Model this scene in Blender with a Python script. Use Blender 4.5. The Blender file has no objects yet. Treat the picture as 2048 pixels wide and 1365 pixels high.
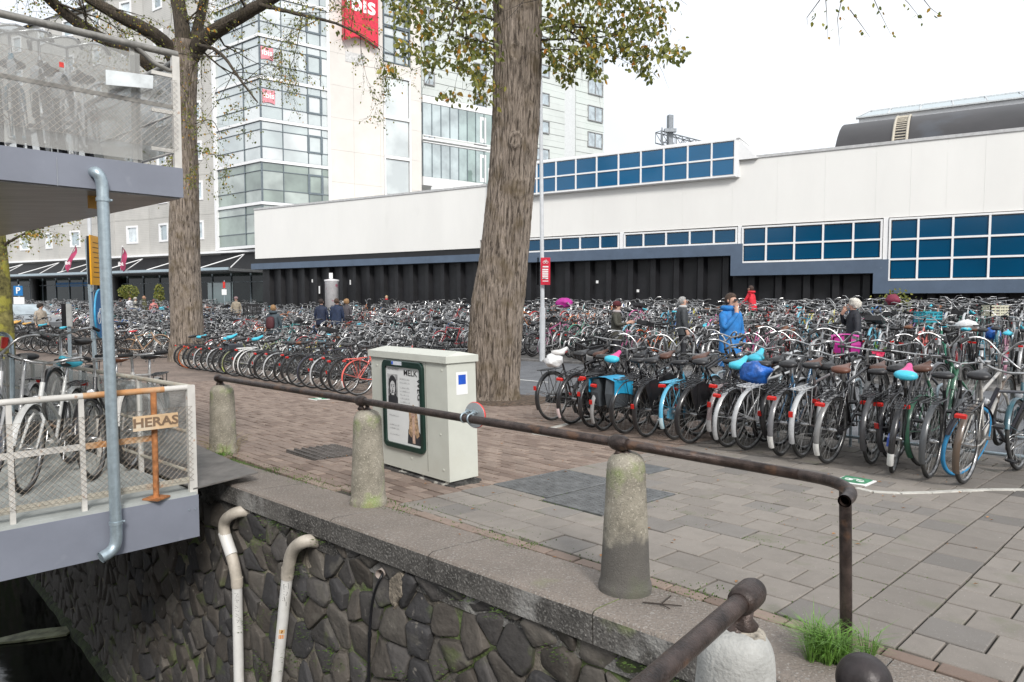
import bpy, math, random
import numpy as np
from mathutils import Vector, Matrix, noise
random.seed(7)
R = math.radians
scene = bpy.context.scene
COL = scene.collection
# ---------------------------------------------------------------- camera, sky, sun, exposure
FPX, HC = 1390.0, 1.40
PITCH = math.atan(78.5 / FPX)
cam_d = bpy.data.cameras.new('camera'); cam = bpy.data.objects.new('camera', cam_d); COL.objects.link(cam)
cam.location = (0, 0, HC); cam.rotation_euler = (math.pi/2 - PITCH, 0, 0)
cam_d.sensor_width = 36; cam_d.lens = FPX/2048*36; cam_d.clip_start = .05; cam_d.clip_end = 2000
scene.camera = cam
w = bpy.data.worlds.new('World'); scene.world = w; w.use_nodes = True
wn = w.node_tree; bg = wn.nodes['Background']
SUN_EL, SUN_AZ = 36, 163      # soft light from the right, slightly behind the camera
sky = wn.nodes.new('ShaderNodeTexSky'); sky.sky_type = 'NISHITA'; sky.sun_disc = False
sky.sun_elevation = R(SUN_EL); sky.sun_rotation = R(SUN_AZ)
cn = wn.nodes.new('ShaderNodeTexNoise'); cn.inputs['Scale'].default_value = 2.2; cn.inputs['Detail'].default_value = 5
cr = wn.nodes.new('ShaderNodeValToRGB')
cr.color_ramp.elements[0].position = .3; cr.color_ramp.elements[0].color = (7.0, 7.6, 8.4, 1)
cr.color_ramp.elements[1].position = .7; cr.color_ramp.elements[1].color = (9.9, 10.0, 10.1, 1)
mx = wn.nodes.new('ShaderNodeMix'); mx.data_type = 'RGBA'; mx.inputs[0].default_value = .93
tc = wn.nodes.new('ShaderNodeTexCoord')
wn.links.new(tc.outputs['Generated'], cn.inputs['Vector'])
wn.links.new(cn.outputs['Fac'], cr.inputs['Fac'])
wn.links.new(sky.outputs['Color'], mx.inputs[6]); wn.links.new(cr.outputs['Color'], mx.inputs[7])
wn.links.new(mx.outputs[2], bg.inputs['Color']); bg.inputs['Strength'].default_value = .10
sl = bpy.data.lights.new('sun', 'SUN'); sl.energy = 2.3; sl.angle = R(14); sl.color = (1, .965, .92)
so = bpy.data.objects.new('sun', sl); COL.objects.link(so)
so.rotation_euler = (R(90-SUN_EL), 0, R(180-SUN_AZ) )
scene.view_settings.view_transform = 'Standard'; scene.view_settings.look = 'None'
scene.view_settings.exposure = .46; scene.view_settings.gamma = 1
scene.view_settings.use_curve_mapping = False

# ---------------------------------------------------------------- places: u runs along the quay, v across it
U = np.array([math.sin(R(-44.4)), math.cos(R(-44.4))]); V = np.array([math.sin(R(45.7)), math.cos(R(45.7))])
def ray(px, py):
    a = (px-1024)/FPX; b = -(py-682.5)/FPX; c, s = math.cos(PITCH), math.sin(PITCH)
    return np.array([a, c+b*s, -s+b*c])
def uv_of(x, y): return tuple(np.linalg.solve(np.array([U, V]).T, (x, y)))
def sstep(a, b, x):
    t = min(1, max(0, (x-a)/(b-a))); return t*t*(3-2*t)
def Guv(u, v):                      # ground height: falls gently from the bridge, rises to the station
    z = -.0164*min(max(u, -6), 22) - .034*min(max(v, 0), 9)
    s = max(sstep(11.5, 23, v), .95*sstep(25, 46, u))
    return z*(1-s) + .22*s
def W(u, v, h=0): p = u*U + v*V; return (float(p[0]), float(p[1]), Guv(u, v)+h)
def XY(u, v): p = u*U + v*V; return float(p[0]), float(p[1])
def ground(px, py):                 # the ground point seen at a photo pixel
    d = ray(px, py); t = 2.0
    for i in range(4000):
        x, y = d[0]*t, d[1]*t; u, v = uv_of(x, y)
        if HC + d[2]*t <= Guv(u, v): break
        t += .02
    return (x, y, Guv(u, v), u, v)
def at(px, py, Y): d = ray(px, py); return (float(d[0]*Y/d[1]), float(Y), float(HC+d[2]*Y/d[1]))
def onplane(px, py, n, c):
    d = ray(px, py); t = c/(d[0]*n[0]+d[1]*n[1]); return (float(d[0]*t), float(d[1]*t), float(HC+d[2]*t))

# ---------------------------------------------------------------- materials
MATS = {}
def nt(name):
    m = bpy.data.materials.new(name); m.use_nodes = True; t = m.node_tree
    return m, t, t.nodes['Principled BSDF']
def N(t, k, **kw):
    n = t.nodes.new(k)
    for a, b in kw.items(): setattr(n, a, b)
    return n
def mat(name, col, rough=.6, metal=0, var=.12, scale=6, bump=0, bscale=40, col2=None, spots=None, spec=None, emit=None, coat=0, coord='Object', stretch=None):
    """paint, stone, metal: base colour with two octaves of procedural variation and relief"""
    if name in MATS: return MATS[name]
    m, t, b = nt(name); L = t.links
    tcn = N(t, 'ShaderNodeTexCoord'); vec = tcn.outputs[coord]
    if stretch:
        mp = N(t, 'ShaderNodeMapping'); mp.inputs['Scale'].default_value = stretch; L.new(vec, mp.inputs['Vector']); vec = mp.outputs[0]
    n1 = N(t, 'ShaderNodeTexNoise'); n1.inputs['Scale'].default_value = scale; n1.inputs['Detail'].default_value = 8; n1.inputs['Roughness'].default_value = .65
    L.new(vec, n1.inputs['Vector'])
    r1 = N(t, 'ShaderNodeValToRGB'); c2 = col2 or tuple(c*(1-2.2*var) for c in col)
    ca = tuple(min(1, c*(1+var)) for c in col)
    e = r1.color_ramp.elements; e[0].position = .33; e[0].color = (*c2, 1); e[1].position = .66; e[1].color = (*ca, 1)
    L.new(n1.outputs['Fac'], r1.inputs['Fac']); out = r1.outputs['Color']
    for (sc, th, c3, amt) in (spots or []):
        n2 = N(t, 'ShaderNodeTexNoise'); n2.inputs['Scale'].default_value = sc; n2.inputs['Detail'].default_value = 6; L.new(vec, n2.inputs['Vector'])
        r2 = N(t, 'ShaderNodeValToRGB'); r2.color_ramp.elements[0].position = th; r2.color_ramp.elements[1].position = th+.09
        r2.color_ramp.elements[1].color = (amt, amt, amt, 1); L.new(n2.outputs['Fac'], r2.inputs['Fac'])
        mm = N(t, 'ShaderNodeMix', data_type='RGBA'); L.new(r2.outputs['Color'], mm.inputs[0]); L.new(out, mm.inputs[6]); mm.inputs[7].default_value = (*c3, 1); out = mm.outputs[2]
    L.new(out, b.inputs['Base Color']); b.inputs['Roughness'].default_value = rough; b.inputs['Metallic'].default_value = metal
    if spec is not None: b.inputs['Specular IOR Level'].default_value = spec
    if coat: b.inputs['Coat Weight'].default_value = coat
    if bump:
        n3 = N(t, 'ShaderNodeTexNoise'); n3.inputs['Scale'].default_value = bscale; n3.inputs['Detail'].default_value = 6; L.new(vec, n3.inputs['Vector'])
        bp = N(t, 'ShaderNodeBump'); bp.inputs['Strength'].default_value = min(1, bump); bp.inputs['Distance'].default_value = .02
        L.new(n3.outputs['Fac'], bp.inputs['Height']); L.new(bp.outputs[0], b.inputs['Normal'])
    if emit: b.inputs['Emission Color'].default_value = (*emit[0], 1); b.inputs['Emission Strength'].default_value = emit[1]
    MATS[name] = m; return m
def objcol(name, rough=.4, metal=0, coat=0, dirt=.35, dcol=(.09, .07, .055), var=.25, vs=9, spots=None, bump=0, bscale=60):
    """colour comes from the object's own colour, so copies can differ"""
    m, t, b = nt(name); L = t.links
    oi = N(t, 'ShaderNodeObjectInfo'); tcn = N(t, 'ShaderNodeTexCoord')
    ad = N(t, 'ShaderNodeVectorMath', operation='ADD'); L.new(tcn.outputs['Object'], ad.inputs[0])
    ml = N(t, 'ShaderNodeMath', operation='MULTIPLY'); ml.inputs[1].default_value = 37; L.new(oi.outputs['Random'], ml.inputs[0]); L.new(ml.outputs[0], ad.inputs[1])
    n1 = N(t, 'ShaderNodeTexNoise'); n1.inputs['Scale'].default_value = vs; n1.inputs['Detail'].default_value = 8; n1.inputs['Roughness'].default_value = .7; L.new(ad.outputs[0], n1.inputs['Vector'])
    r = N(t, 'ShaderNodeMapRange'); r.inputs[1].default_value = .45; r.inputs[2].default_value = .75; r.inputs[4].default_value = dirt; L.new(n1.outputs['Fac'], r.inputs[0])
    mm = N(t, 'ShaderNodeMix', data_type='RGBA'); L.new(r.outputs[0], mm.inputs[0]); L.new(oi.outputs['Color'], mm.inputs[6]); mm.inputs[7].default_value = (*dcol, 1)
    out = mm.outputs[2]
    for (sc, th, c3, amt) in (spots or []):
        n2 = N(t, 'ShaderNodeTexNoise'); n2.inputs['Scale'].default_value = sc; n2.inputs['Detail'].default_value = 6; L.new(ad.outputs[0], n2.inputs['Vector'])
        r2 = N(t, 'ShaderNodeMapRange'); r2.inputs[1].default_value = th; r2.inputs[2].default_value = th+.06; r2.inputs[4].default_value = amt; L.new(n2.outputs['Fac'], r2.inputs[0])
        m3 = N(t, 'ShaderNodeMix', data_type='RGBA'); L.new(r2.outputs[0], m3.inputs[0]); L.new(out, m3.inputs[6]); m3.inputs[7].default_value = (*c3, 1); out = m3.outputs[2]
    L.new(out, b.inputs['Base Color']); b.inputs['Roughness'].default_value = rough; b.inputs['Metallic'].default_value = metal
    if coat: b.inputs['Coat Weight'].default_value = coat
    if bump:
        n3 = N(t, 'ShaderNodeTexNoise'); n3.inputs['Scale'].default_value = bscale; n3.inputs['Detail'].default_value = 7; L.new(ad.outputs[0], n3.inputs['Vector'])
        bp = N(t, 'ShaderNodeBump'); bp.inputs['Strength'].default_value = bump; bp.inputs['Distance'].default_value = .01; L.new(n3.outputs['Fac'], bp.inputs['Height']); L.new(bp.outputs[0], b.inputs['Normal'])
    MATS[name] = m; return m
def glassy(name, col, refl=.35, rough=.05, var=.15, sc=.5, transp=0):
    """window glass seen by day: a tinted body under a mirror-like surface"""
    m, t, b = nt(name); L = t.links
    tcn = N(t, 'ShaderNodeTexCoord'); n1 = N(t, 'ShaderNodeTexNoise'); n1.inputs['Scale'].default_value = sc; n1.inputs['Detail'].default_value = 3; L.new(tcn.outputs['Object'], n1.inputs['Vector'])
    r1 = N(t, 'ShaderNodeValToRGB'); e = r1.color_ramp.elements; e[0].position = .35; e[1].position = .65
    e[0].color = (*[c*(1-var) for c in col], 1); e[1].color = (*[c*(1+var) for c in col], 1); L.new(n1.outputs['Fac'], r1.inputs['Fac'])
    L.new(r1.outputs['Color'], b.inputs['Base Color']); b.inputs['Roughness'].default_value = .5; b.inputs['Specular IOR Level'].default_value = 0
    g = N(t, 'ShaderNodeBsdfGlossy'); g.inputs['Roughness'].default_value = rough; g.inputs['Color'].default_value = (.92, .95, .97, 1)
    bp = N(t, 'ShaderNodeBump'); bp.inputs['Strength'].default_value = .08; bp.inputs['Distance'].default_value = .05; L.new(n1.outputs['Fac'], bp.inputs['Height']); L.new(bp.outputs[0], g.inputs['Normal'])
    ge = N(t, 'ShaderNodeNewGeometry'); dp_ = N(t, 'ShaderNodeVectorMath', operation='DOT_PRODUCT'); L.new(ge.outputs['Normal'], dp_.inputs[0]); L.new(ge.outputs['Incoming'], dp_.inputs[1])
    ab = N(t, 'ShaderNodeMath', operation='ABSOLUTE'); L.new(dp_.outputs['Value'], ab.inputs[0]); iv = N(t, 'ShaderNodeMath', operation='SUBTRACT'); iv.inputs[0].default_value = 1; L.new(ab.outputs[0], iv.inputs[1])
    pw = N(t, 'ShaderNodeMath', operation='POWER'); pw.inputs[1].default_value = 5; L.new(iv.outputs[0], pw.inputs[0])
    mr = N(t, 'ShaderNodeMapRange'); mr.inputs[3].default_value = refl; mr.inputs[4].default_value = 1; L.new(pw.outputs[0], mr.inputs[0])
    ms = N(t, 'ShaderNodeMixShader'); L.new(mr.outputs[0], ms.inputs[0]); body = b.outputs[0]
    if transp:
        tr = N(t, 'ShaderNodeBsdfTransparent'); tr.inputs['Color'].default_value = (.93, .95, .95, 1); m2 = N(t, 'ShaderNodeMixShader'); m2.inputs[0].default_value = transp; L.new(body, m2.inputs[1]); L.new(tr.outputs[0], m2.inputs[2]); body = m2.outputs[0]
    L.new(body, ms.inputs[1]); L.new(g.outputs[0], ms.inputs[2])
    L.new(ms.outputs[0], t.nodes['Material Output'].inputs[0]); MATS[name] = m; return m

def barkmat(name, light, mid, dark, sc=20):
    m, t, b = nt(name); L = t.links; tcn = N(t, 'ShaderNodeTexCoord'); mp = N(t, 'ShaderNodeMapping'); mp.inputs['Scale'].default_value = (1, 1, .09); L.new(tcn.outputs['Object'], mp.inputs[0])
    n0 = N(t, 'ShaderNodeTexNoise'); n0.inputs['Scale'].default_value = 3; n0.inputs['Detail'].default_value = 4; L.new(tcn.outputs['Object'], n0.inputs['Vector'])
    n1 = N(t, 'ShaderNodeTexNoise'); n1.inputs['Scale'].default_value = sc; n1.inputs['Detail'].default_value = 9; n1.inputs['Roughness'].default_value = .72; n1.inputs['Distortion'].default_value = .8; L.new(mp.outputs[0], n1.inputs['Vector'])
    r = N(t, 'ShaderNodeValToRGB'); e = r.color_ramp.elements; e[0].position = .41; e[0].color = (*dark, 1); e[1].position = .62; e[1].color = (*light, 1); k = e.new(.49); k.color = (*mid, 1); L.new(n1.outputs['Fac'], r.inputs['Fac'])
    r2 = N(t, 'ShaderNodeMapRange'); r2.inputs[1].default_value = .5; r2.inputs[2].default_value = .68; r2.inputs[4].default_value = .6; L.new(n0.outputs['Fac'], r2.inputs[0])
    mm = N(t, 'ShaderNodeMix', data_type='RGBA'); L.new(r2.outputs[0], mm.inputs[0]); L.new(r.outputs[0], mm.inputs[6]); mm.inputs[7].default_value = (dark[0]*2.2, dark[1]*2.1, dark[2]*1.4, 1)
    L.new(mm.outputs[2], b.inputs['Base Color']); b.inputs['Roughness'].default_value = .95
    bp = N(t, 'ShaderNodeBump'); bp.inputs['Strength'].default_value = 1; bp.inputs['Distance'].default_value = .05; L.new(n1.outputs['Fac'], bp.inputs['Height']); L.new(bp.outputs[0], b.inputs['Normal']); MATS[name] = m; return m
# ---------------------------------------------------------------- mesh builder
class MB:
    def __init__(s): s.v = []; s.f = []; s.m = []; s.sm = []
    def add(s, vs, fs, m=0, smooth=False):
        o = len(s.v); s.v.extend([tuple(map(float, p)) for p in vs])
        for f in fs: s.f.append(tuple(i+o for i in f)); s.m.append(m); s.sm.append(smooth)
        return s
    def box(s, c, d, ax=None, ay=None, m=0, rz=0, bev=0):
        """c centre, d full sizes; ax, ay optional horizontal axes"""
        if ax is None: ax = (math.cos(rz), math.sin(rz), 0); ay = (-math.sin(rz), math.cos(rz), 0)
        ax = np.array((*ax, 0)[:3], float); ay = np.array((*ay, 0)[:3], float); az = np.array((0, 0, 1.)); c = np.array(c, float)
        P = lambda x, y, z: c + ax*x + ay*y + az*z
        x, y, z = d[0]/2, d[1]/2, d[2]/2
        if not bev:
            vs = [P(i*x, j*y, k*z) for k in (-1, 1) for j in (-1, 1) for i in (-1, 1)]
            fs = [(0, 2, 3, 1), (4, 5, 7, 6), (0, 1, 5, 4), (2, 6, 7, 3), (0, 4, 6, 2), (1, 3, 7, 5)]
        else:   # top edges chamfered
            b = bev
            vs = [P(i*x, j*y, -z) for j in (-1, 1) for i in (-1, 1)] + [P(i*x, j*y, z-b) for j in (-1, 1) for i in (-1, 1)] + [P(i*(x-b), j*(y-b), z) for j in (-1, 1) for i in (-1, 1)]
            fs = [(0, 2, 3, 1), (8, 9, 11, 10)]
            for a0 in (0, 4):
                fs += [(a0, a0+1, a0+5, a0+4), (a0+1, a0+3, a0+7, a0+5), (a0+3, a0+2, a0+6, a0+7), (a0+2, a0, a0+4, a0+6)]
        if np.cross(ax, ay)[2] < 0: fs = [f[::-1] for f in fs]
        return s.add(vs, fs, m)
    def tube(s, pts, r, n=8, m=0, cap=True, smooth=True, closed=False, flat=1.0):
        pts = [np.array(p, float) for p in pts]; k = len(pts)
        rr = r if hasattr(r, '__len__') else [r]*k
        vs = []; prev = None
        for i, p in enumerate(pts):
            if closed: tg = pts[(i+1) % k]-pts[i-1]
            else: tg = pts[min(i+1, k-1)]-pts[max(i-1, 0)]
            tg = tg/(np.linalg.norm(tg)+1e-9)
            if prev is None:
                a = np.array((0, 0, 1.)) if abs(tg[2]) < .9 else np.array((1., 0, 0)); a = a - tg*(a@tg)
            else: a = prev - tg*(prev@tg)
            a = a/(np.linalg.norm(a)+1e-9); prev = a; b = np.cross(tg, a)
            for j in range(n):
                q = 2*math.pi*j/n; vs.append(p + (a*math.cos(q) + b*math.sin(q)*flat)*rr[i])
        fs = []
        for i in range(k if closed else k-1):
            i2 = (i+1) % k
            for j in range(n): fs.append((i*n+j, i*n+(j+1) % n, i2*n+(j+1) % n, i2*n+j))
        s.add(vs, fs, m, smooth)
        if cap and not closed and n > 2: s.add(vs[:n], [tuple(range(n))[::-1]], m); s.add(vs[-n:], [tuple(range(n))], m)
        return s
    def lathe(s, c, prof, n=20, m=0, smooth=True, cap=True):
        vs = [(c[0]+r*math.cos(2*math.pi*j/n), c[1]+r*math.sin(2*math.pi*j/n), c[2]+z) for r, z in prof for j in range(n)]
        fs = [(i*n+j, i*n+(j+1) % n, (i+1)*n+(j+1) % n, (i+1)*n+j) for i in range(len(prof)-1) for j in range(n)]
        if cap: fs.append(tuple(range(n))[::-1]); fs.append(tuple((len(prof)-1)*n+j for j in range(n)))
        return s.add(vs, fs, m, smooth)
    def ring(s, c, R_, r, axis='y', n=32, k=6, m=0, a0=0, a1=360, flat=1.0):
        full = abs(a1-a0) >= 360; pts = []
        cnt = n if full else max(3, int(n*abs(a1-a0)/360))+1
        for i in range(cnt):
            a = R(a0 + (a1-a0)*i/(cnt if full else cnt-1))
            if axis == 'y': pts.append((c[0]+R_*math.cos(a), c[1], c[2]+R_*math.sin(a)))
            elif axis == 'z': pts.append((c[0]+R_*math.cos(a), c[1]+R_*math.sin(a), c[2]))
            else: pts.append((c[0], c[1]+R_*math.cos(a), c[2]+R_*math.sin(a)))
        return s.tube(pts, r, k, m, closed=full, flat=flat)
    def prism(s, poly, p0, ax, ay, thick, m=0, bev=0):
        """polygon (x,y) in the plane p0+x*ax+y*ay, extruded along its normal by thick (towards the front)"""
        ax = np.array(ax, float); ay = np.array(ay, float); nn = np.cross(ax, ay); nn = nn/np.linalg.norm(nn); p0 = np.array(p0, float)
        k = len(poly); cx = sum(p[0] for p in poly)/k; cy = sum(p[1] for p in poly)/k
        A = [p0+ax*x+ay*y for x, y in poly]; B = [a+nn*(thick-bev) for a in A]; vs = A+B; fs = [tuple(range(k))[::-1]]
        fs += [(i, (i+1) % k, k+(i+1) % k, k+i) for i in range(k)]
        if bev:
            q = [p0+ax*(x+(cx-x)*min(.5, bev/ (math.hypot(cx-x, cy-y)+1e-6)))+ay*(y+(cy-y)*min(.5, bev/(math.hypot(cx-x, cy-y)+1e-6)))+nn*thick for x, y in poly]
            vs += q; fs += [(k+i, k+(i+1) % k, 2*k+(i+1) % k, 2*k+i) for i in range(k)]; fs.append(tuple(range(2*k, 3*k)))
        else: fs.append(tuple(range(k, 2*k)))
        return s.add(vs, fs, m)
    def mesh(s, name, mats, origin=(0, 0, 0)):
        me = bpy.data.meshes.new(name)
        va = np.array(s.v, float).reshape(-1, 3) - np.array(origin)
        me.from_pydata(va.tolist(), [], s.f)
        if not isinstance(mats, (list, tuple)): mats = [mats]
        for x in mats: me.materials.append(x)
        me.polygons.foreach_set('material_index', s.m); me.polygons.foreach_set('use_smooth', s.sm)
        me.update(); return me
    def build(s, name, mats, parent=None, label=None, cat=None, group=None, kind=None, loc=None, color=None):
        org = parent.location[:] if parent is not None and parent.parent is None else ((loc or (0, 0, 0)) if parent is None else parent['org'])
        if parent is not None and parent.parent is not None: org = tuple(parent['org'])
        me = s.mesh(name, mats, org); o = bpy.data.objects.new(name, me); COL.objects.link(o)
        if parent is not None: o.parent = parent
        else: o.location = org
        o['org'] = list(org)
        if color: o.color = (*color, 1)
        tag(o, label, cat, group, kind); return o
def tag(o, label=None, cat=None, group=None, kind=None):
    if label: o['label'] = label
    if cat: o['category'] = cat
    if group: o['group'] = group
    if kind: o['kind'] = kind
    return o
def thing(name, label, cat, loc=(0, 0, 0), group=None, kind=None):
    o = bpy.data.objects.new(name, None); COL.objects.link(o); o.location = loc; o.empty_display_size = .2
    o['org'] = list(loc); return tag(o, label, cat, group, kind)
def obj(name, me, parent=None, color=None, loc=None):
    o = bpy.data.objects.new(name, me); COL.objects.link(o)
    if parent is not None: o.parent = parent
    if color: o.color = (*color, 1)
    if loc: o.location = loc
    return o
def text_mesh(body, size, m, ext=.001, bold=0, align='CENTER'):
    c = bpy.data.curves.new('lettering', 'FONT'); c.body = body; c.size = size; c.extrude = ext; c.offset = bold
    c.align_x = align; c.align_y = 'CENTER'; c.resolution_u = 3
    o = bpy.data.objects.new('tmp', c); COL.objects.link(o)
    dg = bpy.context.evaluated_depsgraph_get(); me = bpy.data.meshes.new_from_object(o.evaluated_get(dg))
    bpy.data.objects.remove(o); me.materials.clear(); me.materials.append(m); me.name = 'lettering'; return me
def put_text(body, size, m, p, ax, ay, parent, name='lettering', bold=0, ext=.001, sx=1):
    """flat print standing on a surface: p centre, ax reading direction, ay up"""
    me = text_mesh(body, size, m, ext, bold); ax = Vector(ax).normalized(); ay = Vector(ay).normalized(); az = ax.cross(ay)
    M = Matrix((ax*sx, ay, az)).transposed().to_4x4(); M.translation = Vector(p); me.transform(M)
    org = parent.location if parent.parent is None else Vector(parent['org'])
    me.transform(Matrix.Translation(-Vector(org)))
    o = obj(name, me, parent); o['org'] = list(org); return o
def vnoise(x, y, z): return noise.noise((x, y, z))
Z3 = (0, 0, 1)
def h3(a): return (float(a[0]), float(a[1]), 0.0)
# ================================================================= materials used in many places
m_asphalt = mat('asphalt', (.15, .155, .165), .9, var=.12, scale=3, bump=.5, bscale=220, spots=[(60, .62, (.3, .29, .28), .5)])
m_sand = mat('joint_sand', (.06, .052, .04), .95, var=.3, scale=9, spots=[(2.2, .47, (.075, .12, .022), .8)])
m_slab = objcol('slab_concrete', .85, 0, dirt=.4, dcol=(.13, .115, .1), vs=7, spots=[(90, .66, (.42, .4, .37), .7), (2.5, .62, (.13, .14, .08), .35)], bump=.35, bscale=150)
m_brick = objcol('brick_clay', .85, 0, dirt=.45, dcol=(.12, .085, .065), vs=14, bump=.3, bscale=120)
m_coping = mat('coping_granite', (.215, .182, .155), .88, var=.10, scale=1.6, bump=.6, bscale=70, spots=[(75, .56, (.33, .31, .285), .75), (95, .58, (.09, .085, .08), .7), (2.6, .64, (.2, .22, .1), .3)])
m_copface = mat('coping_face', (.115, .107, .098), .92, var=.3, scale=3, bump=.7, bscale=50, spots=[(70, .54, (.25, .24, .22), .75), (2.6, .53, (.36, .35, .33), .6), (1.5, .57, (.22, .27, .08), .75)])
m_stone = objcol('basalt_stone', .8, 0, dirt=.45, dcol=(.04, .036, .032), vs=9, spots=[(4, .60, (.13, .12, .10), .5), (16, .66, (.24, .22, .19), .6), (3, .62, (.09, .12, .03), .5)], bump=1, bscale=26)
m_mortar = mat('wall_mortar', (.20, .175, .14), .95, var=.35, scale=5, bump=1, bscale=30, spots=[(2.4, .47, (.085, .13, .03), .85)])
m_moss = mat('moss_green', (.09, .16, .025), .95, var=.4, scale=30, bump=.6, bscale=200)
m_grass = mat('grass_blade', (.13, .27, .04), .6, var=.35, scale=20)
m_iron = mat('rusty_iron', (.062, .044, .038), .38, metal=.35, var=.35, scale=14, bump=.25, bscale=150, spots=[(9, .58, (.17, .09, .05), .55), (160, .68, (.35, .2, .13), .4)])
m_bollard = mat('mossy_granite', (.29, .265, .215), .92, var=.25, scale=7, bump=.45, bscale=150, col2=(.17, .155, .12),
    spots=[(3.6, .54, (.2, .27, .07), .7), (80, .57, (.5, .46, .38), .65), (95, .6, (.07, .06, .05), .6), (2.6, .64, (.35, .2, .14), .5)])
def stained(name, base, z0):
    m = base.copy(); m.name = name; t = m.node_tree; L = t.links; b = t.nodes['Principled BSDF']; src = b.inputs['Base Color'].links[0].from_socket
    tcn = N(t, 'ShaderNodeTexCoord'); sx = N(t, 'ShaderNodeSeparateXYZ'); L.new(tcn.outputs['Object'], sx.inputs[0]); nz = N(t, 'ShaderNodeTexNoise'); nz.inputs['Scale'].default_value = 7; nz.inputs['Detail'].default_value = 6; L.new(tcn.outputs['Object'], nz.inputs['Vector'])
    ml = N(t, 'ShaderNodeMath', operation='MULTIPLY_ADD'); ml.inputs[1].default_value = .35; L.new(nz.outputs['Fac'], ml.inputs[0]); L.new(sx.outputs['Z'], ml.inputs[2])
    mr = N(t, 'ShaderNodeMapRange'); mr.inputs[1].default_value = z0+.15; mr.inputs[2].default_value = z0+.22; mr.inputs[3].default_value = .85; mr.inputs[4].default_value = 0; L.new(ml.outputs[0], mr.inputs[0])
    mm = N(t, 'ShaderNodeMix', data_type='RGBA'); L.new(mr.outputs[0], mm.inputs[0]); L.new(src, mm.inputs[6]); mm.inputs[7].default_value = (.085, .08, .075, 1); L.new(mm.outputs[2], b.inputs['Base Color']); return m
m_bollard3 = stained('mossy_granite_stained', m_bollard, .30)
m_bollard2 = mat('pale_granite', (.40, .40, .38), .85, var=.15, scale=6, bump=.4, bscale=90, spots=[(150, .62, (.3, .3, .28), .5), (9, .68, (.25, .12, .06), .8)])
m_galv = mat('galvanised_steel', (.42, .5, .54), .38, metal=.6, var=.1, scale=22, col2=(.34, .41, .45))
m_deck = mat('deck_grey_paint', (.21, .225, .27), .45, var=.05, scale=2, spots=[(5, .64, (.3, .32, .36), .3)])
m_under = mat('deck_soffit', (.22, .21, .2), .3, var=.2, scale=2, stretch=(1, 5, 1))
m_decktop = mat('deck_floor', (.42, .44, .42), .7, var=.12, scale=3, spots=[(3, .62, (.4, .28, .16), .35)])
m_rail = mat('worn_cream_rail', (.5, .47, .39), .5, var=.12, scale=4, spots=[(1.7, .52, (.48, .22, .08), .8), (25, .62, (.4, .16, .05), .8)])
m_rail2 = mat('rusted_cream_rail', (.5, .42, .30), .6, var=.1, scale=5, col2=(.50, .23, .08), spots=[(6, .5, (.50, .23, .08), .8), (25, .62, (.35, .14, .05), .8)])
m_railw = mat('worn_white_rail', (.6, .58, .54), .5, var=.1, scale=5, spots=[(20, .64, (.35, .17, .08), .7)])
m_rust = mat('orange_rust', (.42, .17, .06), .8, var=.3, scale=12, bump=.3, bscale=80)
m_wire = mat('mesh_wire', (.21, .17, .13), .5, metal=.4, var=.3, scale=20)
m_pvc = mat('white_pvc_pipe', (.72, .71, .68), .4, var=.08, scale=3, spots=[(3, .6, (.4, .38, .33), .5), (20, .68, (.3, .27, .22), .4)])
m_pvcb = mat('beige_pvc_pipe', (.5, .45, .38), .5, var=.12, scale=9)
m_black = mat('black_paint', (.012, .012, .014), .4, var=.2, scale=9)
m_white = mat('white_paint', (.8, .8, .79), .5, var=.03, scale=4)
m_print = mat('black_print', (.02, .02, .022), .6, var=0)
m_bark = barkmat('elm_bark', (.36, .30, .25), (.235, .193, .155), (.055, .042, .032), 26)
m_bark2 = barkmat('dark_bark', (.105, .082, .06), (.066, .052, .037), (.022, .018, .012), 24)
m_barky = mat('yellow_lichen_bark', (.20, .18, .06), .95, var=.4, scale=4, bump=1, bscale=40, spots=[(3, .5, (.32, .30, .05), .8)])
m_twig = mat('twig_bark', (.045, .035, .028), .9, var=.2)
def leafmat(name, col, t2):
    m, t, b = nt(name); L = t.links
    g = N(t, 'ShaderNodeNewGeometry'); r1 = N(t, 'ShaderNodeValToRGB'); L.new(g.outputs['Random Per Island'], r1.inputs['Fac'])
    e = r1.color_ramp.elements; e[0].position = 0; e[0].color = (*[c*.55 for c in col], 1); e[1].position = 1; e[1].color = (*t2, 1)
    k = r1.color_ramp.elements.new(.55); k.color = (*col, 1)
    L.new(r1.outputs[0], b.inputs['Base Color']); b.inputs['Roughness'].default_value = .5
    tr = N(t, 'ShaderNodeBsdfTranslucent'); L.new(r1.outputs[0], tr.inputs['Color']); ms = N(t, 'ShaderNodeMixShader'); ms.inputs[0].default_value = .35
    L.new(b.outputs[0], ms.inputs[1]); L.new(tr.outputs[0], ms.inputs[2]); L.new(ms.outputs[0], t.nodes['Material Output'].inputs[0]); return m
m_leaf = leafmat('green_leaf', (.17, .20, .045), (.36, .34, .07)); m_leafy = leafmat('yellow_leaf', (.55, .33, .04), (.6, .22, .03))
m_water = mat('canal_water', (.006, .008, .006), .08, var=.3, scale=2, bump=.15, bscale=3)

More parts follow.
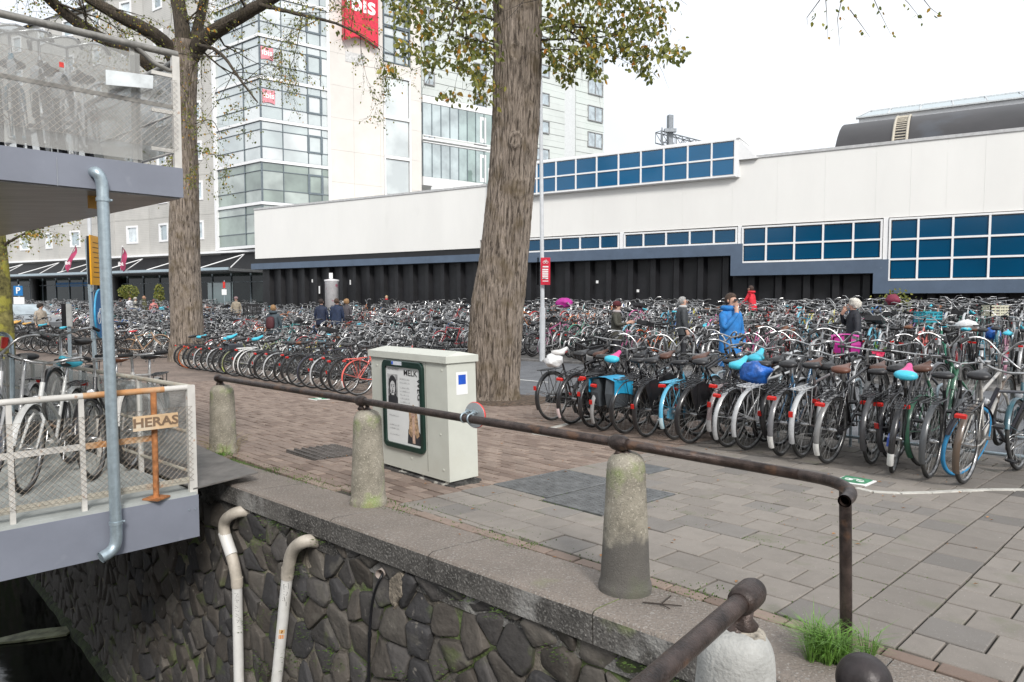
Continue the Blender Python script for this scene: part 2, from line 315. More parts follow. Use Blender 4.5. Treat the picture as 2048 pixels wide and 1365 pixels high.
# ================================================================= ground, road, water
def sheet(us, vs, h, m, name, kind='structure', parent=None):
    b = MB(); nu, nv = len(us), len(vs)
    b.add([W(u, v, h) for v in vs for u in us], [(j*nu+i, j*nu+i+1, (j+1)*nu+i+1, (j+1)*nu+i) for j in range(nv-1) for i in range(nu-1)])
    # winding: u to the left, v to the right-away
    b.f = [f[::-1] for f in b.f]
    return b.build(name, m, parent, kind=kind if parent is None else None)
ar = lambda a, b, n: list(np.linspace(a, b, n))
def arris(u): return 2.66 - .055*(max(u, .9)-1.5) if u < 8 else 2.30 - .006*(u-8)
def inner(u): return arris(u) + .50
def kerbv(u): return 15.1 - .05*max(0, min(u, 60)-12)
m_ground = mat('far_ground', (.20, .19, .18), .95, var=.15, scale=1.5, bump=.3, bscale=90)
USF = [-40, -20, -12] + ar(-6, 50, 57) + [60, 90, 140, 300]
sheet([-120] + USF + [500], ar(9, 20, 23) + [24, 30, 40, 70, 140, 300, 600], -.06, m_ground, 'ground')
sheet(USF, [2.75, 3.5, 4.5, 5.5, 6.5, 7.5, 8.4, 9.3], -.022, m_sand, 'pavement_bed')
b = MB(); us = USF; P = []
for u in us:
    for j in range(7): P.append(W(u, 9.45+(kerbv(u)-9.45)*j/6, -.012))
b.add(P, [(7*i+j, 7*i+j+1, 7*i+j+8, 7*i+j+7) for i in range(len(us)-1) for j in range(6)])
b.build('road', m_asphalt, kind='structure')
# painted lines on the road
m_line = mat('road_paint', (.6, .6, .58), .8, var=.12, scale=12, spots=[(30, .6, (.3, .3, .3), .6)])
b = MB()
for u0 in np.arange(-4, 40, .9 if False else 3.0):
    p = [W(u0, 11.9, .0), W(u0+1.8, 11.9, .0), W(u0+1.8, 12.0, .0), W(u0, 12.0, .0)]; b.add(p, [(3, 2, 1, 0)])
b.build('lane_marking', m_line, kind='structure')
# kerbs along both sides of the road
m_kerb = mat('kerb_stone', (.22, .21, .2), .85, var=.2, scale=6, bump=.3, bscale=90)
for nm, fv, wd, hh, rng in (('kerb', lambda u: 9.36, .14, .0, (-6, 40)), ('kerb', lambda u: kerbv(u)+.07, .14, .05, (-6, 60))):
    kroot = thing(nm, None, None, W(10, fv(10)), kind='structure')
    u = rng[0]
    while u < rng[1]:
        a, c = W(u+.004, fv(u)), W(u+.996, fv(u+1)); bb = MB(); d = np.array(c)-np.array(a); L_ = np.linalg.norm(d[:2]); ax = d/np.linalg.norm(d)
        mid = (np.array(a)+np.array(c))/2; bb.box((mid[0], mid[1], mid[2]-.1+hh), (L_, wd, .2), (ax[0], ax[1], ax[2]), (-ax[1], ax[0], 0), bev=.012); bb.build('kerb_stone', m_kerb, kroot); u += 1.0
# cycle-park ground: small grey setts beyond the far kerb
def brickmat(name, c1, c2, cm, bw, bh, rot=-44.4, mortar=.012, rough=.9):
    m, t, b = nt(name); L = t.links
    tcn = N(t, 'ShaderNodeTexCoord'); mp = N(t, 'ShaderNodeMapping'); mp.inputs['Rotation'].default_value = (0, 0, R(rot)); L.new(tcn.outputs['Object'], mp.inputs[0])
    br = N(t, 'ShaderNodeTexBrick'); br.inputs['Scale'].default_value = 1; br.inputs['Brick Width'].default_value = bw; br.inputs['Row Height'].default_value = bh; br.inputs['Mortar Size'].default_value = mortar
    br.inputs['Color1'].default_value = (*c1, 1); br.inputs['Color2'].default_value = (*c2, 1); br.inputs['Mortar'].default_value = (*cm, 1); L.new(mp.outputs[0], br.inputs['Vector'])
    n1 = N(t, 'ShaderNodeTexNoise'); n1.inputs['Scale'].default_value = 1.3; n1.inputs['Detail'].default_value = 8; L.new(tcn.outputs['Object'], n1.inputs['Vector'])
    mr = N(t, 'ShaderNodeMapRange'); mr.inputs[1].default_value = .3; mr.inputs[2].default_value = .7; mr.inputs[3].default_value = .72; mr.inputs[4].default_value = 1.2; L.new(n1.outputs['Fac'], mr.inputs[0])
    vm = N(t, 'ShaderNodeVectorMath', operation='SCALE'); L.new(br.outputs['Color'], vm.inputs[0]); L.new(mr.outputs[0], vm.inputs['Scale'])
    L.new(vm.outputs[0], b.inputs['Base Color']); b.inputs['Roughness'].default_value = rough
    bp = N(t, 'ShaderNodeBump'); bp.inputs['Strength'].default_value = .6; bp.inputs['Distance'].default_value = .01; bp.invert = True; L.new(br.outputs['Fac'], bp.inputs['Height']); L.new(bp.outputs[0], b.inputs['Normal'])
    return m
m_setts = brickmat('grey_setts', (.17, .165, .16), (.23, .215, .2), (.08, .075, .065), .3, .2, rot=44.4)
m_farbrick = brickmat('brown_brick_paving', (.205, .158, .13), (.26, .2, .165), (.10, .08, .065), .2, .105, rot=44.4, mortar=.008)
b = MB(); us = [-30, -12, 0] + ar(1, 60, 60); P = []; K = 18
for u in us:
    v0, v1 = kerbv(u)+.14, 34.5-.256*u if u < 62 else 18
    for j in range(K+1): P.append(W(u, v0+(max(v1, v0+2)-v0)*j/K, .025 if j < K else .02))
b.add(P, [((K+1)*i+j, (K+1)*i+j+1, (K+1)*(i+1)+j+1, (K+1)*(i+1)+j) for i in range(len(us)-1) for j in range(K)])
b.build('cycle_park_paving', m_setts, kind='structure')

# --- the quay pavement: slabs and bricks one by one
class Pave:
    def __init__(s): s.items = []
pave = thing('pavement', None, None, W(3, 5), kind='structure')
covers = [(3.82, 4.47, 4.13, 5.1), (3.18, 3.8, 4.05, 5.05), (3.8, 4.2, 5.55, 5.95), (6.45, 7.15, 3.5, 4.1), (2.2, 2.5, 6.62, 6.92), (11.6, 11.9, 6.3, 6.6), (4.6, 5.9, 3.82, 4.12)]
def covered(u0, u1, v0, v1): return any(u1 > a+.01 and u0 < b_-.01 and v1 > c+.01 and v0 < d-.01 for a, b_, c, d in covers)
def split(u0, u1, v0, v1):
    out = [(u0, u1, v0, v1)]
    for a, b_, c, d in covers:
        new = []
        for (p, q, r_, s_) in out:
            if q <= a or p >= b_ or s_ <= c or r_ >= d: new.append((p, q, r_, s_)); continue
            if p < a: new.append((p, a, r_, s_))
            if q > b_: new.append((b_, q, r_, s_))
            p2, q2 = max(p, a), min(q, b_)
            if r_ < c: new.append((p2, q2, r_, c))
            if s_ > d: new.append((p2, q2, d, s_))
        out = new
    return [o for o in out if o[1]-o[0] > .025 and o[3]-o[2] > .025]
def piece(bm, u0, u1, v0, v1, dz, tu, tv, th=.05):
    g = .0055; q = [(u0+g, v0+g), (u1-g, v0+g), (u1-g, v1-g), (u0+g, v1-g)]; ch = .004
    low = [W(u, v, dz-th) for u, v in q]; mid = [W(u, v, dz-.004+tu*(u-u0)+tv*(v-v0)) for u, v in q]
    q2 = [(u0+g+ch, v0+g+ch), (u1-g-ch, v0+g+ch), (u1-g-ch, v1-g-ch), (u0+g+ch, v1-g-ch)]; top = [W(u, v, dz+tu*(u-u0)+tv*(v-v0)) for u, v in q2]
    fs = [(i, 4+i, 4+(i+1) % 4, (i+1) % 4) for i in range(4)] + [(4+i, 8+i, 8+(i+1) % 4, 4+(i+1) % 4) for i in range(4)] + [(11, 10, 9, 8)]
    bm.add(low+mid+top, [f[::-1] if len(f) == 4 and f[0] < 8 and False else f for f in fs])
rnd = random.Random(3)
slabs = []
def fillslab(u0, u1, v0, v1, lu, lv, bond=.5, dark=.0):
    r = 0; v = v0
    while v < v1-.02:
        vv = min(v+lv, v1); u = u0 - (lu*bond if r % 2 else 0)*(1 if bond else 0); 
        while u < u1-.01:
            a, c = max(u, u0), min(u+lu, u1)
            if c-a > .012 and v > inner((a+c)/2)-.12: slabs.append((a, c, max(v, inner((a+c)/2)+.115), vv, dark))
            u += lu
        v = vv; r += 1
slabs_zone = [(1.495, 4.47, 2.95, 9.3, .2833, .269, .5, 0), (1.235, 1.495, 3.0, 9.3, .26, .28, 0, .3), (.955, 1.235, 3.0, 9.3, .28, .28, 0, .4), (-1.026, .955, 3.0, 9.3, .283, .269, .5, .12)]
for z in slabs_zone: fillslab(*z)
slabs = [(*q, s_[4]) for s_ in slabs if s_[3]-s_[2] > .04 for q in split(*s_[:4])]
slabs.sort(key=lambda s_: math.hypot(*XY((s_[0]+s_[1])/2, (s_[2]+s_[3])/2)))
def inview(u, v):
    x, y = XY(u, v)
    if y < .5: return False
    px = 1024+FPX*x/y; return -60 < px < 2110
rest = MB(); k = 0
for (a, c, v0, v1, dark) in slabs:
    bb = MB(); piece(bb, a, c, v0, v1, rnd.uniform(-.003, .003), rnd.uniform(-.008, .008), rnd.uniform(-.008, .008))
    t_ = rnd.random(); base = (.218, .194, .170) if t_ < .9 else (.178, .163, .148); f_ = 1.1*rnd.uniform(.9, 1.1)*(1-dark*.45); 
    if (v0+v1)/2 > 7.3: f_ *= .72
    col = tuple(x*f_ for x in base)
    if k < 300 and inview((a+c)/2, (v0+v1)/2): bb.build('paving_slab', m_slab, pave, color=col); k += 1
    else: rest.add(bb.v, bb.f)
rest.build('paving_slab', m_slab, pave, kind='stuff', color=(.22, .2, .18))
bricks = []
v = 2.85; r = 0
while v < 9.28:
    u = 4.47 - (.105 if r % 2 else 0)
    while u < 17:
        a, c = max(u, 4.47), min(u+.21, 17); v1 = v+.105
        if c-a > .04 and v > inner((a+c)/2)+.0: bricks += split(a, c, v, v1)
        u += .21
    v += .105; r += 1
for uu in np.arange(-.9, 4.4, .21):     # narrow brick course beside the coping
    i_ = inner(uu+.1)
    bricks.append((uu, uu+.21, i_+.01, i_+.11))
bricks.sort(key=lambda s_: math.hypot(*XY((s_[0]+s_[1])/2, (s_[2]+s_[3])/2)))
rest = [MB(), MB(), MB()]; k = 0
bc = [(.235, .178, .145), (.185, .135, .108), (.275, .212, .172)]
for (a, c, v0, v1) in bricks:
    bb = MB(); piece(bb, a, c, v0, v1, rnd.uniform(-.004, .003), rnd.uniform(-.02, .02), rnd.uniform(-.02, .02))
    q = rnd.choices((0, 1, 2), (5, 2, 3))[0]
    if k < 300 and inview((a+c)/2, (v0+v1)/2): bb.build('brick', m_brick, pave, color=tuple(x*(.86+.28*((k*37) % 11)/11) for x in bc[q])); k += 1
    else: rest[q].add(bb.v, bb.f)
for q in range(3): rest[q].build('brick', m_brick, pave, kind='stuff', color=bc[q])
b = MB(); us = ar(17, 50, 34) + [60, 90, 140, 300]; vs = [2.8, 4, 5, 6, 7, 8, 9.28]; P = [W(u, v, -.002) for u in us for v in vs]
b.add(P, [(7*i+j, 7*i+j+1, 7*i+j+8, 7*i+j+7) for i in range(len(us)-1) for j in range(6)]); b.build('far_brick_paving', m_farbrick, pave)

# --- covers, grating, green tiles, white strips let into the pavement
m_cover = mat('tread_plate_steel', (.155, .158, .158), .55, metal=.3, var=.2, scale=8)
m_grate = mat('cast_grate', (.13, .115, .105), .7, metal=.2, var=.2)
def cover_plate(u0, u1, v0, v1, label, tread=True):
    t = thing('cover_plate', label, 'manhole cover', W((u0+u1)/2, (v0+v1)/2))
    bb = MB(); piece(bb, u0, u1, v0, v1, .004, 0, 0); bb.build('plate', m_cover, t)
    tr = MB(); q = .045; i = 0
    u = u0+.04
    while u < u1-.03:
        v = v0+.04+(q/2 if i % 2 else 0); j = 0
        while v < v1-.03:
            s_ = 1 if (i+j) % 2 else -1; p = np.array(W(u, v, .0055)); ax = (U+s_*V)/1.414; ay = np.array((-ax[1], ax[0]))
            tr.box(p, (.026, .007, .006), ax, ay); v += q; j += 1
        u += q; i += 1
    tr.build('tread_pattern', m_cover, t, kind='stuff'); return t
cover_plate(3.82, 4.47, 4.13, 5.1, 'grey steel tread plate cover in the paving, the one next to the brown bricks')
cover_plate(3.18, 3.8, 4.05, 5.05, 'grey steel tread plate cover partly hidden behind the mossy stone bollard')
t = thing('cover_plate', 'small plain grey cover let into the slabs behind the mossy bollard', 'manhole cover', W(4, 5.75)); bb = MB(); piece(bb, 3.8, 4.2, 5.55, 5.95, .002, 0, 0); bb.build('plate', m_cover, t)
t = thing('drain_grating', 'dark square grating in the brick paving between two stone bollards', 'grating', W(6.8, 3.8))
bb = MB(); piece(bb, 6.45, 7.15, 3.5, 4.1, -.03, 0, 0); bb.build('frame', m_grate, t)
for i in range(12):
    bb = MB(); bb.box(W(6.5+.055*i, 3.8, -.006), (.018, .6, .03), U, V); bb.build('bar', m_grate, t)
for i in range(7):
    bb = MB(); bb.box(W(6.8, 3.53+.09*i, -.004), (.7, .02, .03), U, V); bb.build('bar', m_grate, t)
m_green = mat('green_tile', (.06, .25, .13), .6, var=.2, scale=14, spots=[(30, .62, (.3, .35, .3), .5)])
for (u0, v0, lb) in ((2.2, 6.62, 'green and white parking tile in the paving beside the bent end of the rail'), (11.6, 6.3, 'green marking tile lying in the brown bricks near the utility cabinet')):
    t = thing('marking_tile', lb, 'marking tile', W(u0+.15, v0+.15)); bb = MB(); piece(bb, u0, u0+.3, v0, v0+.3, .003, 0, 0); bb.build('tile', m_white, t)
    bb = MB(); bb.box(W(u0+.15, v0+.15, .006), (.24, .24, .004), U, V); bb.build('green_field', m_green, t)
    bb = MB()
    for s_ in (-.05, .05):
        bb.ring((*W(u0+.15+s_, v0+.14, .0095),), .032, .004, 'z', 14, 4)
    bb.tube([W(u0+.10, v0+.14, .0095), W(u0+.14, v0+.2, .0095), W(u0+.2, v0+.14, .0095)], .004, 4); bb.build('bicycle_symbol', m_white, t)
m_wstrip = mat('white_strip_stone', (.5, .485, .44), .8, var=.12, scale=10, bump=.2)
def strip(pts, wd, label):
    t = thing('white_strip', None, None, W(*pts[0]), kind='structure')
    P = [np.array(W(*p)) for p in pts]; 
    for i in range(len(P)-1):
        d = P[i+1]-P[i]; n_ = max(1, int(np.linalg.norm(d)/.3)); ax = d/np.linalg.norm(d)
        for j in range(n_):
            c = P[i]+d*(j+.5)/n_; bb = MB(); bb.box((c[0], c[1], c[2]-.015+.004), (np.linalg.norm(d)/n_-.008, wd, .04), ax, (-ax[1], ax[0], 0), bev=.003); bb.build('strip_stone', m_wstrip, t)
strip([(6.25, 6.5), (5.05, 6.62)], .09, ''); strip([(6.3, 6.55), (6.75, 8.3)], .09, '')
gs = [ground(px, py)[3:5] for px, py in ((1712, 978), (1745, 985), (1800, 988), (1860, 987), (1920, 983), (1980, 981), (2048, 981), (2110, 984))]
strip(gs, .055, '')

# ================================================================= quay wall: coping stones and basalt
quay = thing('quay_wall', 'dark basalt quay wall with heavy granite coping above the canal', 'quay wall', W(3, 2.4))
CH = .17
def cop_face_poly(u0, u1):
    bb = MB(); a0, a1 = arris(u0), arris(u1); g = .004; r_ = .018; n_ = 6
    us_ = ar(u0+g, u1-g, n_); P = []
    for u in us_:
        a = a0+(a1-a0)*(u-u0)/(u1-u0); i_ = a+.50; wob = lambda s_: .004*vnoise(u*7, s_, 3)
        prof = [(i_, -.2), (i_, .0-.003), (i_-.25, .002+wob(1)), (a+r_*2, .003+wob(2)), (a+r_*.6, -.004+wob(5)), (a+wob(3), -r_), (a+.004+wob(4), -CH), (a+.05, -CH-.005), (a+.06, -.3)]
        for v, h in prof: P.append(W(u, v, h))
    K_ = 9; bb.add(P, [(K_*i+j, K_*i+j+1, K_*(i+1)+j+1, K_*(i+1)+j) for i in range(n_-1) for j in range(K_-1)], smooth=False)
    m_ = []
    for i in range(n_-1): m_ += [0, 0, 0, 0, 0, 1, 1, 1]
    bb.m = m_; bb.f = [f[::-1] for f in bb.f]
    bb.add(P[:K_], [tuple(range(K_))], 1); bb.add(P[-K_:], [tuple(range(K_))[::-1]], 1); return bb
cuts = [-1.6, -.3, .93, 2.12, 3.35, 4.42, 5.6, 6.75, 7.9, 9.1, 10.3, 11.5, 12.8, 14.2, 15.6, 17, 18.4, 20, 22, 24, 27, 30, 34, 40]
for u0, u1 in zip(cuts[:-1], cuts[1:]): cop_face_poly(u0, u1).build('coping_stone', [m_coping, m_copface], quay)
# backing wall
WZ = -3.35
b = MB(); us = ar(.9, 40, 30); P = []
for u in us:
    x, y = XY(u, arris(u)+.075); P += [(x, y, -.22+Guv(u, 2.5)*1), (x, y, WZ-1)]
b.add(P, [(2*i, 2*i+1, 2*i+3, 2*i+2) for i in range(len(us)-1)]); b.build('mortar_backing', m_mortar, quay)
# irregular stones: Voronoi cells of a jittered grid
def voronoi_cells(x0, x1, y0, y1, dx, dy, jit, rr):
    pts = []; rows = int((y1-y0)/dy)+3; cols = int((x1-x0)/dx)+3; idx = {}
    for r_ in range(-1, rows):
        for c_ in range(-1, cols):
            idx[(r_, c_)] = len(pts); pts.append((x0+(c_+.5*(r_ % 2)+rr.uniform(-jit, jit))*dx, y0+(r_+rr.uniform(-jit, jit))*dy))
    out = []
    for (r_, c_), i in idx.items():
        px, py = pts[i]; poly = [(px-dx*1.2, py-dy*1.4), (px+dx*1.2, py-dy*1.4), (px+dx*1.2, py+dy*1.4), (px-dx*1.2, py+dy*1.4)]
        for dr in (-2, -1, 0, 1, 2):
            for dc in (-2, -1, 0, 1, 2):
                j = idx.get((r_+dr, c_+dc))
                if j is None or j == i: continue
                qx, qy = pts[j]; mx_, my_ = (px+qx)/2, (py+qy)/2; nx, ny = qx-px, qy-py; new = []
                for k_ in range(len(poly)):
                    a, c = poly[k_], poly[(k_+1) % len(poly)]; da = (a[0]-mx_)*nx+(a[1]-my_)*ny; dc_ = (c[0]-mx_)*nx+(c[1]-my_)*ny
                    if da <= 0: new.append(a)
                    if (da < 0 < dc_) or (dc_ < 0 < da): tt = da/(da-dc_); new.append((a[0]+(c[0]-a[0])*tt, a[1]+(c[1]-a[1])*tt))
                poly = new
                if len(poly) < 3: break
            if len(poly) < 3: break
        if len(poly) >= 3: out.append(((px, py), poly))
    return out
rr = random.Random(5)
cells = voronoi_cells(1.0, 14.6, WZ-.3, -.30, .215, .24, .40, rr)
cells.sort(key=lambda c: (c[0][0]-.3)**2 + (c[0][1]+.5)**2*1.0)
rest = MB(); k = 0
def stone_mesh(poly, c):
    # shrink, round the corners, dome the face
    q = []
    n_ = len(poly); cx = sum(p[0] for p in poly)/n_; cy = sum(p[1] for p in poly)/n_
    P = [(cx+(x-cx)*.935, cy+(y-cy)*.94) for x, y in poly]; S = []
    for i in range(n_):
        a, b_, c_ = P[i-1], P[i], P[(i+1) % n_]
        k1_, k2_ = rr.uniform(.05, .17), rr.uniform(.05, .17); S.append((b_[0]*(1-k1_)+a[0]*k1_, b_[1]*(1-k1_)+a[1]*k1_)); S.append((b_[0]*(1-k2_)+c_[0]*k2_, b_[1]*(1-k2_)+c_[1]*k2_))
    n2 = len(S); bb = MB(); V_ = []
    hh = rr.uniform(.022, .05); tx, ty = rr.uniform(-.22, .22), rr.uniform(-.22, .22)
    def pt(x, y, d):
        v_ = arris(x)+.08-d; X_, Y_ = XY(x, v_); return (X_, Y_, y)
    for sc, dd in ((1.0, 0.0), (.98, hh*.75), (.88, hh*.97), (.45, hh*1.0)):
        for (x, y) in S:
            X_ = cx+(x-cx)*sc; Y_ = cy+(y-cy)*sc; wob = (.014*vnoise(X_*12, Y_*9, hh*90)+.008*vnoise(X_*30, Y_*30, 3)) if dd else 0; X_ += .006*vnoise(Y_*20, 4, X_*3)
            V_.append(pt(X_, Y_, dd + (tx*(X_-cx)+ty*(Y_-cy) if dd else 0)+wob))
    V_.append(pt(cx, cy, hh*1.02+.012*vnoise(cx*9, cy*9, 1)))
    for l in range(3): bb.add([], []); 
    fs = []
    for l in range(3):
        for i in range(n2): fs.append((l*n2+i, l*n2+(i+1) % n2, (l+1)*n2+(i+1) % n2, (l+1)*n2+i))
    for i in range(n2): fs.append((3*n2+i, 3*n2+(i+1) % n2, 4*n2))
    bb.add(V_, [f[::-1] for f in fs], smooth=True); bb.sm = [False if i_ < n2 else True for i_ in range(len(bb.f))]; return bb
sc_cols = [(.072, .066, .062), (.048, .046, .047), (.09, .078, .066), (.068, .058, .048), (.11, .098, .084)]
for (c, poly) in cells:
    if c[0] < 1.05 or c[1] > -.33+.0: 
        if c[0] < 1.05: continue
    top = Guv(c[0], 2.4)-CH-.02
    poly = [(x, min(y, top)) for x, y in poly]
    if max(p[1] for p in poly)-min(p[1] for p in poly) < .06 or max(p[1] for p in poly) < WZ-.05: continue
    bb = stone_mesh(poly, c)
    vis = True
    if k < 300 and c[1] > -.5-.28*c[0]+.2-.6: bb.build('stone', m_stone, quay, color=(lambda f_, c_: tuple(x*f_ for x in c_))(rr.uniform(.75, 1.2), rr.choice(sc_cols))); k += 1
    else: rest.add(bb.v, bb.f, smooth=True)
rest.build('stone', m_stone, quay, kind='stuff', color=(.095, .088, .08))
# moss and little plants in the wall joints, clumps of small blades
def tuft_blades(bm, p, n_, L_, sp, rr, up=(0, 0, 1), out=(0, 0, 0), wd=.006):
    for _ in range(n_):
        a = rr.uniform(0, 6.28); l = L_*rr.uniform(.5, 1); d = np.array((math.cos(a), math.sin(a), 0))*sp*rr.uniform(.2, 1) + np.array(out)*rr.uniform(.3, 1); q = np.array(p, float)+np.array((math.cos(a), math.sin(a), 0))*.02*rr.random()*(sp*8)
        s_ = np.array((-math.sin(a), math.cos(a), 0))*wd; m1 = q+np.array(up)*l*.6+d*l*.35; e_ = q+np.array(up)*l*.8+d*l*1.1
        bm.add([q-s_, q+s_, m1+s_*.8, m1-s_*.8, e_], [(0, 1, 2, 3), (3, 2, 4)])
b = MB(); rr = random.Random(11)
outv = h3(-V)
for _ in range(600):
    c, poly = cells[rr.randrange(len(cells))]
    if c[0] > 6 or c[0] < 1.2: continue
    p = rr.choice(poly)
    if vnoise(p[0]*.9, p[1]*1.1, 4) < -.12: continue
    x, y = XY(p[0], arris(p[0])+.05)
    for _ in range(rr.randint(3, 8)):
        tuft_blades(b, (x+rr.uniform(-.05, .05)*U[0], y+rr.uniform(-.05, .05)*U[1], min(p[1]+rr.uniform(-.08, .08), Guv(p[0], 2.4)-.2)), 9, .028, .7, rr, up=(0, 0, .3), out=outv, wd=.006)
b.build('wall_moss', m_moss, quay, kind='stuff')
# algae along the waterline, water, far quay side
b = MB(); us = ar(1, 40, 200); P = []
for u in us:
    for dv, z in ((.07, .10), (.0, .06), (-.03, 0), (-.05, -.3)): 
        x, y = XY(u, arris(u)+dv+.03*vnoise(u*2, z*9, 0)); P.append((x, y, WZ+z+.05*vnoise(u*3, 1, z)))
b.add(P, [(4*i+j, 4*i+j+1, 4*i+j+5, 4*i+j+4) for i in range(199) for j in range(3)], smooth=True); b.build('waterline_algae', mat('dark_algae', (.03, .045, .012), .8, var=.5, scale=6, bump=.8), quay)
b = MB(); c = [XY(-60, 2.6), XY(300, 2.0), XY(300, -60), XY(-60, -60)]; b.add([(x, y, WZ) for x, y in c], [(0, 1, 2, 3)][::1]); b.f = [b.f[0][::-1]] if False else b.f
b.build('canal_water', m_water, kind='structure')
# the bridge approach the camera stands on
b = MB(); p0 = XY(-4.0, -5); b.box((*XY(-4.06, -4.8), -.5), (9.9, 14.2, .9), h3(U), h3(V)); b.build('bridge_deck', m_coping, kind='structure')
# grass and moss in the joint beside the coping
b = MB(); rr = random.Random(4)
for _ in range(420):
    u = rr.uniform(1.0, 7.5); 
    if vnoise(u*1.7, 0, 9) < .02 and rr.random() < .85: continue
    v = inner(u)+rr.gauss(.0, .025)+(.11 if rr.random() < .5 else 0)
    tuft_blades(b, W(u, v, -.007), 9, .016, .9, rr, wd=.004)
for _ in range(5200):
    u = rr.uniform(1.0, 4.4); v = rr.uniform(3.1, 6.2); r_ = round((v-2.95)/.269)*.269+2.95
    if vnoise(u*1.2, v*1.2, 2) < .0: continue
    tuft_blades(b, W(u, r_+rr.uniform(-.004, .004), -.010), 4, .010, .8, rr, wd=.0045)
b.build('joint_moss', m_moss, kind='stuff')
m_debris = mat('dry_leaf', (.36, .17, .06), .8, var=.3, scale=40)
b = MB(); rr = random.Random(14)
for _ in range(190):
    u = rr.uniform(.9, 14); v = rr.uniform(2.8, 7.5); p = np.array(W(u, v, .006)); a = rr.uniform(0, 6.28); l = rr.uniform(.008, .022); ax = np.array((math.cos(a), math.sin(a), 0)); ay = np.array((-ax[1], ax[0], 0))
    b.add([p-ax*l, p-ay*l*.5+(0, 0, .006), p+ax*l, p+ay*l*.5+(0, 0, .004)], [(0, 1, 2, 3)])
b.build('fallen_leaves', m_debris, kind='stuff')
# crumbs of bark and litter round the big tree's foot
for (px, py, lb) in ((1322, 1215, 'brown forked twig lying on the coping before the granite bollard'),):
    g = ground(px, py); tw = MB(); p = np.array(g[:3])+(0, 0, .012)
    tw.tube([p+(-.09, .02, 0), p, p+(.07, .09, .004)], .004, 5); tw.tube([p, p+(.03, -.06, .003)], .003, 5); tw.tube([p+(.0, .0, 0), p+(.10, -.02, .0)], .003, 5)
    o = tw.build('twig', m_twig, None, lb, 'twig', loc=g[:3])
# ================================================================= bollards, rails
def bollard(px, py, hgt, rb, rt, label, m, uvp=None, seed=0, cracked=False):
    if uvp: u, v = uvp
    else: u, v = ground(px, py)[3:5]
    base = W(u, v); t = thing('stone_bollard', label, 'bollard', base)
    b = MB(); n_ = 40; prof = [(rb*1.04, -.05), (rb*1.04, .0), (rb*1.05, .025), (rb*1.03, .045), (rb*.985, .055)]
    for i in range(1, 22):
        s_ = i/21; prof.append((rb*.985+(rt-rb*.985)*s_**.9, .055+(hgt-.088-.055)*s_))
    zc = hgt-.088
    for i in range(1, 9):
        a = i/8*math.pi/2; prof.append((max(.001, rt*math.cos(a)**.62 if i < 8 else .001), zc+.088*math.sin(a)))
    vs = []
    for (r_, z) in prof:
        for j in range(n_):
            a = 2*math.pi*j/n_; q = r_*(1+.016*vnoise(math.cos(a)*2+seed, math.sin(a)*2, z*5)+.012*vnoise(math.cos(a)*7, math.sin(a)*7+seed, z*16))
            vs.append((base[0]+q*math.cos(a), base[1]+q*math.sin(a), base[2]+z+.004*vnoise(math.cos(a)*3, seed, r_*30)))
    b.add(vs, [(i*n_+j, i*n_+(j+1) % n_, (i+1)*n_+(j+1) % n_, (i+1)*n_+j) for i in range(len(prof)-1) for j in range(n_)], smooth=True)
    b.build('stone_shaft', m, t)
    k = MB(); k.lathe((base[0], base[1], base[2]+hgt-.015), [(.032, 0), (.034, .012), (.026, .02), (.017, .03), (.016, .045), (.024, .055), (.026, .06)], 16); k.build('iron_stem', m_iron, t)
    return base
RZ = .645
B1 = bollard(447, 905, .735, .143, .122, 'tall round granite bollard with dry weeds at its foot, farthest one beside the platform', m_bollard, seed=1)
B2 = bollard(737, 1008, .74, .137, .108, 'round granite bollard standing right before the grey utility cabinet', m_bollard, seed=5)
B3 = bollard(1250, 1182, .745, .135, .102, 'green mossy granite bollard with a dark lower half under the rail', m_bollard3, seed=9)
b4 = at(1473, 1255, 1.88); u4, v4 = uv_of(b4[0], b4[1])
B4 = bollard(0, 0, b4[2]-Guv(u4, v4)+.0, .14, .102, 'pale whitish granite bollard at the bottom edge, carrying the steep pipe', m_bollard2, uvp=(u4, v4), seed=3)
rail = thing('quay_rail', 'brown rusty iron pipe rail running through three bollards and bent down at its end', 'handrail', (B3[0], B3[1], RZ))
k1, k2, k3 = [(p[0], p[1], p[2]+h) for p, h in ((B1, .79), (B2, .80), (B3, .80))]
kz = lambda q: at(*q)
k1 = at(437, 757, B1[1]); k2 = at(722, 802, B2[1]); k3 = at(1238, 886, B3[1])
pend = ground(1693, 1300)
postxy = np.array(pend[:2]); 
bend = []
e0 = np.array(at(1600, 950, 3.20)); c1 = np.array(at(1665, 962, 3.03)); c2 = np.array(at(1697, 978, 2.93)); c3 = np.array(at(1703, 990, 2.86)); c4 = np.array(at(1689, 1003, 2.76))
pts = [k1, k2, tuple((np.array(k2)*.5+np.array(k3)*.5)+(0, 0, -.004)), k3, tuple(e0)] + [tuple(x) for x in (c1, c2, c3)] + [tuple(c4)]
def smooth_path(P, it=2, keep=4):
    P = [np.array(p) for p in P]
    for _ in range(it):
        Q = [P[0]]
        for i in range(len(P)-1):
            if i < keep: Q.append(P[i+1]); continue
            Q += [P[i]*.75+P[i+1]*.25, P[i]*.25+P[i+1]*.75]
        Q.append(P[-1]); P = Q
    return P
b = MB(); pp = smooth_path(pts, 3, 4); b.tube(pp, .0265, 16, cap=False); b.tube(pp[-6:], .019, 14, cap=False)
d_ = pp[-2]-pp[-3]; d_ = d_/np.linalg.norm(d_)
b.build('pipe', m_iron, rail)
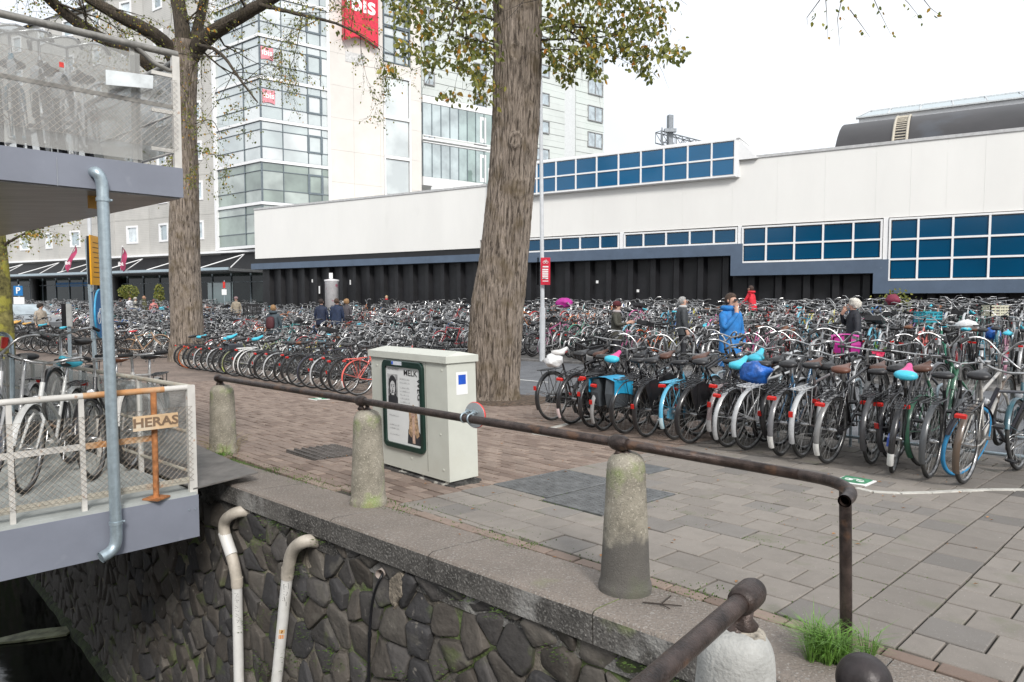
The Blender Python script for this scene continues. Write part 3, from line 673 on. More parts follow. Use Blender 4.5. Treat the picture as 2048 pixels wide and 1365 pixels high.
for k_ in (k1, k2, k3):
    b = MB(); kk = np.array(k_); ax = np.array(k3)-np.array(k1); ax = ax/np.linalg.norm(ax)
    prof = [(-.055, .029), (-.045, .034), (-.03, .040), (-.01, .043), (.01, .043), (.03, .040), (.045, .034), (.055, .029)]
    b.tube([kk+ax*a for a, r_ in prof], [r_ for a, r_ in prof], 16); b.lathe((kk[0], kk[1], kk[2]-.075), [(.02, 0), (.03, .012), (.018, .03), (.024, .06)], 14); b.build('ball_joint', m_iron, rail)
b = MB(); b.tube([(pend[0], pend[1], pend[2]-.05), (at(1690, 1000, pend[1])[0], pend[1], pp[-10][2]-.01)], .0255, 16); b.build('end_post', m_iron, rail)
# the second pipe, on the pale bollard
r2 = thing('bridge_rail', 'dark iron pipe rail rising from the lower edge to the pale bollard', 'handrail', B4)
q0 = np.array(at(1490, 1197, 1.88)); 
dirv = np.array(at(1290, 1372, 1.47))-q0
b = MB(); b.tube([q0+dirv*t_ for t_ in (-.02, .3, .6, 1, 2.2, 3.5)], .0265, 18); b.build('pipe', m_iron, r2)
dn = dirv/np.linalg.norm(dirv)
b = MB(); prof = [(-.075, .022), (-.07, .034), (-.05, .040), (-.02, .041), (.015, .040), (.035, .036), (.04, .028)]
b.tube([q0+dn*a for a, r_ in prof], [r_ for a, r_ in prof], 20); b.lathe((q0[0], q0[1], q0[2]-.085), [(.034, 0), (.038, .012), (.022, .03), (.026, .07)], 16); b.build('socket', m_iron, r2)
bb = MB(); vs = []
bb.lathe((q0[0], q0[1], B4[2]+b4[2]-Guv(u4, v4)-.02), [(.06, 0), (.052, .012), (.036, .02)], 9, smooth=False); bb.build('mortar_pad', mat('old_mortar', (.4, .36, .3), .95, var=.3, scale=30, bump=.8, bscale=60), r2)
# round reflector clamped on the rail
rp = at(933, 829, (k2[1]+(k3[1]-k2[1])*((933-722)/(1238-722))**1.25)); tt = None
best = min([(abs(1024+FPX*p[0]/p[1]-933), i) for i, p in enumerate([np.array(k2)+(np.array(k3)-np.array(k2))*s_ for s_ in np.linspace(0, 1, 200)])])
rp = np.array(k2)+(np.array(k3)-np.array(k2))*(best[1]/199)
ax = (np.array(k3)-np.array(k2)); ax /= np.linalg.norm(ax); nv = np.array((.62, .80, 0)); nv /= np.linalg.norm(nv); sd = np.cross(nv, (0, 0, 1))
rf = thing('round_reflector', 'round grey disc with red rim clamped onto the rail before the cabinet', 'reflector', tuple(rp+nv*.05))
b = MB(); c = rp+nv*.075+(0, 0, .0)+(0, 0, .01); b.tube([c-nv*.006, c+nv*.006], .084, 30); b.build('disc', mat('zinc_back', (.42, .44, .45), .45, metal=.5, var=.1), rf)
b = MB(); P = [c+nv*.004+sd*.08*math.cos(a)+np.array((0, 0, .08))*math.sin(a) for a in np.linspace(0, 2*math.pi, 33)[:-1]]; b.tube(P, .008, 6, closed=True); b.build('red_rim', mat('red_plastic', (.65, .04, .03), .35), rf)
b = MB(); b.tube([c+nv*.0065, c+nv*.009], .07, 30); b.build('red_face', MATS['red_plastic'], rf)
for s_ in (-.032, .032):
    b = MB(); q = rp+ax*s_; a1 = np.cross(ax, (0, 0, 1)); a1 /= np.linalg.norm(a1); a2 = np.cross(a1, ax)
    b.tube([q+(a1*math.cos(a)+a2*math.sin(a))*.030 for a in np.linspace(0, 2*math.pi, 19)[:-1]], .006, 6, closed=True, flat=1.0)
    b.tube([q+a2*.03, q+a2*.045+nv*.04, q+nv*.068+a2*.03], .006, 6); b.box(tuple(q+a2*.042+nv*.03), (.02, .012, .02), h3(ax[:2]), None if False else h3((-ax[1], ax[0]))); b.build('clamp', m_galv, rf)
# iron dome-topped post and grass tuft
g = at(1728, 1362, 2.10); gu, gv = uv_of(g[0], g[1]); t = thing('iron_bollard', 'dark dome-topped iron post cut by the bottom edge beside the grass tuft', 'bollard', W(gu, gv))
b = MB(); zz = g[2]-W(gu, gv)[2]; rr_ = .082
prof = [(.07, -.05), (.07, zz-.03)]+[(rr_*math.cos(a), zz+rr_*math.sin(a)) for a in np.linspace(-.55, math.pi/2-.01, 14)]
b.lathe(W(gu, gv), prof, 32); b.build('post', mat('dark_cast_iron', (.035, .028, .028), .42, metal=.3, var=.25, scale=9, bump=.15), t)
b = MB(); rr = random.Random(2); gp_ = ground(1672, 1322)
for i in range(11):
    a = rr.uniform(0, 6.28); r_ = rr.uniform(0, .13)
    p = (gp_[0]+r_*math.cos(a), gp_[1]+r_*math.sin(a)*.9, gp_[2])
    for _ in range(60):
        a2 = rr.uniform(0, 6.28); l = rr.uniform(.07, .22); d = np.array((math.cos(a2), math.sin(a2), 0)); q = np.array(p)+d*rr.uniform(0, .02); s_ = np.array((-d[1], d[0], 0))*.0017; lean = rr.uniform(.3, 1.5)
        m1 = q+(0, 0, l*.6)+d*l*.25*lean; e_ = q+np.array((0, 0, l*.75))+d*l*.8*lean; b.add([q-s_, q+s_, m1+s_, m1-s_, e_], [(0, 1, 2, 3), (3, 2, 4)])
b.build('grass_tuft', m_grass, None, 'bright green grass tuft at the foot of the rail end post', 'grass tuft', loc=gp_[:3])
b = MB(); rr = random.Random(21)
m_dry = mat('dry_weed', (.36, .3, .17), .9, var=.3)
for i in range(60):
    a = rr.uniform(0, 6.28); r_ = rr.uniform(.11, .17); p = np.array((B1[0]+r_*math.cos(a), B1[1]+r_*math.sin(a), B1[2])); d = np.array((math.cos(a), math.sin(a), 0)); l = rr.uniform(.06, .25)
    b.tube([p, p+(0, 0, l*.6)+d*l*.2, p+(0, 0, l*.75)+d*l*.7], .0016, 3)
b.build('dry_weeds', m_dry, None, 'thin dry weeds round the foot of the farthest granite bollard', 'weeds', loc=B1)
b = MB()
for i in range(60):
    a = rr.uniform(2.6, 5.2); r_ = rr.uniform(.12, .19); p = (B1[0]+r_*math.cos(a), B1[1]+r_*math.sin(a), B1[2]); tuft_blades(b, p, 8, .05, .6, rr)
b.build('green_weeds', m_grass, None, 'low green weeds at the foot of the farthest granite bollard', 'weeds', loc=B1)

# ================================================================= utility cabinet with poster frame
m_cab = mat('cabinet_paint', (.55, .56, .50), .5, var=.035, scale=3, bump=.06, bscale=200, spots=[(40, .70, (.3, .28, .22), .6), (1.2, .6, (.48, .47, .4), .5)])
m_cabw = mat('cabinet_base', (.09, .085, .08), .9, var=.4, scale=14, bump=.6, spots=[(13, .56, (.6, .58, .52), .85)])
cu0, cu1, cv0, cv1 = 4.66, 5.84, 3.80, 4.13; ch = 1.13
cz = W(5.2, 3.95)[2]
cab = thing('utility_cabinet', 'pale grey-green street utility cabinet with a framed poster on its front', 'utility box', (*XY(5.25, 3.95), cz))
TL = .035       # the cabinet leans a little along the quay
def cp(u, v, h): x, y = XY(u+TL*h, v); return (x, y, cz+h)
def cbox(bm, u0, u1, v0, v1, h0, h1, m=0, bev=.0):
    vs = [cp(u, v, h) for h in (h0, h1) for v in (v0, v1) for u in (u0, u1)]
    bm.add(vs, [(0, 2, 3, 1), (4, 5, 7, 6), (0, 1, 5, 4), (2, 6, 7, 3), (0, 4, 6, 2), (1, 3, 7, 5)], m)
b = MB(); cbox(b, cu0-.02, cu1+.01, cv0-.02, cv1+.02, -.08, .02); cbox(b, cu0+.02, cu1-.02, cv0+.02, cv1-.02, .0, .05); b.build('plinth', m_cabw, cab)
b = MB(); cbox(b, cu0, cu1, cv0, cv1, .045, ch-.045); b.build('body', m_cab, cab)
b = MB(); cbox(b, cu0-.02, cu1+.02, cv0-.025, cv1+.02, ch-.045, ch+.015)
tp = [cp(cu0-.02, cv0-.025, ch+.015), cp(cu1+.02, cv0-.025, ch+.015), cp(cu1+.02, cv1+.02, ch+.015), cp(cu0-.02, cv1+.02, ch+.015), cp(cu0+.02, (cv0+cv1)/2, ch+.05), cp(cu1-.02, (cv0+cv1)/2, ch+.05)]
b.add(tp, [(0, 4, 5, 1), (2, 5, 4, 3), (1, 5, 2), (3, 4, 0)]); b.build('lid', m_cab, cab)
for s_ in (0,):
    b = MB(); cbox(b, cu0+.30, cu0+.304, cv0-.003, cv0, .09, ch-.06); b.build('door_seam', mat('seam_shadow', (.25, .25, .22), .8), cab)
for (u, h) in ((cu0+.07, 1.02), (cu0+.11, .45), (cu0+.08, .14), (cu0+.55, .17), (cu1-.1, 1.0)):
    b = MB(); p = np.array(cp(u, cv0, h)); b.tube([p, p-np.array(h3(V))*.006], .009, 10); b.build('bolt', m_cab, cab)
# frame and poster
fu0, fu1, fh0, fh1 = 5.02, 5.69, .28, 1.14-.02
pz = lambda u, v, h: np.array(cp(u, v, h))
m_fr = mat('green_frame', (.005, .028, .02), .35, var=.15, coat=.3)
fa = pz(5.02, cv0, .20); 
au = -(pz(6, cv0, .5)-pz(5, cv0, .5)); au = au/np.linalg.norm(au)     # to the viewer's right
ah = pz(5, cv0, 1)-pz(5, cv0, 0); ah = ah/np.linalg.norm(ah); fn = np.cross(au, ah)
o_ = pz(5.62, cv0-.004, .235)            # lower left corner of the frame as seen
FW, FH = .64, .835
def rrect(w_, h_, r_, n_=5, x=0, y=0):
    P = []
    for cx, cy, a0 in ((w_-r_, r_, -90), (w_-r_, h_-r_, 0), (r_, h_-r_, 90), (r_, r_, 180)):
        for i in range(n_+1): a = R(a0+90*i/n_); P.append((x+cx+r_*math.cos(a), y+cy+r_*math.sin(a)))
    return P
b = MB(); Ro = rrect(FW, FH, .06); Ri = rrect(FW-.09, FH-.11, .025, 5, .045, .05); n_ = len(Ro)
L3 = lambda P, d: [o_+au*x+ah*y+fn*d for x, y in P]
vs = L3(Ro, 0)+L3(Ro, .022)+L3(rrect(FW-.012, FH-.012, .055, 5, .006, .006), .028)+L3(Ri, .026)+L3(Ri, .004)
b.add(vs, [(l*n_+i, l*n_+(i+1) % n_, (l+1)*n_+(i+1) % n_, (l+1)*n_+i) for l in range(4) for i in range(n_)]); b.build('poster_frame', m_fr, cab)
poster = MB().prism(Ri, o_+fn*.004, au, ah, .003).build('poster', mat('poster_paper', (.74, .75, .74), .35, var=.02), cab)
pp0 = o_+fn*.008
m_pg = mat('poster_grey', (.45, .45, .45), .6, var=.25, scale=20); m_sk = mat('printed_skin', (.6, .42, .33), .6, var=.2, scale=18); m_hair = mat('printed_blond_hair', (.5, .33, .2), .6, var=.35, scale=30)
m_dk = mat('printed_dark', (.03, .03, .035), .6, var=.1)
def pl(bm, poly, d=.0, m=0): bm.add([pp0+au*x+ah*y+fn*d for x, y in poly], [tuple(range(len(poly)))], m)
def ell(cx, cy, rx, ry, n_=20): return [(cx+rx*math.cos(2*math.pi*i/n_), cy+ry*math.sin(2*math.pi*i/n_)) for i in range(n_)]
b = MB()
pl(b, [(.07, .41), (.235, .41), (.235, .70), (.07, .70)], 0, 0)
pl(b, [(.075, .41), (.235, .41), (.232, .48), (.195, .515), (.115, .515), (.08, .48)], .0006, 1)
pl(b, ell(.152, .60, .062, .09), .0006, 1); pl(b, [(.092, .49), (.108, .49), (.112, .63), (.094, .66)], .0008, 1); pl(b, [(.197, .50), (.212, .49), (.215, .66), (.196, .63)], .0008, 1)
pl(b, ell(.153, .575, .042, .062), .0012, 2); pl(b, [(.13, .50), (.176, .50), (.172, .53), (.135, .53)], .0011, 2)
for x in (.136, .17): pl(b, ell(x, .585, .010, .0045, 10), .0016, 1); pl(b, [(x-.013, .597), (x+.013, .598), (x+.011, .602), (x-.011, .602)], .0016, 1)
pl(b, ell(.153, .545, .014, .005, 10), .0016, 1); pl(b, ell(.153, .565, .006, .005, 8), .0016, 1); pl(b, ell(.153, .527, .014, .008, 10), .0016, 1)
pl(b, [(.112, .63), (.152, .645), (.194, .63), (.19, .66), (.15, .67), (.115, .66)], .0016, 1)
b.build('portrait_print', [m_pg, m_dk, mat('poster_light_grey', (.62, .62, .62), .6, var=.1)], poster)
b = MB()
pl(b, [(.37, .07), (.585, .07), (.58, .17), (.52, .23), (.44, .24), (.385, .2)], .0004, 0)
pl(b, [(.39, .17), (.405, .28), (.40, .36), (.43, .42), (.475, .44), (.52, .41), (.53, .34), (.545, .24), (.555, .16), (.515, .13), (.47, .2), (.43, .13)], .0008, 1)
pl(b, ell(.468, .355, .033, .05), .0014, 2); pl(b, [(.45, .08), (.49, .08), (.488, .32), (.452, .32)], .0012, 2)
pl(b, [(.43, .36), (.44, .41), (.475, .425), (.505, .40), (.505, .34), (.485, .385), (.455, .39)], .0018, 1)
for x in (.457, .481): pl(b, ell(x, .362, .007, .0035, 8), .002, 0)
pl(b, ell(.469, .33, .01, .004, 8), .002, 3)
b.build('portrait_print', [m_dk, m_hair, m_sk, mat('print_red', (.5, .05, .05), .6)], poster)
T = lambda s_, size, x, y, m, bold=0, sx=1, up=False: put_text(s_, size, m, tuple(pp0+au*x+ah*y+fn*.002), au if not up else -ah, ah if not up else au, poster, 'lettering', bold, .0003, sx)
m_ltxt = mat('faint_print', (.33, .33, .33), .6, var=0)
T('november', .045, .17, .755, m_ltxt, 0, 1.0); T('MELK', .075, .44, .725, m_print, .0005, 1.15); T('WEG', .075, .565, .585, m_print, .0005, 1.2, True)
b = MB(); rr = random.Random(8)
for (x, y0, n2) in ((.27, .655, 2), (.27, .575, 3), (.27, .475, 3), (.09, .37, 1), (.09, .30, 1), (.09, .21, 2), (.09, .12, 1)):
    for i in range(n2):
        yy = y0-.033*i; xx = x
        while xx < x+.15: # illegible small type
            w_ = rr.uniform(.012, .022); pl(b, [(xx, yy), (xx+.0015, yy), (xx+.0015, yy+.02), (xx, yy+.02)], .0012); pl(b, [(xx, yy+rr.choice((0, .009, .0185))), (xx+w_*.7, yy+.001), (xx+w_*.7, yy+.0028), (xx, yy+.0028)], .0012); xx += w_
b.build('small_print', m_ltxt, poster)
st = MB(); st.prism([(0, 0), (.165, 0), (.165, .035), (0, .035)], o_+fn*.029+au*.17+ah*.793, au, ah, .001); s_o = st.build('frame_plate', mat('pale_label', (.6, .63, .68), .5), cab)
st = MB(); st.prism([(0, 0), (.025, 0), (.025, .028), (0, .028)], o_+fn*.031+au*.175+ah*.797, au, ah, .001); st.build('blue_mark', mat('blue_print', (.01, .09, .55), .5), s_o)
# stickers on the side
sn = h3(-U); sa = h3(V); 
side = lambda v, h, d: np.array(cp(cu0-.0, v, h))+np.array(sn)*d
p = side(3.90, .80, .001); MB().prism([(0, 0), (.13, 0), (.13, .2), (0, .2)], p, sa, ah, .001).build('white_sticker', m_white, cab)
p = side(3.925, .89, .003); MB().prism([(0, 0), (.085, 0), (.085, .085), (0, .085)], p, sa, ah, .001).build('blue_sticker', MATS['blue_print'], cab)
# drain pipes and cable on the wall
def poly_u(pts, v, r_, bm, n_=16):
    bm.tube(pts, r_, n_)
def wallpt(px, py, off):
    v_ = 2.45
    for _ in range(4): p_ = onplane(px, py, V, v_-off); v_ = arris(uv_of(p_[0], p_[1])[0])+.035
    return np.array(p_)
def curve(P, it=3):
    P = [np.array(p, float) for p in P]
    for _ in range(it):
        Q = [P[0]]
        for i in range(len(P)-1): Q += [P[i]*.75+P[i+1]*.25, P[i]*.25+P[i+1]*.75]
        Q.append(P[-1]); P = Q
    return P
for (pxs, lb, marks) in (([(505, 1022, -.05), (468, 1024, .09), (442, 1048, .09), (466, 1118, .09), (474, 1160, .07), (478, 1365, .07)], 'white plastic drain pipe with the double bend, nearer the platform', [[(0, 0), (.5, .1), (.2, .3), (.6, .4), (.1, .5)], [(.0, .7), (.6, .8), (.3, .65), (.35, 1)], [(.1, 1.3), (.5, 1.5), (.0, 1.6)], [(.1, 1.8), (.6, 1.9)], [(.1, 2.1), (.5, 2.3), (.1, 2.35), (.6, 2.55)], [(.2, 2.75), (.6, 2.85), (.3, 3.05)]]),
                         ([(638, 1085, -.05), (612, 1080, .09), (584, 1098, .09), (576, 1140, .07), (553, 1365, .07)], 'white plastic drain pipe with scribbles and small stickers, right of the other', [[(0, .1), (.6, 0), (.7, .5), (.1, .6), (0, .1)], [(.25, .3), (.4, .35)], [(.1, .8), (.6, .9), (.5, 1.2), (.1, 1.1)], [(.0, 1.5), (.6, 1.45)], [(.2, 1.3), (.4, 1.8)], [(.05, 1.7), (.6, 2.0)], [(.55, 1.85), (.6, 2.3)]])):
    P = [wallpt(x, y, o) for x, y, o in pxs]; t = thing('drain_pipe', lb, 'drain pipe', tuple(P[0]))
    k_ = len(P)-2 if len(P) == 6 else len(P)-2
    el = curve(P[:-1] + [P[-2]*.93+P[-1]*.07], 3); b = MB(); b.tube(el, .048, 20); b.build('elbow', m_pvcb, t)
    b = MB(); dd = P[-1]-P[-2]; b.tube([P[-2], P[-1], P[-1]+dd/np.linalg.norm(dd)*1.6], .043, 20); pipe = b.build('pipe', m_pvc, t)
    b = MB(); b.tube([P[-2]-dd*.02, P[-2]+dd*.05], .050, 20); b.build('collar', m_pvcb, t)
    if len(P) == 6:
        b = MB(); b.tube([P[2]*.75+P[3]*.25, P[2]*.1+P[3]*.9], .0505, 20); b.build('white_sleeve', m_pvc, t)
    cc = -np.array(P[-2]); dnn = dd/np.linalg.norm(dd); view = np.array((0, 0, HC))-P[-2]; view[2] = 0; view = view/np.linalg.norm(view); rt = np.cross(dnn, view); rt /= np.linalg.norm(rt)
    b = MB(); sc = .085
    for st_ in marks:
        pl_ = [P[-2]+dnn*(.10+y*sc)+ (rt*math.sin((x-.4)*1.3)*-1+view*math.cos((x-.4)*1.3))*.0437 for x, y in st_]; b.tube(pl_, .0018, 4)
    b.build('scribble', m_print, pipe)
    if len(P) == 5:
        for (s_, cl, ch_) in ((.30, mat('yellow_sticker', (.7, .42, .12), .5), '?'), (.345, mat('orange_sticker', (.75, .3, .08), .5), None)):
            c = P[-2]+dnn*(s_+.22)+view*.0445; b = MB(); 
            b.add([P[-2]+dnn*(s_+.22+q)+(rt*math.sin(a)*-1+view*math.cos(a))*.0437 for q in (-.018, .018) for a in (-.5, -.25, 0, .25, .5)], [(i, i+1, i+6, i+5) for i in range(4)]); b.build('sticker', cl, pipe)
            if ch_: put_text('?', .035, mat('dark_red_print', (.25, .02, .01), .6), tuple(c+view*.002), tuple(-rt if (rt@np.array((1, 0, 0))) < 0 else rt), tuple(-dnn), pipe, 'lettering', .001)
P = [wallpt(x, y, o) for x, y, o in ((772, 1140, -.06), (764, 1150, .05), (748, 1185, .06), (741, 1230, .05), (738, 1300, .05), (737, 1380, .05), (739, 1500, .05))]
t = thing('wall_cable', 'black cable hanging out of a small white sleeve in the wall', 'cable', tuple(P[0])); b = MB(); b.tube(curve(P, 2), .010, 10); b.build('cable', m_black, t)
b = MB(); b.tube([P[0], P[0]*.35+P[1]*.65-np.array(h3(V))*.03], .03, 18, cap=False); b.build('sleeve', mat('pink_white_sleeve', (.6, .52, .47), .5), t)
b = MB(); q = P[3]*.5+P[4]*.5; b.tube([q, q+(0, 0, -.03)], .014, 10); b.build('cable_joint', m_black, t)
b = MB(); p = wallpt(790, 1165, .0); 
poly = [(-.10, -.16), (-.02, -.22), (.06, -.15), (.14, .0), (.10, .09), (-.04, .1), (-.12, .02)]
b.prism([(x*.75+.03*math.sin(y*60), y*.95) for x, y in [(-.10, -.16), (-.06, -.2), (-.02, -.17), (.0, -.22), (.05, -.15), (.08, -.08), (.13, -.02), (.14, .03), (.10, .09), (-.04, .1), (-.12, .02)]], tuple(p+(0, 0, .02)-np.array(h3(-V))*.03), h3(-U), (0, 0, 1), .035, bev=.008); b.build('mortar_patch', mat('tan_mortar', (.27, .23, .18), .95, var=.3, scale=18, bump=.8, bscale=40), quay)
for (px, py, s_) in ():
    p = wallpt(px, py, .0); MB().prism([(x*.7*s_, y*.9*s_) for x, y in poly], tuple(p-np.array(h3(-V))*.03), h3(-U), (0, 0, 1), .035, bev=.012).build('mortar_patch', MATS['tan_mortar'], quay)

# ================================================================= floating cycle platform on the left
DU = 5.83; zt, zb = -.17, -.53
AE = np.array((math.sin(R(-50)), math.cos(R(-50))))            # its long side, along the quay
plat = thing('cycle_platform', 'two-level grey painted steel cycle parking platform moored along the quay', 'parking deck', (*XY(DU, .6), zt))
c0 = np.array(XY(DU, 2.10)); far = AE*26
def slab(bm, cfront, vlen, z0, z1, L_=26, m=0, over=0):
    a = np.array(cfront); b_ = a - V*vlen; c = b_+AE*L_; d = a+AE*L_
    bm.add([(*q, z) for z in (z0, z1) for q in (a, b_, c, d)], [(0, 1, 2, 3), (7, 6, 5, 4), (0, 4, 5, 1), (1, 5, 6, 2), (2, 6, 7, 3), (3, 7, 4, 0)], m)
b = MB(); slab(b, c0, 4.6, zb, zt-.012); b.build('lower_beam', m_deck, plat)
b = MB(); slab(b, c0-V*.01+AE*.01, 4.58, zt-.012, zt+.012); b.build('lower_floor', m_decktop, plat)
UZ0, UZ1 = 2.225, 2.455
c1_ = np.array(onplane(367, 390, U, DU-.02)[:2]); cu_ = c1_
b = MB(); slab(b, cu_, 4.6, UZ0, UZ1); b.build('upper_beam', m_deck, plat)
b = MB(); slab(b, cu_-V*.02+AE*.02, 4.5, UZ0-.012, UZ0+.0); b.build('soffit', m_under, plat)
for s_ in np.arange(3.0, 26, 4.5):
    for dv in (.6, 3.9):
        b = MB(); q = cu_-V*dv+AE*s_; b.box((q[0], q[1], (zt+UZ0)/2), (.12, .12, UZ0-zt), (AE[0], AE[1], 0), (-AE[1], AE[0], 0)); b.build('column', m_deck, plat)
# orange panel tucked under the upper deck
q = np.array(at(186, 402, 5.4)); b = MB(); b.box(tuple(q), (.07, .02, .12), h3(V), h3(U)); b.build('orange_panel', mat('orange_panel_paint', (.55, .28, .04), .5), plat)
onU = lambda px, py, off=0: np.array(onplane(px, py, U, DU-off))
for (px, py) in ((378, 1020), (390, 1018)):
    p = onU(px, py, .0); b = MB(); b.tube([p, p-np.array(h3(U))*.01], .006, 8); b.build('bolt', m_galv, plat)
# seams in the upper beam
for px in (113,):
    p = onU(px, 345, .0); b = MB(); b.box(tuple(p-np.array(h3(U))*.021), (.004, .004, .2), h3(V), h3(U)); b.build('weld_seam', mat('light_seam', (.32, .34, .37), .5), plat)
# downpipe
dp = thing('downpipe', 'galvanised steel downpipe running down the front of the cycle platform', 'downpipe', tuple(onU(215, 700, .07)))
P = [onU(186, 347, -.02), onU(192, 343, .07), onU(204, 360, .07), onU(206, 400, .07)]
b = MB(); b.tube(curve(P, 3), .041, 20); b.build('upper_elbow', m_galv, dp)
b = MB(); b.tube([onU(205.5, 395, .07), onU(232, 1052, .07)], .040, 22); b.build('pipe', m_galv, dp)
P = [onU(232, 1045, .07), onU(233, 1085, .07), onU(224, 1103, .08), onU(202, 1116, .1)]
b = MB(); b.tube(curve(P, 3), .042, 20, cap=False); b.tube(curve(P, 3)[-3:], .036, 16); b.build('lower_elbow', m_galv, dp)
for (px, py) in ((206, 400), (232, 1046)):
    b = MB(); p = onU(px, py, .07); b.tube([p+(0, 0, .012), p-(0, 0, .012)], .047, 22); b.tube([p+np.array(h3(V))*.04, p+np.array(h3(V))*.06-np.array(h3(-U))*.0], .01, 6); b.tube([p, p+np.array(h3(U))*.08], .009, 6); b.build('bracket', m_galv, dp)
# railings
def chainmesh(bm, pA, pB, z0, z1, step=.043, r_=.0014):
    """diamond wire mesh between two vertical edges"""
    pA, pB = np.array(pA, float), np.array(pB, float); L_ = np.linalg.norm(pB-pA); ax = (pB-pA)/L_; H = z1-z0
    for s_ in (1, -1):
        x = -H if s_ > 0 else 0
        while x < (L_ if s_ > 0 else L_+H):
            x0, y0, x1, y1 = (x, 0, x+H, H) if s_ > 0 else (x, 0, x-H, H)
            if s_ > 0:
                if x0 < 0: y0 -= x0; x0 = 0
                if x1 > L_: y1 -= (x1-L_); x1 = L_
            else:
                if x1 < 0: y1 += x1; x1 = 0
                if x0 > L_: y0 += (x0-L_); x0 = L_
            if y1-y0 > .01: bm.tube([(*(pA+ax*x0), z0+y0), (*(pA+ax*x1), z0+y1)], r_, 3, cap=False, smooth=False)
            x += step
    nz = int(L_/(step/2)); 
    for z in (z0, z1): bm.tube([(*pA, z), (*pB, z)], r_, 3, cap=False)
inn = .07
lc = np.array(onplane(381, 800, U, DU+.05)[:2]); ll = lc-V*4.3; lr = lc+AE*9
zr = .705
lr_t = thing('lower_railing', 'cream steel railing with orange rust and wire mesh on the lower platform', 'railing', (*lc, zt))
q1_ = np.array(onplane(165, 800, U, DU+.05)[:2]); q2_ = np.array(onplane(328, 800, U, DU+.05)[:2])
for a_, c_, m_ in ((ll, q1_, m_railw), (q1_, q2_, m_rail2), (q2_, lc-V*.02, m_railw)): b = MB(); b.tube([(*a_, zr-.003), (*c_, zr-.003)], .024, 14); b.build('top_rail', m_, lr_t)
b = MB(); b.tube([(*lc, zr), (*lr, zr)], .020, 12); b.build('side_top_rail', m_rail, lr_t)
for a_, c_, m_ in ((ll, q1_, m_railw), (q1_, q2_-V*.07, m_rail2)): b = MB(); b.box(((a_[0]+c_[0])/2, (a_[1]+c_[1])/2, .325), (np.linalg.norm(c_-a_), .012, .045), h3(V), h3(U)); b.build('middle_rail', m_, lr_t)
b = MB(); b.box(((ll[0]+lc[0])/2, (ll[1]+lc[1])/2, -.06), (4.3, .012, .05), h3(V), h3(U)); b.build('bottom_rail', m_rail, lr_t)
for z in (.33, .0): b = MB(); b.tube([(*lc, z), (*lr, z)], .014, 8); b.build('side_rail', m_rail, lr_t)
def post(x, y, z0, z1, m, parent, w_=.05, nm='post', plate=False):
    b = MB(); b.box((x, y, (z0+z1)/2), (w_, w_*.75, z1-z0), h3(V), h3(U)); o = b.build(nm, m, parent)
    if plate: b = MB(); b.box((x, y, z0+.006), (.24, .13, .012), h3(V), h3(U), rz=0); b.build('foot_plate', m_rust, parent)
post(*lc, zt-.1, zr+.015, m_railw, lr_t, .06)
for px in (20, 165):
    p = onplane(px, 900, U, DU+.05); post(p[0], p[1], zt, zr-.02, m_railw, lr_t, .034)
p = onplane(310, 900, U, DU+.02); b = MB(); b.tube([(p[0], p[1], zt), (p[0], p[1], zr-.02)], .022, 14); b.build('post', m_rust, lr_t)
b = MB(); b.box((p[0], p[1], zt+.02), (.15, .15, .012), h3(V*.8+U*.5), h3(U*.8-V*.5)); b.build('foot_plate', m_rust, lr_t)
for i in range(1, 9):
    q = lc+AE*i*1.0; post(q[0], q[1], zt, zr, m_railw, lr_t, .04)
off = -U*.03
b = MB(); chainmesh(b, ll+off, lc+off, -.06, .55); b.build('wire_mesh', m_wire, lr_t, kind='stuff')
b = MB(); so_ = np.array((AE[1], -AE[0]))*.02; chainmesh(b, lc+so_, lc+AE*2.2+so_, -.05, .52); b.build('wire_mesh', m_wire, lr_t, kind='stuff')
m_persp = glassy('scratched_perspex', (.55, .55, .53), .12, .12, transp=.72); m_persp2 = glassy('scratched_perspex_top', (.40, .38, .35), .06, .14, transp=.62)
b = MB(); a_, c_ = lc+AE*.06, lc+AE*8.8; b.box((*((a_+c_)/2), .36), (8.7, .005, .62), (AE[0], AE[1], 0), (-AE[1], AE[0], 0)); b.build('clear_panel', m_persp, lr_t)
# maker's plate on the railing
hp = thing('name_plate', 'rusting orange plate lettered HERAS on the lower railing', 'sign plate', tuple(onU(306, 843, .02)))
pa = onU(262, 857, .0); pb = onU(352, 852, .0); axp = (pb-pa); axp[2] = 0; Lp = np.linalg.norm(axp); axp /= Lp; c = (onU(262, 845, .0)+onU(352, 838, .0))/2; c[2] = (onU(306, 843, 0))[2]; c = c-np.array(h3(U))*.045
b = MB(); b.box(tuple(c), (Lp, .006, .115), tuple(axp), h3(U), ); pla = b.build('plate', mat('rusty_orange_plate', (.66, .46, .27), .6, var=.12, scale=5, spots=[(3.5, .55, (.6, .55, .45), .8)]), hp)
put_text('HERAS', .098, mat('plate_letter', (.2, .13, .08), .6), tuple(c-np.array(h3(U))*.0045), tuple(axp), (0, 0, 1), pla, 'lettering', .003, sx=1.15)
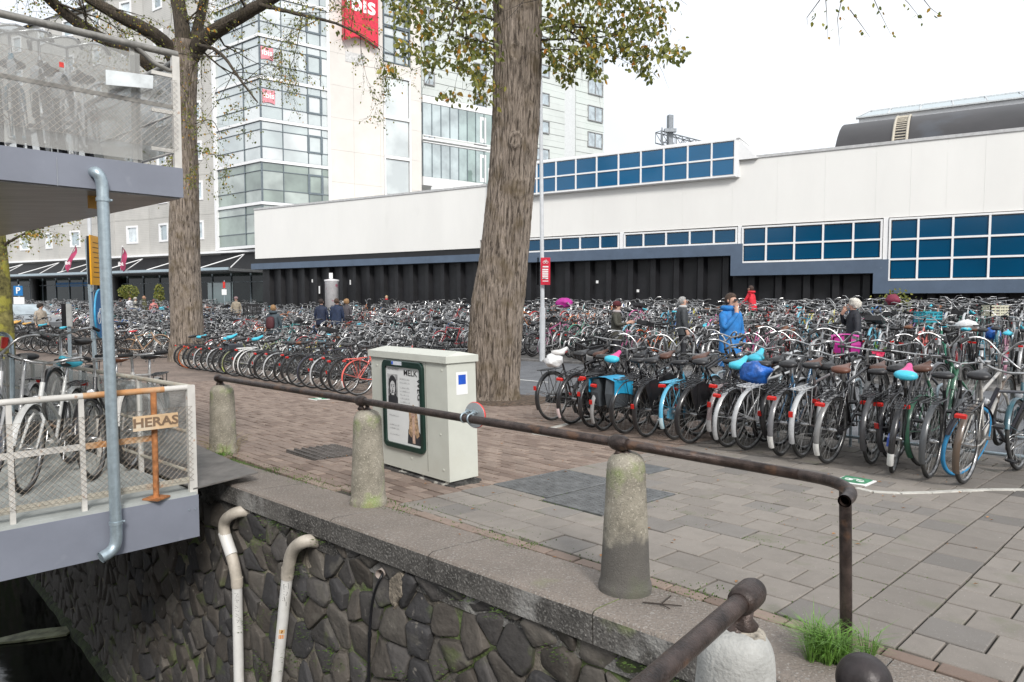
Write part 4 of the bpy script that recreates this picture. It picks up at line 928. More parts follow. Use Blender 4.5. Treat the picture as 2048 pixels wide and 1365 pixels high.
# upper railing
uc = np.array(onplane(353, 250, U, DU+.02)[:2]); ul = uc-V*4.4; ur = uc+AE*20; uz = 3.345
ut = thing('upper_railing', 'grey pipe railing with scratched clear panels and wire mesh on the upper deck', 'railing', (*uc, UZ1))
b = MB(); b.tube([(*ul, uz-.01), (*(uc+V*.02), uz)], .027, 16); b.build('top_rail', m_galv if False else mat('dull_grey_pipe', (.27, .26, .24), .5, metal=.3, var=.2, scale=12), ut)
b = MB(); q0_ = (*(uc-V*.28), uz-.01); b.tube([(*(uc), uz-.13), (*(uc-V*.05), uz-.135), (*(uc-V*.16), uz-.10), q0_][::-1], .018, 10); b.tube([(*uc, uz-.06), (*ur, uz-.06)], .024, 12); b.build('side_top_rail', MATS['dull_grey_pipe'], ut)
post(*uc, UZ1, uz-.02, m_railw, ut, .055)
for px, mm_ in ((276, MATS['dull_grey_pipe']), (268, m_railw)):
    p = onplane(px, 250, U, DU+.05); post(p[0], p[1], UZ1, uz-.02, mm_, ut, .03)
for py in (155, 228, 304):
    p = onplane(353, py, U, DU+.02); b = MB(); b.box((*((p[0]-V[0]*.085), (p[1]-V[1]*.085)), p[2]), (.20, .02, .028), h3(V), h3(U)); b.build('short_rail', m_railw, ut)
    b = MB(); b.tube([(p[0], p[1], p[2]), (*ur, p[2])], .011, 6); b.build('side_rail', m_railw, ut)
b = MB(); b.box(((ul[0]+uc[0])/2, (ul[1]+uc[1])/2, 2.93), (4.4, .012, .03), h3(V), h3(U)); b.build('middle_rail', MATS['dull_grey_pipe'], ut)
b = MB(); off = -U*.035; chainmesh(b, ul+off, uc+off, 2.60, 3.13, .045, .0013); b.build('wire_mesh', mat('bright_wire', (.30, .27, .24), .5, metal=.3), ut, kind='stuff')
b = MB(); b.box(((ul[0]+uc[0])/2-V[0]*.13, (ul[1]+uc[1])/2-V[1]*.13, 2.885), (4.15, .006, .80), h3(V), h3(U)); b.build('clear_panel', m_persp2, ut)
for i in range(1, 7):
    q = uc+AE*i*2.2; post(q[0], q[1], UZ1, uz-.04, m_railw, ut, .04)
b = MB(); b.box((*(uc+AE*8), 2.95), (16, .006, .72), (AE[0], AE[1], 0), (-AE[1], AE[0], 0)); b.build('clear_panel', m_persp2, ut)
lp = thing('blank_plate', 'blank pale white plate hung on the upper railing mesh', 'sign plate', tuple(onU(259, 157, .05)))
P = [onU(211, 140, .06), onU(211.5, 170, .06), onU(305, 178, .06), onU(306, 152, .06)]
b = MB(); Q = [p-np.array(h3(U))*.006 for p in P]; b.add(P+Q, [(0, 1, 2, 3), (7, 6, 5, 4), (0, 4, 5, 1), (1, 5, 6, 2), (2, 6, 7, 3), (3, 7, 4, 0)]); b.build('plate', mat('blank_plate_paint', (.72, .76, .77), .4), lp)
t = thing('orange_tag', 'small orange-red tag tied to the upper railing mesh', 'tag', tuple(onU(123, 130, .05))); b = MB(); p = onU(123, 130, .05); b.box(tuple(p), (.028, .006, .035), h3(V), h3(U)); b.build('tag', MATS['red_plastic'], t)
# gangway sheet linking the platform to the quay
t = thing('gangway_plate', 'flat grey steel sheet bridging from the platform to the quay coping', 'steel plate', W(6.5, 2.4))
b = MB(); q = [np.array(XY(5.86, 2.32))-V*.25, np.array(XY(5.86, 2.62)), np.array(XY(7.6, 2.7)), np.array(XY(7.6, 2.0))]; zg = [-.13, -.09, -.1, -.13]
b.add([(*p, z) for p, z in zip(q, zg)]+[(*p, z-.012) for p, z in zip(q, zg)], [(3, 2, 1, 0), (4, 5, 6, 7), (0, 1, 5, 4), (1, 2, 6, 5), (2, 3, 7, 6), (3, 0, 4, 7)]); b.build('sheet', mat('worn_steel_sheet', (.15, .14, .13), .6, metal=.2, var=.2, scale=5), t)
# floating board on the water
p = ground(10, 1300)[:2]; fb = onplane(70, 1275, (0.0001, 1), 1) 
d = ray(70, 1275); tt = (WZ-HC)/d[2]; fx, fy = d[0]*tt, d[1]*tt
t = thing('floating_board', 'pale broken board floating on the black water under the platform', 'board', (fx, fy, WZ)); b = MB()
b.prism([(-.5, -.1), (-.2, -.13), (.42, -.12), (.5, .16), (-.1, .18), (-.62, -.04)], (fx, fy, WZ+.01), (.95, .3, 0), (-.3, .95, 0), .03, bev=.006); b.build('board', mat('wet_board', (.3, .32, .2), .5, var=.3, scale=6), t)
# ================================================================= bicycles
m_frame = objcol('bicycle_paint', .35, .0, coat=.4, dirt=.35, dcol=(.06, .05, .045), vs=14)
m_tyre = objcol('tyre_rubber', .8, 0, dirt=.5, dcol=(.09, .085, .075), vs=10)
m_chrome = mat('bicycle_metal', (.5, .5, .5), .28, metal=.85, var=.2, scale=30, spots=[(14, .6, (.2, .15, .11), .4)])
m_spoke = mat('spoke_metal', (.42, .42, .41), .4, metal=.6)
m_saddle = objcol('saddle_skin', .42, 0, dirt=.2, vs=20, bump=.5, bscale=24)
m_grip = mat('black_grip', (.015, .015, .016), .7)
m_red = mat('red_lens', (.55, .015, .01), .2, coat=.5); m_lens = mat('clear_lens', (.7, .72, .75), .15, coat=.5)
m_bplast = mat('black_plastic', (.02, .02, .022), .5, var=.2)
m_drive = mat('chain_steel', (.14, .12, .10), .5, metal=.6)
WR = .345; WBX = 1.10
def wheel_mesh(det=1):
    b = MB(); n_ = 40 if det else 20
    b.ring((0, 0, 0), .312, .0085 if det else .011, 'y', n_, 5 if det else 3, flat=1.0)
    ns = 28 if det else 12
    for i in range(ns):
        a = 2*math.pi*i/ns; s_ = .028 if i % 2 else -.028; a2 = a+(.5 if (i//2) % 2 else -.5)
        b.tube([(.02*math.cos(a2), s_, .02*math.sin(a2)), (.31*math.cos(a), 0, .31*math.sin(a))], .0013 if det else .002, 3, cap=False, m=1, smooth=False)
    b.tube([(0, -.05, 0), (0, -.03, 0), (0, .03, 0), (0, .05, 0)], [.008, .022, .022, .008], 10, m=0)
    return b
me_wheel = wheel_mesh(1).mesh('wheel', [m_chrome, m_spoke])
me_tyre = MB().ring((0, 0, 0), .330, .0185, 'y', 44, 8).mesh('tyre', [m_tyre])
b = MB(); b.ring((0, 0, 0), .3175, .0125, 'y', 44, 3, flat=1.4); me_band = b.mesh('tyre_band', [m_chrome])
HB, HT = (.905, 0, .62), (.835, 0, .84)
def frame_mb(kind, k=8):
    b = MB(); BB = (.44, 0, .28); ST = (.27, 0, .76)
    b.tube([BB, (.25, 0, .82)], .0145, k)
    b.tube([HB, HT], .019, k)
    for s_ in (-1, 1):
        b.tube([(0, s_*.055, WR), (.18, s_*.045, .30), (.43, s_*.025, .28)], .009, max(4, k-2)); b.tube([(0, s_*.055, WR), (.285, s_*.02, .70)], .008, max(4, k-2))
    if kind == 'loop':
        b.tube([HB, (.80, 0, .50), (.66, 0, .34), (.55, 0, .29), BB], .0165, k)
        b.tube([(.86, 0, .77), (.74, 0, .60), (.60, 0, .47), (.46, 0, .43), (.385, 0, .44)], .013, k)
    elif kind == 'men':
        b.tube([(.845, 0, .81), ST], .0145, k); b.tube([HB, BB], .0165, k)
    else:
        b.tube([(.855, 0, .78), (.37, 0, .47)], .014, k); b.tube([HB, BB], .0165, k)
    b.tube([BB[:1]+(-.045,)+BB[2:], BB[:1]+(.045,)+BB[2:]], .022, k)
    return b
def fork_mb(k=8):
    b = MB()
    for s_ in (-1, 1): b.tube([(.92, s_*.02, .60), (.935, s_*.05, .55), (1.04, s_*.055, .42), (1.10, s_*.055, WR)], [.013, .014, .011, .008], max(4, k-2))
    b.tube([(.905, 0, .62), (.922, 0, .59)], .02, k); return b
me_frame = {k_: frame_mb(k_).mesh('frame', [m_frame]) for k_ in ('loop', 'men', 'mixte')}
me_fork = fork_mb().mesh('fork', [m_frame])
def arc_strip(bm, R_, a0, a1, w_, m=0, n_=12, c=(0, 0, 0)):
    P = []
    for i in range(n_+1):
        a = R(a0+(a1-a0)*i/n_)
        for y, dr in ((-w_, -.008), (-w_*.55, .004), (0, .008), (w_*.55, .004), (w_, -.008)): P.append((c[0]+(R_+dr)*math.cos(a), y, c[2]+(R_+dr)*math.sin(a)))
    bm.add(P, [(5*i+j, 5*i+j+1, 5*i+j+6, 5*i+j+5) for i in range(n_) for j in range(4)], m, True)
b = MB(); arc_strip(b, .362, 205, 45, .028, n_=22); [b.tube([(-.355*math.cos(R(q)), s_*.03, .355*math.sin(R(q))), (0, s_*.06, 0)], .003, 4) for q in (20,) for s_ in (-1, 1)]; me_rfend = b.mesh('rear_mudguard', [m_frame])
b = MB(); arc_strip(b, .372, 206, 184, .029, n_=6); me_tip = b.mesh('mudguard_tip', [m_frame])
b = MB(); arc_strip(b, .362, 15, 150, .026, n_=18); [b.tube([(.355*math.cos(R(20)), s_*.03, .355*math.sin(R(20))), (0, s_*.06, 0)], .003, 4) for s_ in (-1, 1)]; me_ffend = b.mesh('front_mudguard', [m_frame])
def loft(secs, n_=12, m=0):
    b = MB(); vs = []
    for (x, z, wy, hz, e) in secs:
        for j in range(n_):
            a = 2*math.pi*j/n_; c, s_ = math.cos(a), math.sin(a); vs.append((x, wy*math.copysign(abs(c)**e, c), z+hz*math.copysign(abs(s_)**e, s_)))
    K_ = len(secs); b.add(vs, [(i*n_+j, i*n_+(j+1) % n_, (i+1)*n_+(j+1) % n_, (i+1)*n_+j) for i in range(K_-1) for j in range(n_)]+[tuple(range(n_))[::-1], tuple((K_-1)*n_+j for j in range(n_))], m, True); return b
sad = [(.10, .945, .03, .008, .8), (.11, .945, .075, .026, .8), (.15, .948, .098, .034, .8), (.20, .945, .088, .034, .8), (.25, .945, .05, .03, .8), (.31, .95, .026, .022, .9), (.365, .955, .018, .016, 1), (.375, .955, .006, .006, 1)]
b = loft(sad); me_saddle = b.mesh('saddle', [m_saddle])
sadc = [(a_, b_+max(0, a_-.22)*.28, c_*1.0, d_*.9, e_) for a_, b_, c_, d_, e_ in sad]
cov = [(x-.006*(1 if i == 0 else -.5 if i > 5 else 0), z+.004, wy+.010, hz+.013, e) for i, (x, z, wy, hz, e) in enumerate(sadc)]
b = loft(cov[:4]+[cov[4]]); 
b1 = loft(cov); fs_m = []
b1.m = [1 if (f[0]//12) >= 3 and len(f) == 4 else 0 for f in b1.f]
m_cov2 = mat('cover_pink', (.65, .07, .25), .45)
me_cover = loft(cov).mesh('seat_cover', [m_saddle]); me_cover2 = b1.mesh('seat_cover', [m_saddle, m_cov2])
b = MB(); b.tube([(.25, 0, .80), (.212, 0, .925)], .012, 8); b.ring((.20, .035, .905), .022, .003, 'y', 10, 4); b.ring((.20, -.035, .905), .022, .003, 'y', 10, 4); me_spost = b.mesh('seat_post', [m_chrome])
def bar_mb(kind, k=8):
    b = MB(); b.tube([HT, (.82, 0, .99), (.825, 0, 1.0)], .012, k)
    for s_ in (-1, 1):
        if kind == 'swept': P = [(.84, 0, 1.0), (.875, s_*.08, 1.01), (.87, s_*.19, 1.045), (.78, s_*.265, 1.055), (.66, s_*.285, 1.03)]
        elif kind == 'flat': P = [(.85, 0, 1.0), (.86, s_*.12, 1.0), (.845, s_*.24, 1.01), (.80, s_*.30, 1.01)]
        else: P = [(.86, 0, .97), (.89, s_*.05, 1.02), (.87, s_*.14, 1.12), (.80, s_*.24, 1.14), (.66, s_*.30, 1.10)]
        C = curve(P, 2) if k > 4 else P; b.tube(C, .011, k)
        g0, g1 = np.array(C[-1]), np.array(C[-2 if k <= 4 else -4]); d = g1-g0; d /= np.linalg.norm(d); b.tube([g0-d*.005, g0+d*.115], .0165, k, m=1)
        if k > 4: b.tube([g0+d*.13, g0+d*.12+np.array((.035, -s_*.01, -.02)), g0+d*.02+np.array((.05, 0, -.03))], .004, 4, m=0)
    if k > 4: b.tube([(.86, -.13, 1.03), (.87, -.13, 1.06)], .024, 10, m=0)
    return b
me_bar = {k_: bar_mb(k_).mesh('handlebar', [m_chrome, m_grip]) for k_ in ('swept', 'flat', 'high')}
b = MB(); zr_ = .735
for s_ in (-1, 1):
    b.tube([(.20, s_*.045, zr_+.01), (.08, s_*.065, zr_), (-.24, s_*.065, zr_), (-.27, s_*.03, zr_)], .006, 6); b.tube([(-.16, s_*.066, zr_), (-.005, s_*.062, WR)], .005, 5); b.tube([(0.02, s_*.066, zr_), (.0, s_*.062, WR)], .004, 5)
for x in (-.27, -.18, -.09, 0, .09): b.tube([(x, -.064 if x > -.26 else -.03, zr_), (x, .064 if x > -.26 else .03, zr_)], .005, 5)
for y in (-.02, .02): b.tube([(-.26, y, zr_), (.12, y, zr_)], .004, 4)
me_rack = b.mesh('luggage_rack', [m_frame])
b = MB(); b.box((-.29, 0, .705), (.035, .088, .038), bev=.01); b.m = [0]*len(b.m); me_tail = b.mesh('tail_light', [m_red])
b = MB(); b.box((-.375, 0, .50), (.012, .04, .06), bev=.004); me_refl = b.mesh('reflector', [m_red])
b = loft([(.93, .72, .012, .012, 1), (.95, .72, .03, .03, 1), (.985, .72, .034, .034, 1), (.99, .72, .03, .03, 1)]); b.m = [0]*(len(b.m)-1)+[1]; me_head = b.mesh('headlight', [m_chrome, m_lens])
b = MB(); b.ring((.44, .055, .28), .085, .006, 'y', 24, 4); b.ring((.44, .055, .28), .05, .004, 'y', 12, 4)
b.tube([(.44, .07, .28), (.50, .08, .13)], .008, 6); b.tube([(.50, .08, .13), (.50, .14, .13)], .006, 5); b.box((.50, .13, .13), (.07, .08, .02), m=1)
b.tube([(.44, -.07, .28), (.38, -.08, .43)], .008, 6); b.box((.38, -.13, .43), (.07, .08, .02), m=1); b.tube([(.38, -.08, .43), (.38, -.14, .43)], .006, 5); b.tube([(.44, -.07, .28), (.44, .07, .28)], .014, 8)
b.tube([(0, .05, WR+.035), (.44, .055, .36)], .004, 4, m=2); b.tube([(0, .05, WR-.035), (.44, .055, .20)], .004, 4, m=2)
me_crank = b.mesh('crankset', [m_chrome, m_bplast, m_drive])
b = MB(); poly = [(-.07, -.03), (-.05, .055), (.02, .07), (.40, .05), (.52, .04), (.56, -.02), (.52, -.10), (.42, -.12), (.02, -.06)]
b.prism([(x, y+.30) for x, y in poly], (0, .045, 0), (1, 0, 0), (0, 0, 1), -.035, bev=0); me_case = b.mesh('chain_case', [m_frame])
def lens_poly(): return [(-.30*math.cos(R(a)), .30*math.sin(R(a))) for a in range(10, 100, 12)]+[(.02, .10), (-.06, .03)]
b = MB()
for s_ in (-1, 1): b.prism([(x, WR+y+.03) for x, y in [(-.02, .02), (.27, .12), (.30, .25), (.16, .34), (.02, .345), (-.12, .30)]], (0, s_*.045, 0), (1, 0, 0), (0, 0, 1), .004)
me_guard = b.mesh('coat_guard', [m_frame])
b = MB(); b.tube([(.36, -.03, .26), (.30, -.10, .02)], .008, 6); b.tube([(.30, -.10, .02), (.27, -.12, .005)], .011, 6); me_stand = b.mesh('kickstand', [m_chrome])
BLK = (.012, .012, .014); CYAN = (.06, .50, .66); SIL = (.45, .46, .47); WHT = (.72, .72, .70)
SET = dict(frame=BLK, kind='loop', bar='swept', fend=None, tip=None, cover=None, saddle=(.02, .02, .022), tyre=(.02, .02, .021), guard=False, rack=BLK, case=True, tail=True, head=True, band=True)
def make_bike(**kw):
    """one bicycle: parts are meshes of their own, all sharing mesh data with other bicycles"""
    s = dict(SET); s.update(kw); t = thing('bicycle', None, None)
    f = s['frame']; fc = s['fend'] or f
    obj('frame', me_frame[s['kind']], t, f)
    fk = obj('fork', me_fork, t, s.get('fork') or f)
    for x in (0, WBX):
        wv = obj('wheel', me_wheel, t, loc=(x, 0, WR)); wv.rotation_euler = (0, random.uniform(0, .3), 0)
        obj('tyre', me_tyre, wv, s['tyre'] if not (x and s.get('ftyre')) else s['ftyre'])
        if s['band']: obj('tyre_band', me_band, wv)
    m_ = obj('rear_mudguard', me_rfend, t, fc, (0, 0, WR))
    if s['tip']: obj('mudguard_tip', me_tip, m_, s['tip'])
    obj('front_mudguard', me_ffend, t, fc, (WBX, 0, WR))
    sd = obj('saddle', me_saddle, t, s['saddle']); obj('seat_post', me_spost, t)
    if s['cover']: obj('seat_cover', me_cover2 if s.get('pink') else me_cover, sd, s['cover'])
    obj('handlebar', me_bar[s['bar']], t)
    if s['rack']: obj('luggage_rack', me_rack, t, s['rack'])
    if s['tail'] and random.random() < .55: obj('tail_light', me_tail, t)
    if s['tail'] and random.random() < .3: obj('reflector', me_refl, t)
    if s['head']: obj('headlight', me_head, t)
    obj('crankset', me_crank, t)
    if s['case']: obj('chain_case', me_case, t, s.get('casecol') or BLK)
    if s['guard']: obj('coat_guard', me_guard, t, BLK)
    if s.get('stand'): obj('kickstand', me_stand, t)
    return t
def place(o, x, y, z, az, lean=0, pitch=0, sc=1):
    """az: compass direction the bicycle points (0 = away from the camera, + to the right)"""
    o.rotation_mode = 'XYZ'; o.location = (x, y, z)
    M = Matrix.Rotation(math.pi/2-R(az), 4, 'Z') @ Matrix.Rotation(R(lean), 4, 'X') @ Matrix.Rotation(-R(pitch), 4, 'Y')
    o.rotation_euler = M.to_euler(); o.scale = (sc, sc, sc); return o
AZV = 45.7
ordn = ['first', 'second', 'third', 'fourth', 'fifth', 'sixth', 'seventh', 'eighth', 'ninth', 'tenth', 'eleventh', 'twelfth', 'thirteenth', 'fourteenth', 'fifteenth', 'sixteenth', 'seventeenth', 'eighteenth', 'nineteenth', 'twentieth', 'twenty-first', 'twenty-second', 'twenty-third', 'twenty-fourth', 'twenty-fifth', 'twenty-sixth', 'twenty-seventh', 'twenty-eighth', 'twenty-ninth', 'thirtieth']
rb = random.Random(77)
LB = (.10, .42, .62); CORAL = (.75, .13, .10)
G1 = 'bicycles in the front row right of the big tree'
right = [  # px, contact y, settings, description
 (1107, 844, dict(cover=(.7, .68, .66), kind='loop', saddle=(.5, .08, .08)), 'black bicycle with a white plastic bag over its red saddle'),
 (1150, 849, dict(tip=(.75, .6, .6), kind='men', bar='flat'), 'black bicycle with a pale fender tip'),
 (1188, 858, dict(guard=True, saddle=(.02, .02, .02)), 'black bicycle with a red rear lamp and black saddle'),
 (1213, 862, dict(cover=CYAN, pink=True, fend=(.3, .3, .3)), 'black bicycle with blue pannier and cyan-pink seat cover'),
 (1252, 870, dict(kind='loop'), 'slim black bicycle with a thick black saddle'),
 (1300, 875, dict(kind='men', guard=True), 'black bicycle with broad red lamp under its carrier'),
 (1352, 882, dict(frame=LB, fend=LB, rack=LB, casecol=LB, tip=(.5, .65, .7)), 'light blue painted bicycle with blue mudguard'),
 (1388, 888, dict(guard=True, kind='loop'), 'black bicycle with a black dress guard over its wheel'),
 (1440, 888, dict(fend=(.35, .28, .28), kind='mixte', tip=(.5, .5, .5)), 'black bicycle half hidden behind its silver neighbour'),
 (1463, 895, dict(frame=(.2, .2, .22), fend=SIL, tip=SIL, cover=CYAN, kind='mixte'), 'grey bicycle with silver mudguards and cyan seat cover'),
 (1497, 903, dict(frame=SIL, fend=SIL, rack=SIL, case=False, kind='men'), 'silver bicycle with a silver carrier under a blue bag'),
 (1568, 912, dict(frame=(.05, .16, .3), tip=WHT, fend=(.15, .15, .16)), 'dark bicycle with blue frame tube and white fender tip'),
 (1607, 918, dict(fend=SIL, rack=SIL, kind='men', frame=(.12, .1, .1)), 'old bicycle with silver carrier and grey rims'),
 (1662, 928, dict(saddle=(.13, .05, .03), tip=WHT, kind='men', fend=(.2, .2, .2)), 'black bicycle, brown leather saddle, white fender tip'),
 (1745, 932, dict(kind='loop', fend=(.05, .05, .055)), 'black bicycle with wide red lamp beside the pink covered saddle'),
 (1787, 946, dict(cover=CYAN, pink=True, tip=WHT, casecol=(.02, .06, .3), kind='mixte'), 'black bicycle, pink-cyan seat cover, blue chain case'),
 (1860, 960, dict(kind='loop', fend=(.06, .065, .07)), 'black bicycle with grey mudguard and big oval saddle'),
 (1932, 968, dict(kind='men', case=False, frame=(.45, .43, .4), fend=(.1, .07, .05), rack=BLK), 'bicycle with white speckled frame and rusty dark rims'),
]
bikes = []
for i, (px, py, s, d) in enumerate(right):
    x, y, z, u, v = ground(px, py); s = dict(s); s.setdefault('bar', rb.choice(('swept', 'swept', 'high', 'flat')))
    o = make_bike(**s); place(o, x, y, z+.02, AZV+rb.uniform(-7, 5)-(3 if px > 1700 else 0), rb.uniform(-5, 5), (10 if i % 2 else 1), rb.uniform(.99, 1.05)); tag(o, d + ', ' + ordn[i] + ' from the big tree', 'bicycle', G1)
    if px in (1213,): pannier_at = o
    if px == 1497: bag_at = o
    bikes.append(o)
# the high places of the same rack, between the listed ones: front wheels lifted, a little farther in
hi = [(i, .5) for i in range(1, 17)]
hd_ = ['black bicycle in a raised place', 'dark grey bicycle in a raised place', 'green bicycle in a raised place', 'worn silver bicycle in a raised place']
for q_, (i, f) in enumerate(hi):
    a_, c_ = bikes[i-1].location, bikes[i].location; u, v = uv_of((a_.x+c_.x)/2, (a_.y+c_.y)/2); u += rb.uniform(-.05, .05); v += .62+rb.uniform(-.15, .15)
    ci = rb.choices(range(4), (8, 3, 1, 3))[0]; s = dict(frame=[BLK, (.05, .05, .055), (.03, .12, .07), SIL][ci], kind=rb.choice(('loop', 'men', 'mixte')), bar=rb.choice(('swept', 'high', 'high')), cover=CYAN if q_ in (8,) else None, guard=rb.random() < .25, fend=rb.choice((None, None, SIL)), saddle=rb.choice(((.02, .02, .022), (.02, .02, .022), (.1, .045, .03))))
    x, y, z = W(u, v, .05); o = make_bike(**s); place(o, x, y, z, AZV+rb.uniform(-8, 8), rb.uniform(-7, 7), rb.uniform(11, 17), rb.uniform(.98, 1.04)); tag(o, hd_[ci]+' between the '+ordn[i-1]+' and '+ordn[i]+' front bicycle', 'bicycle', G1); hi_b = o; bikes.append(o)
# two bicycles parked the other way at the right edge, front wheels to the camera
x, y, z, u, v = ground(1962, 967); o = make_bike(ftyre=(.03, .25, .5), kind='men', bar='swept', rack=None, case=False, tail=False, frame=(.02, .02, .03)); place(o, x+.42+V[0]*.75, y+.30+V[1]*.7, z+.01, AZV+180+17, -13, 0, 1.04); tag(o, 'black bicycle with a bright blue front tyre leaning at the right edge', 'bicycle', G1)
x, y, z, u, v = ground(2052, 940); o = make_bike(kind='mixte', bar='high', rack=None, frame=(.03, .1, .13)); place(o, x+V[0]*1.0+.05, y+V[1]*1.0, z+.01, AZV+180+4, 4, 0, 1.03); tag(o, 'dark teal bicycle cut by the right edge, front wheel towards the camera', 'bicycle', G1)
# left front row, from the salmon bicycle leftwards
G2 = 'bicycles in the front row left of the utility cabinet'
L = [dict(frame=CORAL, fend=CORAL, rack=CORAL, case=False, tip=WHT), dict(kind='men'), dict(), dict(tip=WHT, fend=SIL), dict(kind='men', frame=(.03, .03, .05)), dict(tip=WHT), dict(saddle=(.2, .07, .03), kind='men'), dict(kind='mixte'), dict(tip=WHT, fend=SIL), dict(kind='men'), dict(tip=WHT), dict(cover=CYAN, rack=WHT, fend=WHT, frame=(.5, .5, .48)), dict(frame=(.5, .5, .48), fend=WHT, rack=WHT, kind='mixte'), dict(tip=(.6, .7, .2), frame=(.2, .22, .1)), dict(kind='loop'), dict(cover=CYAN, tip=WHT), dict(cover=CYAN, fend=SIL), dict(kind='men', tip=WHT), dict(fend=SIL), dict(tip=(.4, .4, .4), kind='mixte'), dict(kind='loop', cover=CYAN, tip=WHT), dict(tyre=(.5, .12, .03), kind='men'), dict(kind='loop')]
desc = {0: 'coral red painted bicycle with coral carrier and crank', 6: 'black bicycle with a brown leather saddle', 11: 'cream bicycle with cyan seat cover and white carrier', 12: 'cream white bicycle with a leaning white stand', 13: 'olive bicycle with a yellow-green fender tip', 15: 'black bicycle with cyan seat cover beside a dark pannier', 16: 'silver-fendered bicycle with bright cyan seat cover', 20: 'black bicycle with cyan cover at the trunk of the left tree', 21: 'bicycle with a vivid orange rear tyre'}
n_ = len(L); xa, ya, xb_, yb = 722, 792, 372, 736
pA, pB = ground(xa, ya), ground(xb_, yb)
for i, s in enumerate(L):
    f = i/(n_-1); u = pA[3]+(pB[3]-pA[3])*f; v = pA[4]+(pB[4]-pA[4])*f + rb.uniform(-.05, .05); x, y, z = W(u, v); s = dict(s); s.setdefault('bar', rb.choice(('swept', 'high', 'flat')))
    o = make_bike(**s); place(o, x, y, z+.01, AZV+rb.uniform(-5, 7), rb.uniform(-5, 5), 7 if i % 2 else 1, rb.uniform(.98, 1.04))
    tag(o, desc.get(i, ('black', 'black', 'silver-fendered', 'white-tipped')[0 if not (s.get('tip') or s.get('fend')) else (2 if s.get('fend') else 3)] + ' bicycle') + ', ' + ordn[i] + ' left of cabinet', 'bicycle', G2); bikes.append(o)
# farther left group
G3 = 'bicycles in the far left front row behind the platform'
pts_ = [(300, 716), (264, 719), (232, 719), (205, 719), (178, 719), (160, 717), (140, 714), (122, 711), (104, 709), (88, 706), (72, 704), (56, 702), (42, 700), (28, 698), (14, 696), (2, 694), (-12, 693), (-26, 692)]
for i, (px, py) in enumerate(pts_):
    if i == 0: continue
    x, y, z, u, v = ground(px, py); s = dict(kind=rb.choice(('loop', 'men', 'mixte')), bar=rb.choice(('swept', 'high', 'flat')), cover=rb.choice((None, None, CYAN, None, CYAN, (.7, .4, .1))), tip=rb.choice((None, WHT, None)))
    lab = 'dark bicycle in the left row by the mossy trunk, %s leftwards from the beige one' % ordn[i-1]
    if i == 1: s = dict(frame=(.45, .27, .15), fend=None, tail=False, kind='men', saddle=(.6, .03, .04), case=False, rack=None, band=True, bar='flat'); lab = 'beige-brown touring bicycle with a bright red saddle, seen side on'
    o = make_bike(**s)
    if i == 1: place(o, x, y, z+.01, 88, 3, 8, 1.0)
    else: place(o, x, y, z+.01, AZV+rb.uniform(-6, 10), rb.uniform(-6, 6), 7 if i % 2 else 0, 1.0)
    tag(o, lab, 'bicycle', G3); bikes.append(o)
# bicycles on the platform, handlebars above the railing
G4 = 'bicycles on the lower platform'
for i, (px, py, Y, s, az, lb) in enumerate([(205, 690+0, 0, dict(frame=(.75, .74, .7), fork=(.75, .74, .7), fend=BLK, kind='men', bar='swept', rack=BLK, case=False, head=True), 0, 'white bicycle with wide silver handlebar behind the cream railing'),
    (0, 0, 0, dict(frame=(.6, .6, .58), kind='mixte', bar='swept', cover=CYAN, case=False), 0, 'white framed bicycle with cyan seat cover at the left edge of the platform'),
    (0, 0, 0, dict(frame=BLK, kind='loop', bar='flat', saddle=(.2, .07, .03)), 0, 'black bicycle with brown saddle and round headlamp behind the downpipe'),
    (0, 0, 0, dict(frame=(.55, .53, .5), kind='men', bar='flat', tail=False), 0, 'pale grey bicycle with round headlamp nearest the HERAS plate'),
    (0, 0, 0, dict(frame=(.5, .5, .5), kind='loop', bar='high'), 0, 'grey bicycle cut by the left picture edge on the platform')]):
    fx_, fy_, Yw, lift, azz, ln, pt_ = [(125, 902, 6.6, .13, 163, 4, 4), (57, 992, 5.65, .0, 163, -4, 0), (195, 966, 6.1, .0, 166, 4, 0), (268, 948, 6.5, .0, 166, 3, 0), (-12, 985, 5.6, .05, 160, 0, 3)][i]
    p_ = at(fx_, fy_, Yw); x, y = p_[0], p_[1]; dirx, diry = math.sin(R(azz)), math.cos(R(azz))
    o = make_bike(**s); place(o, x-dirx*WBX, y-diry*WBX, zt+.012+lift, azz, ln, pt_, 1.04); tag(o, lb, 'bicycle', G4)
for i, (px, lb) in enumerate(((60, 'bicycle behind the scratched panel of the upper deck, leftmost'), (135, 'bicycle behind the middle of the scratched upper panel'), (215, 'bicycle behind the upper panel beside the blank white plate'), (290, 'bicycle at the corner post of the upper deck'))):
    q = np.array(onplane(px, 250, U, DU+.5)[:2]); o = make_bike(frame=(SIL, (.03, .2, .3), BLK, SIL)[i], fend=SIL, kind=('men', 'loop', 'mixte', 'loop')[i], bar='swept'); place(o, q[0]+AE[0]*1.1, q[1]+AE[1]*1.1, UZ1+.01, 140+i*6, 3, 0, 1.0); tag(o, lb, 'bicycle', 'bicycles on the upper deck')

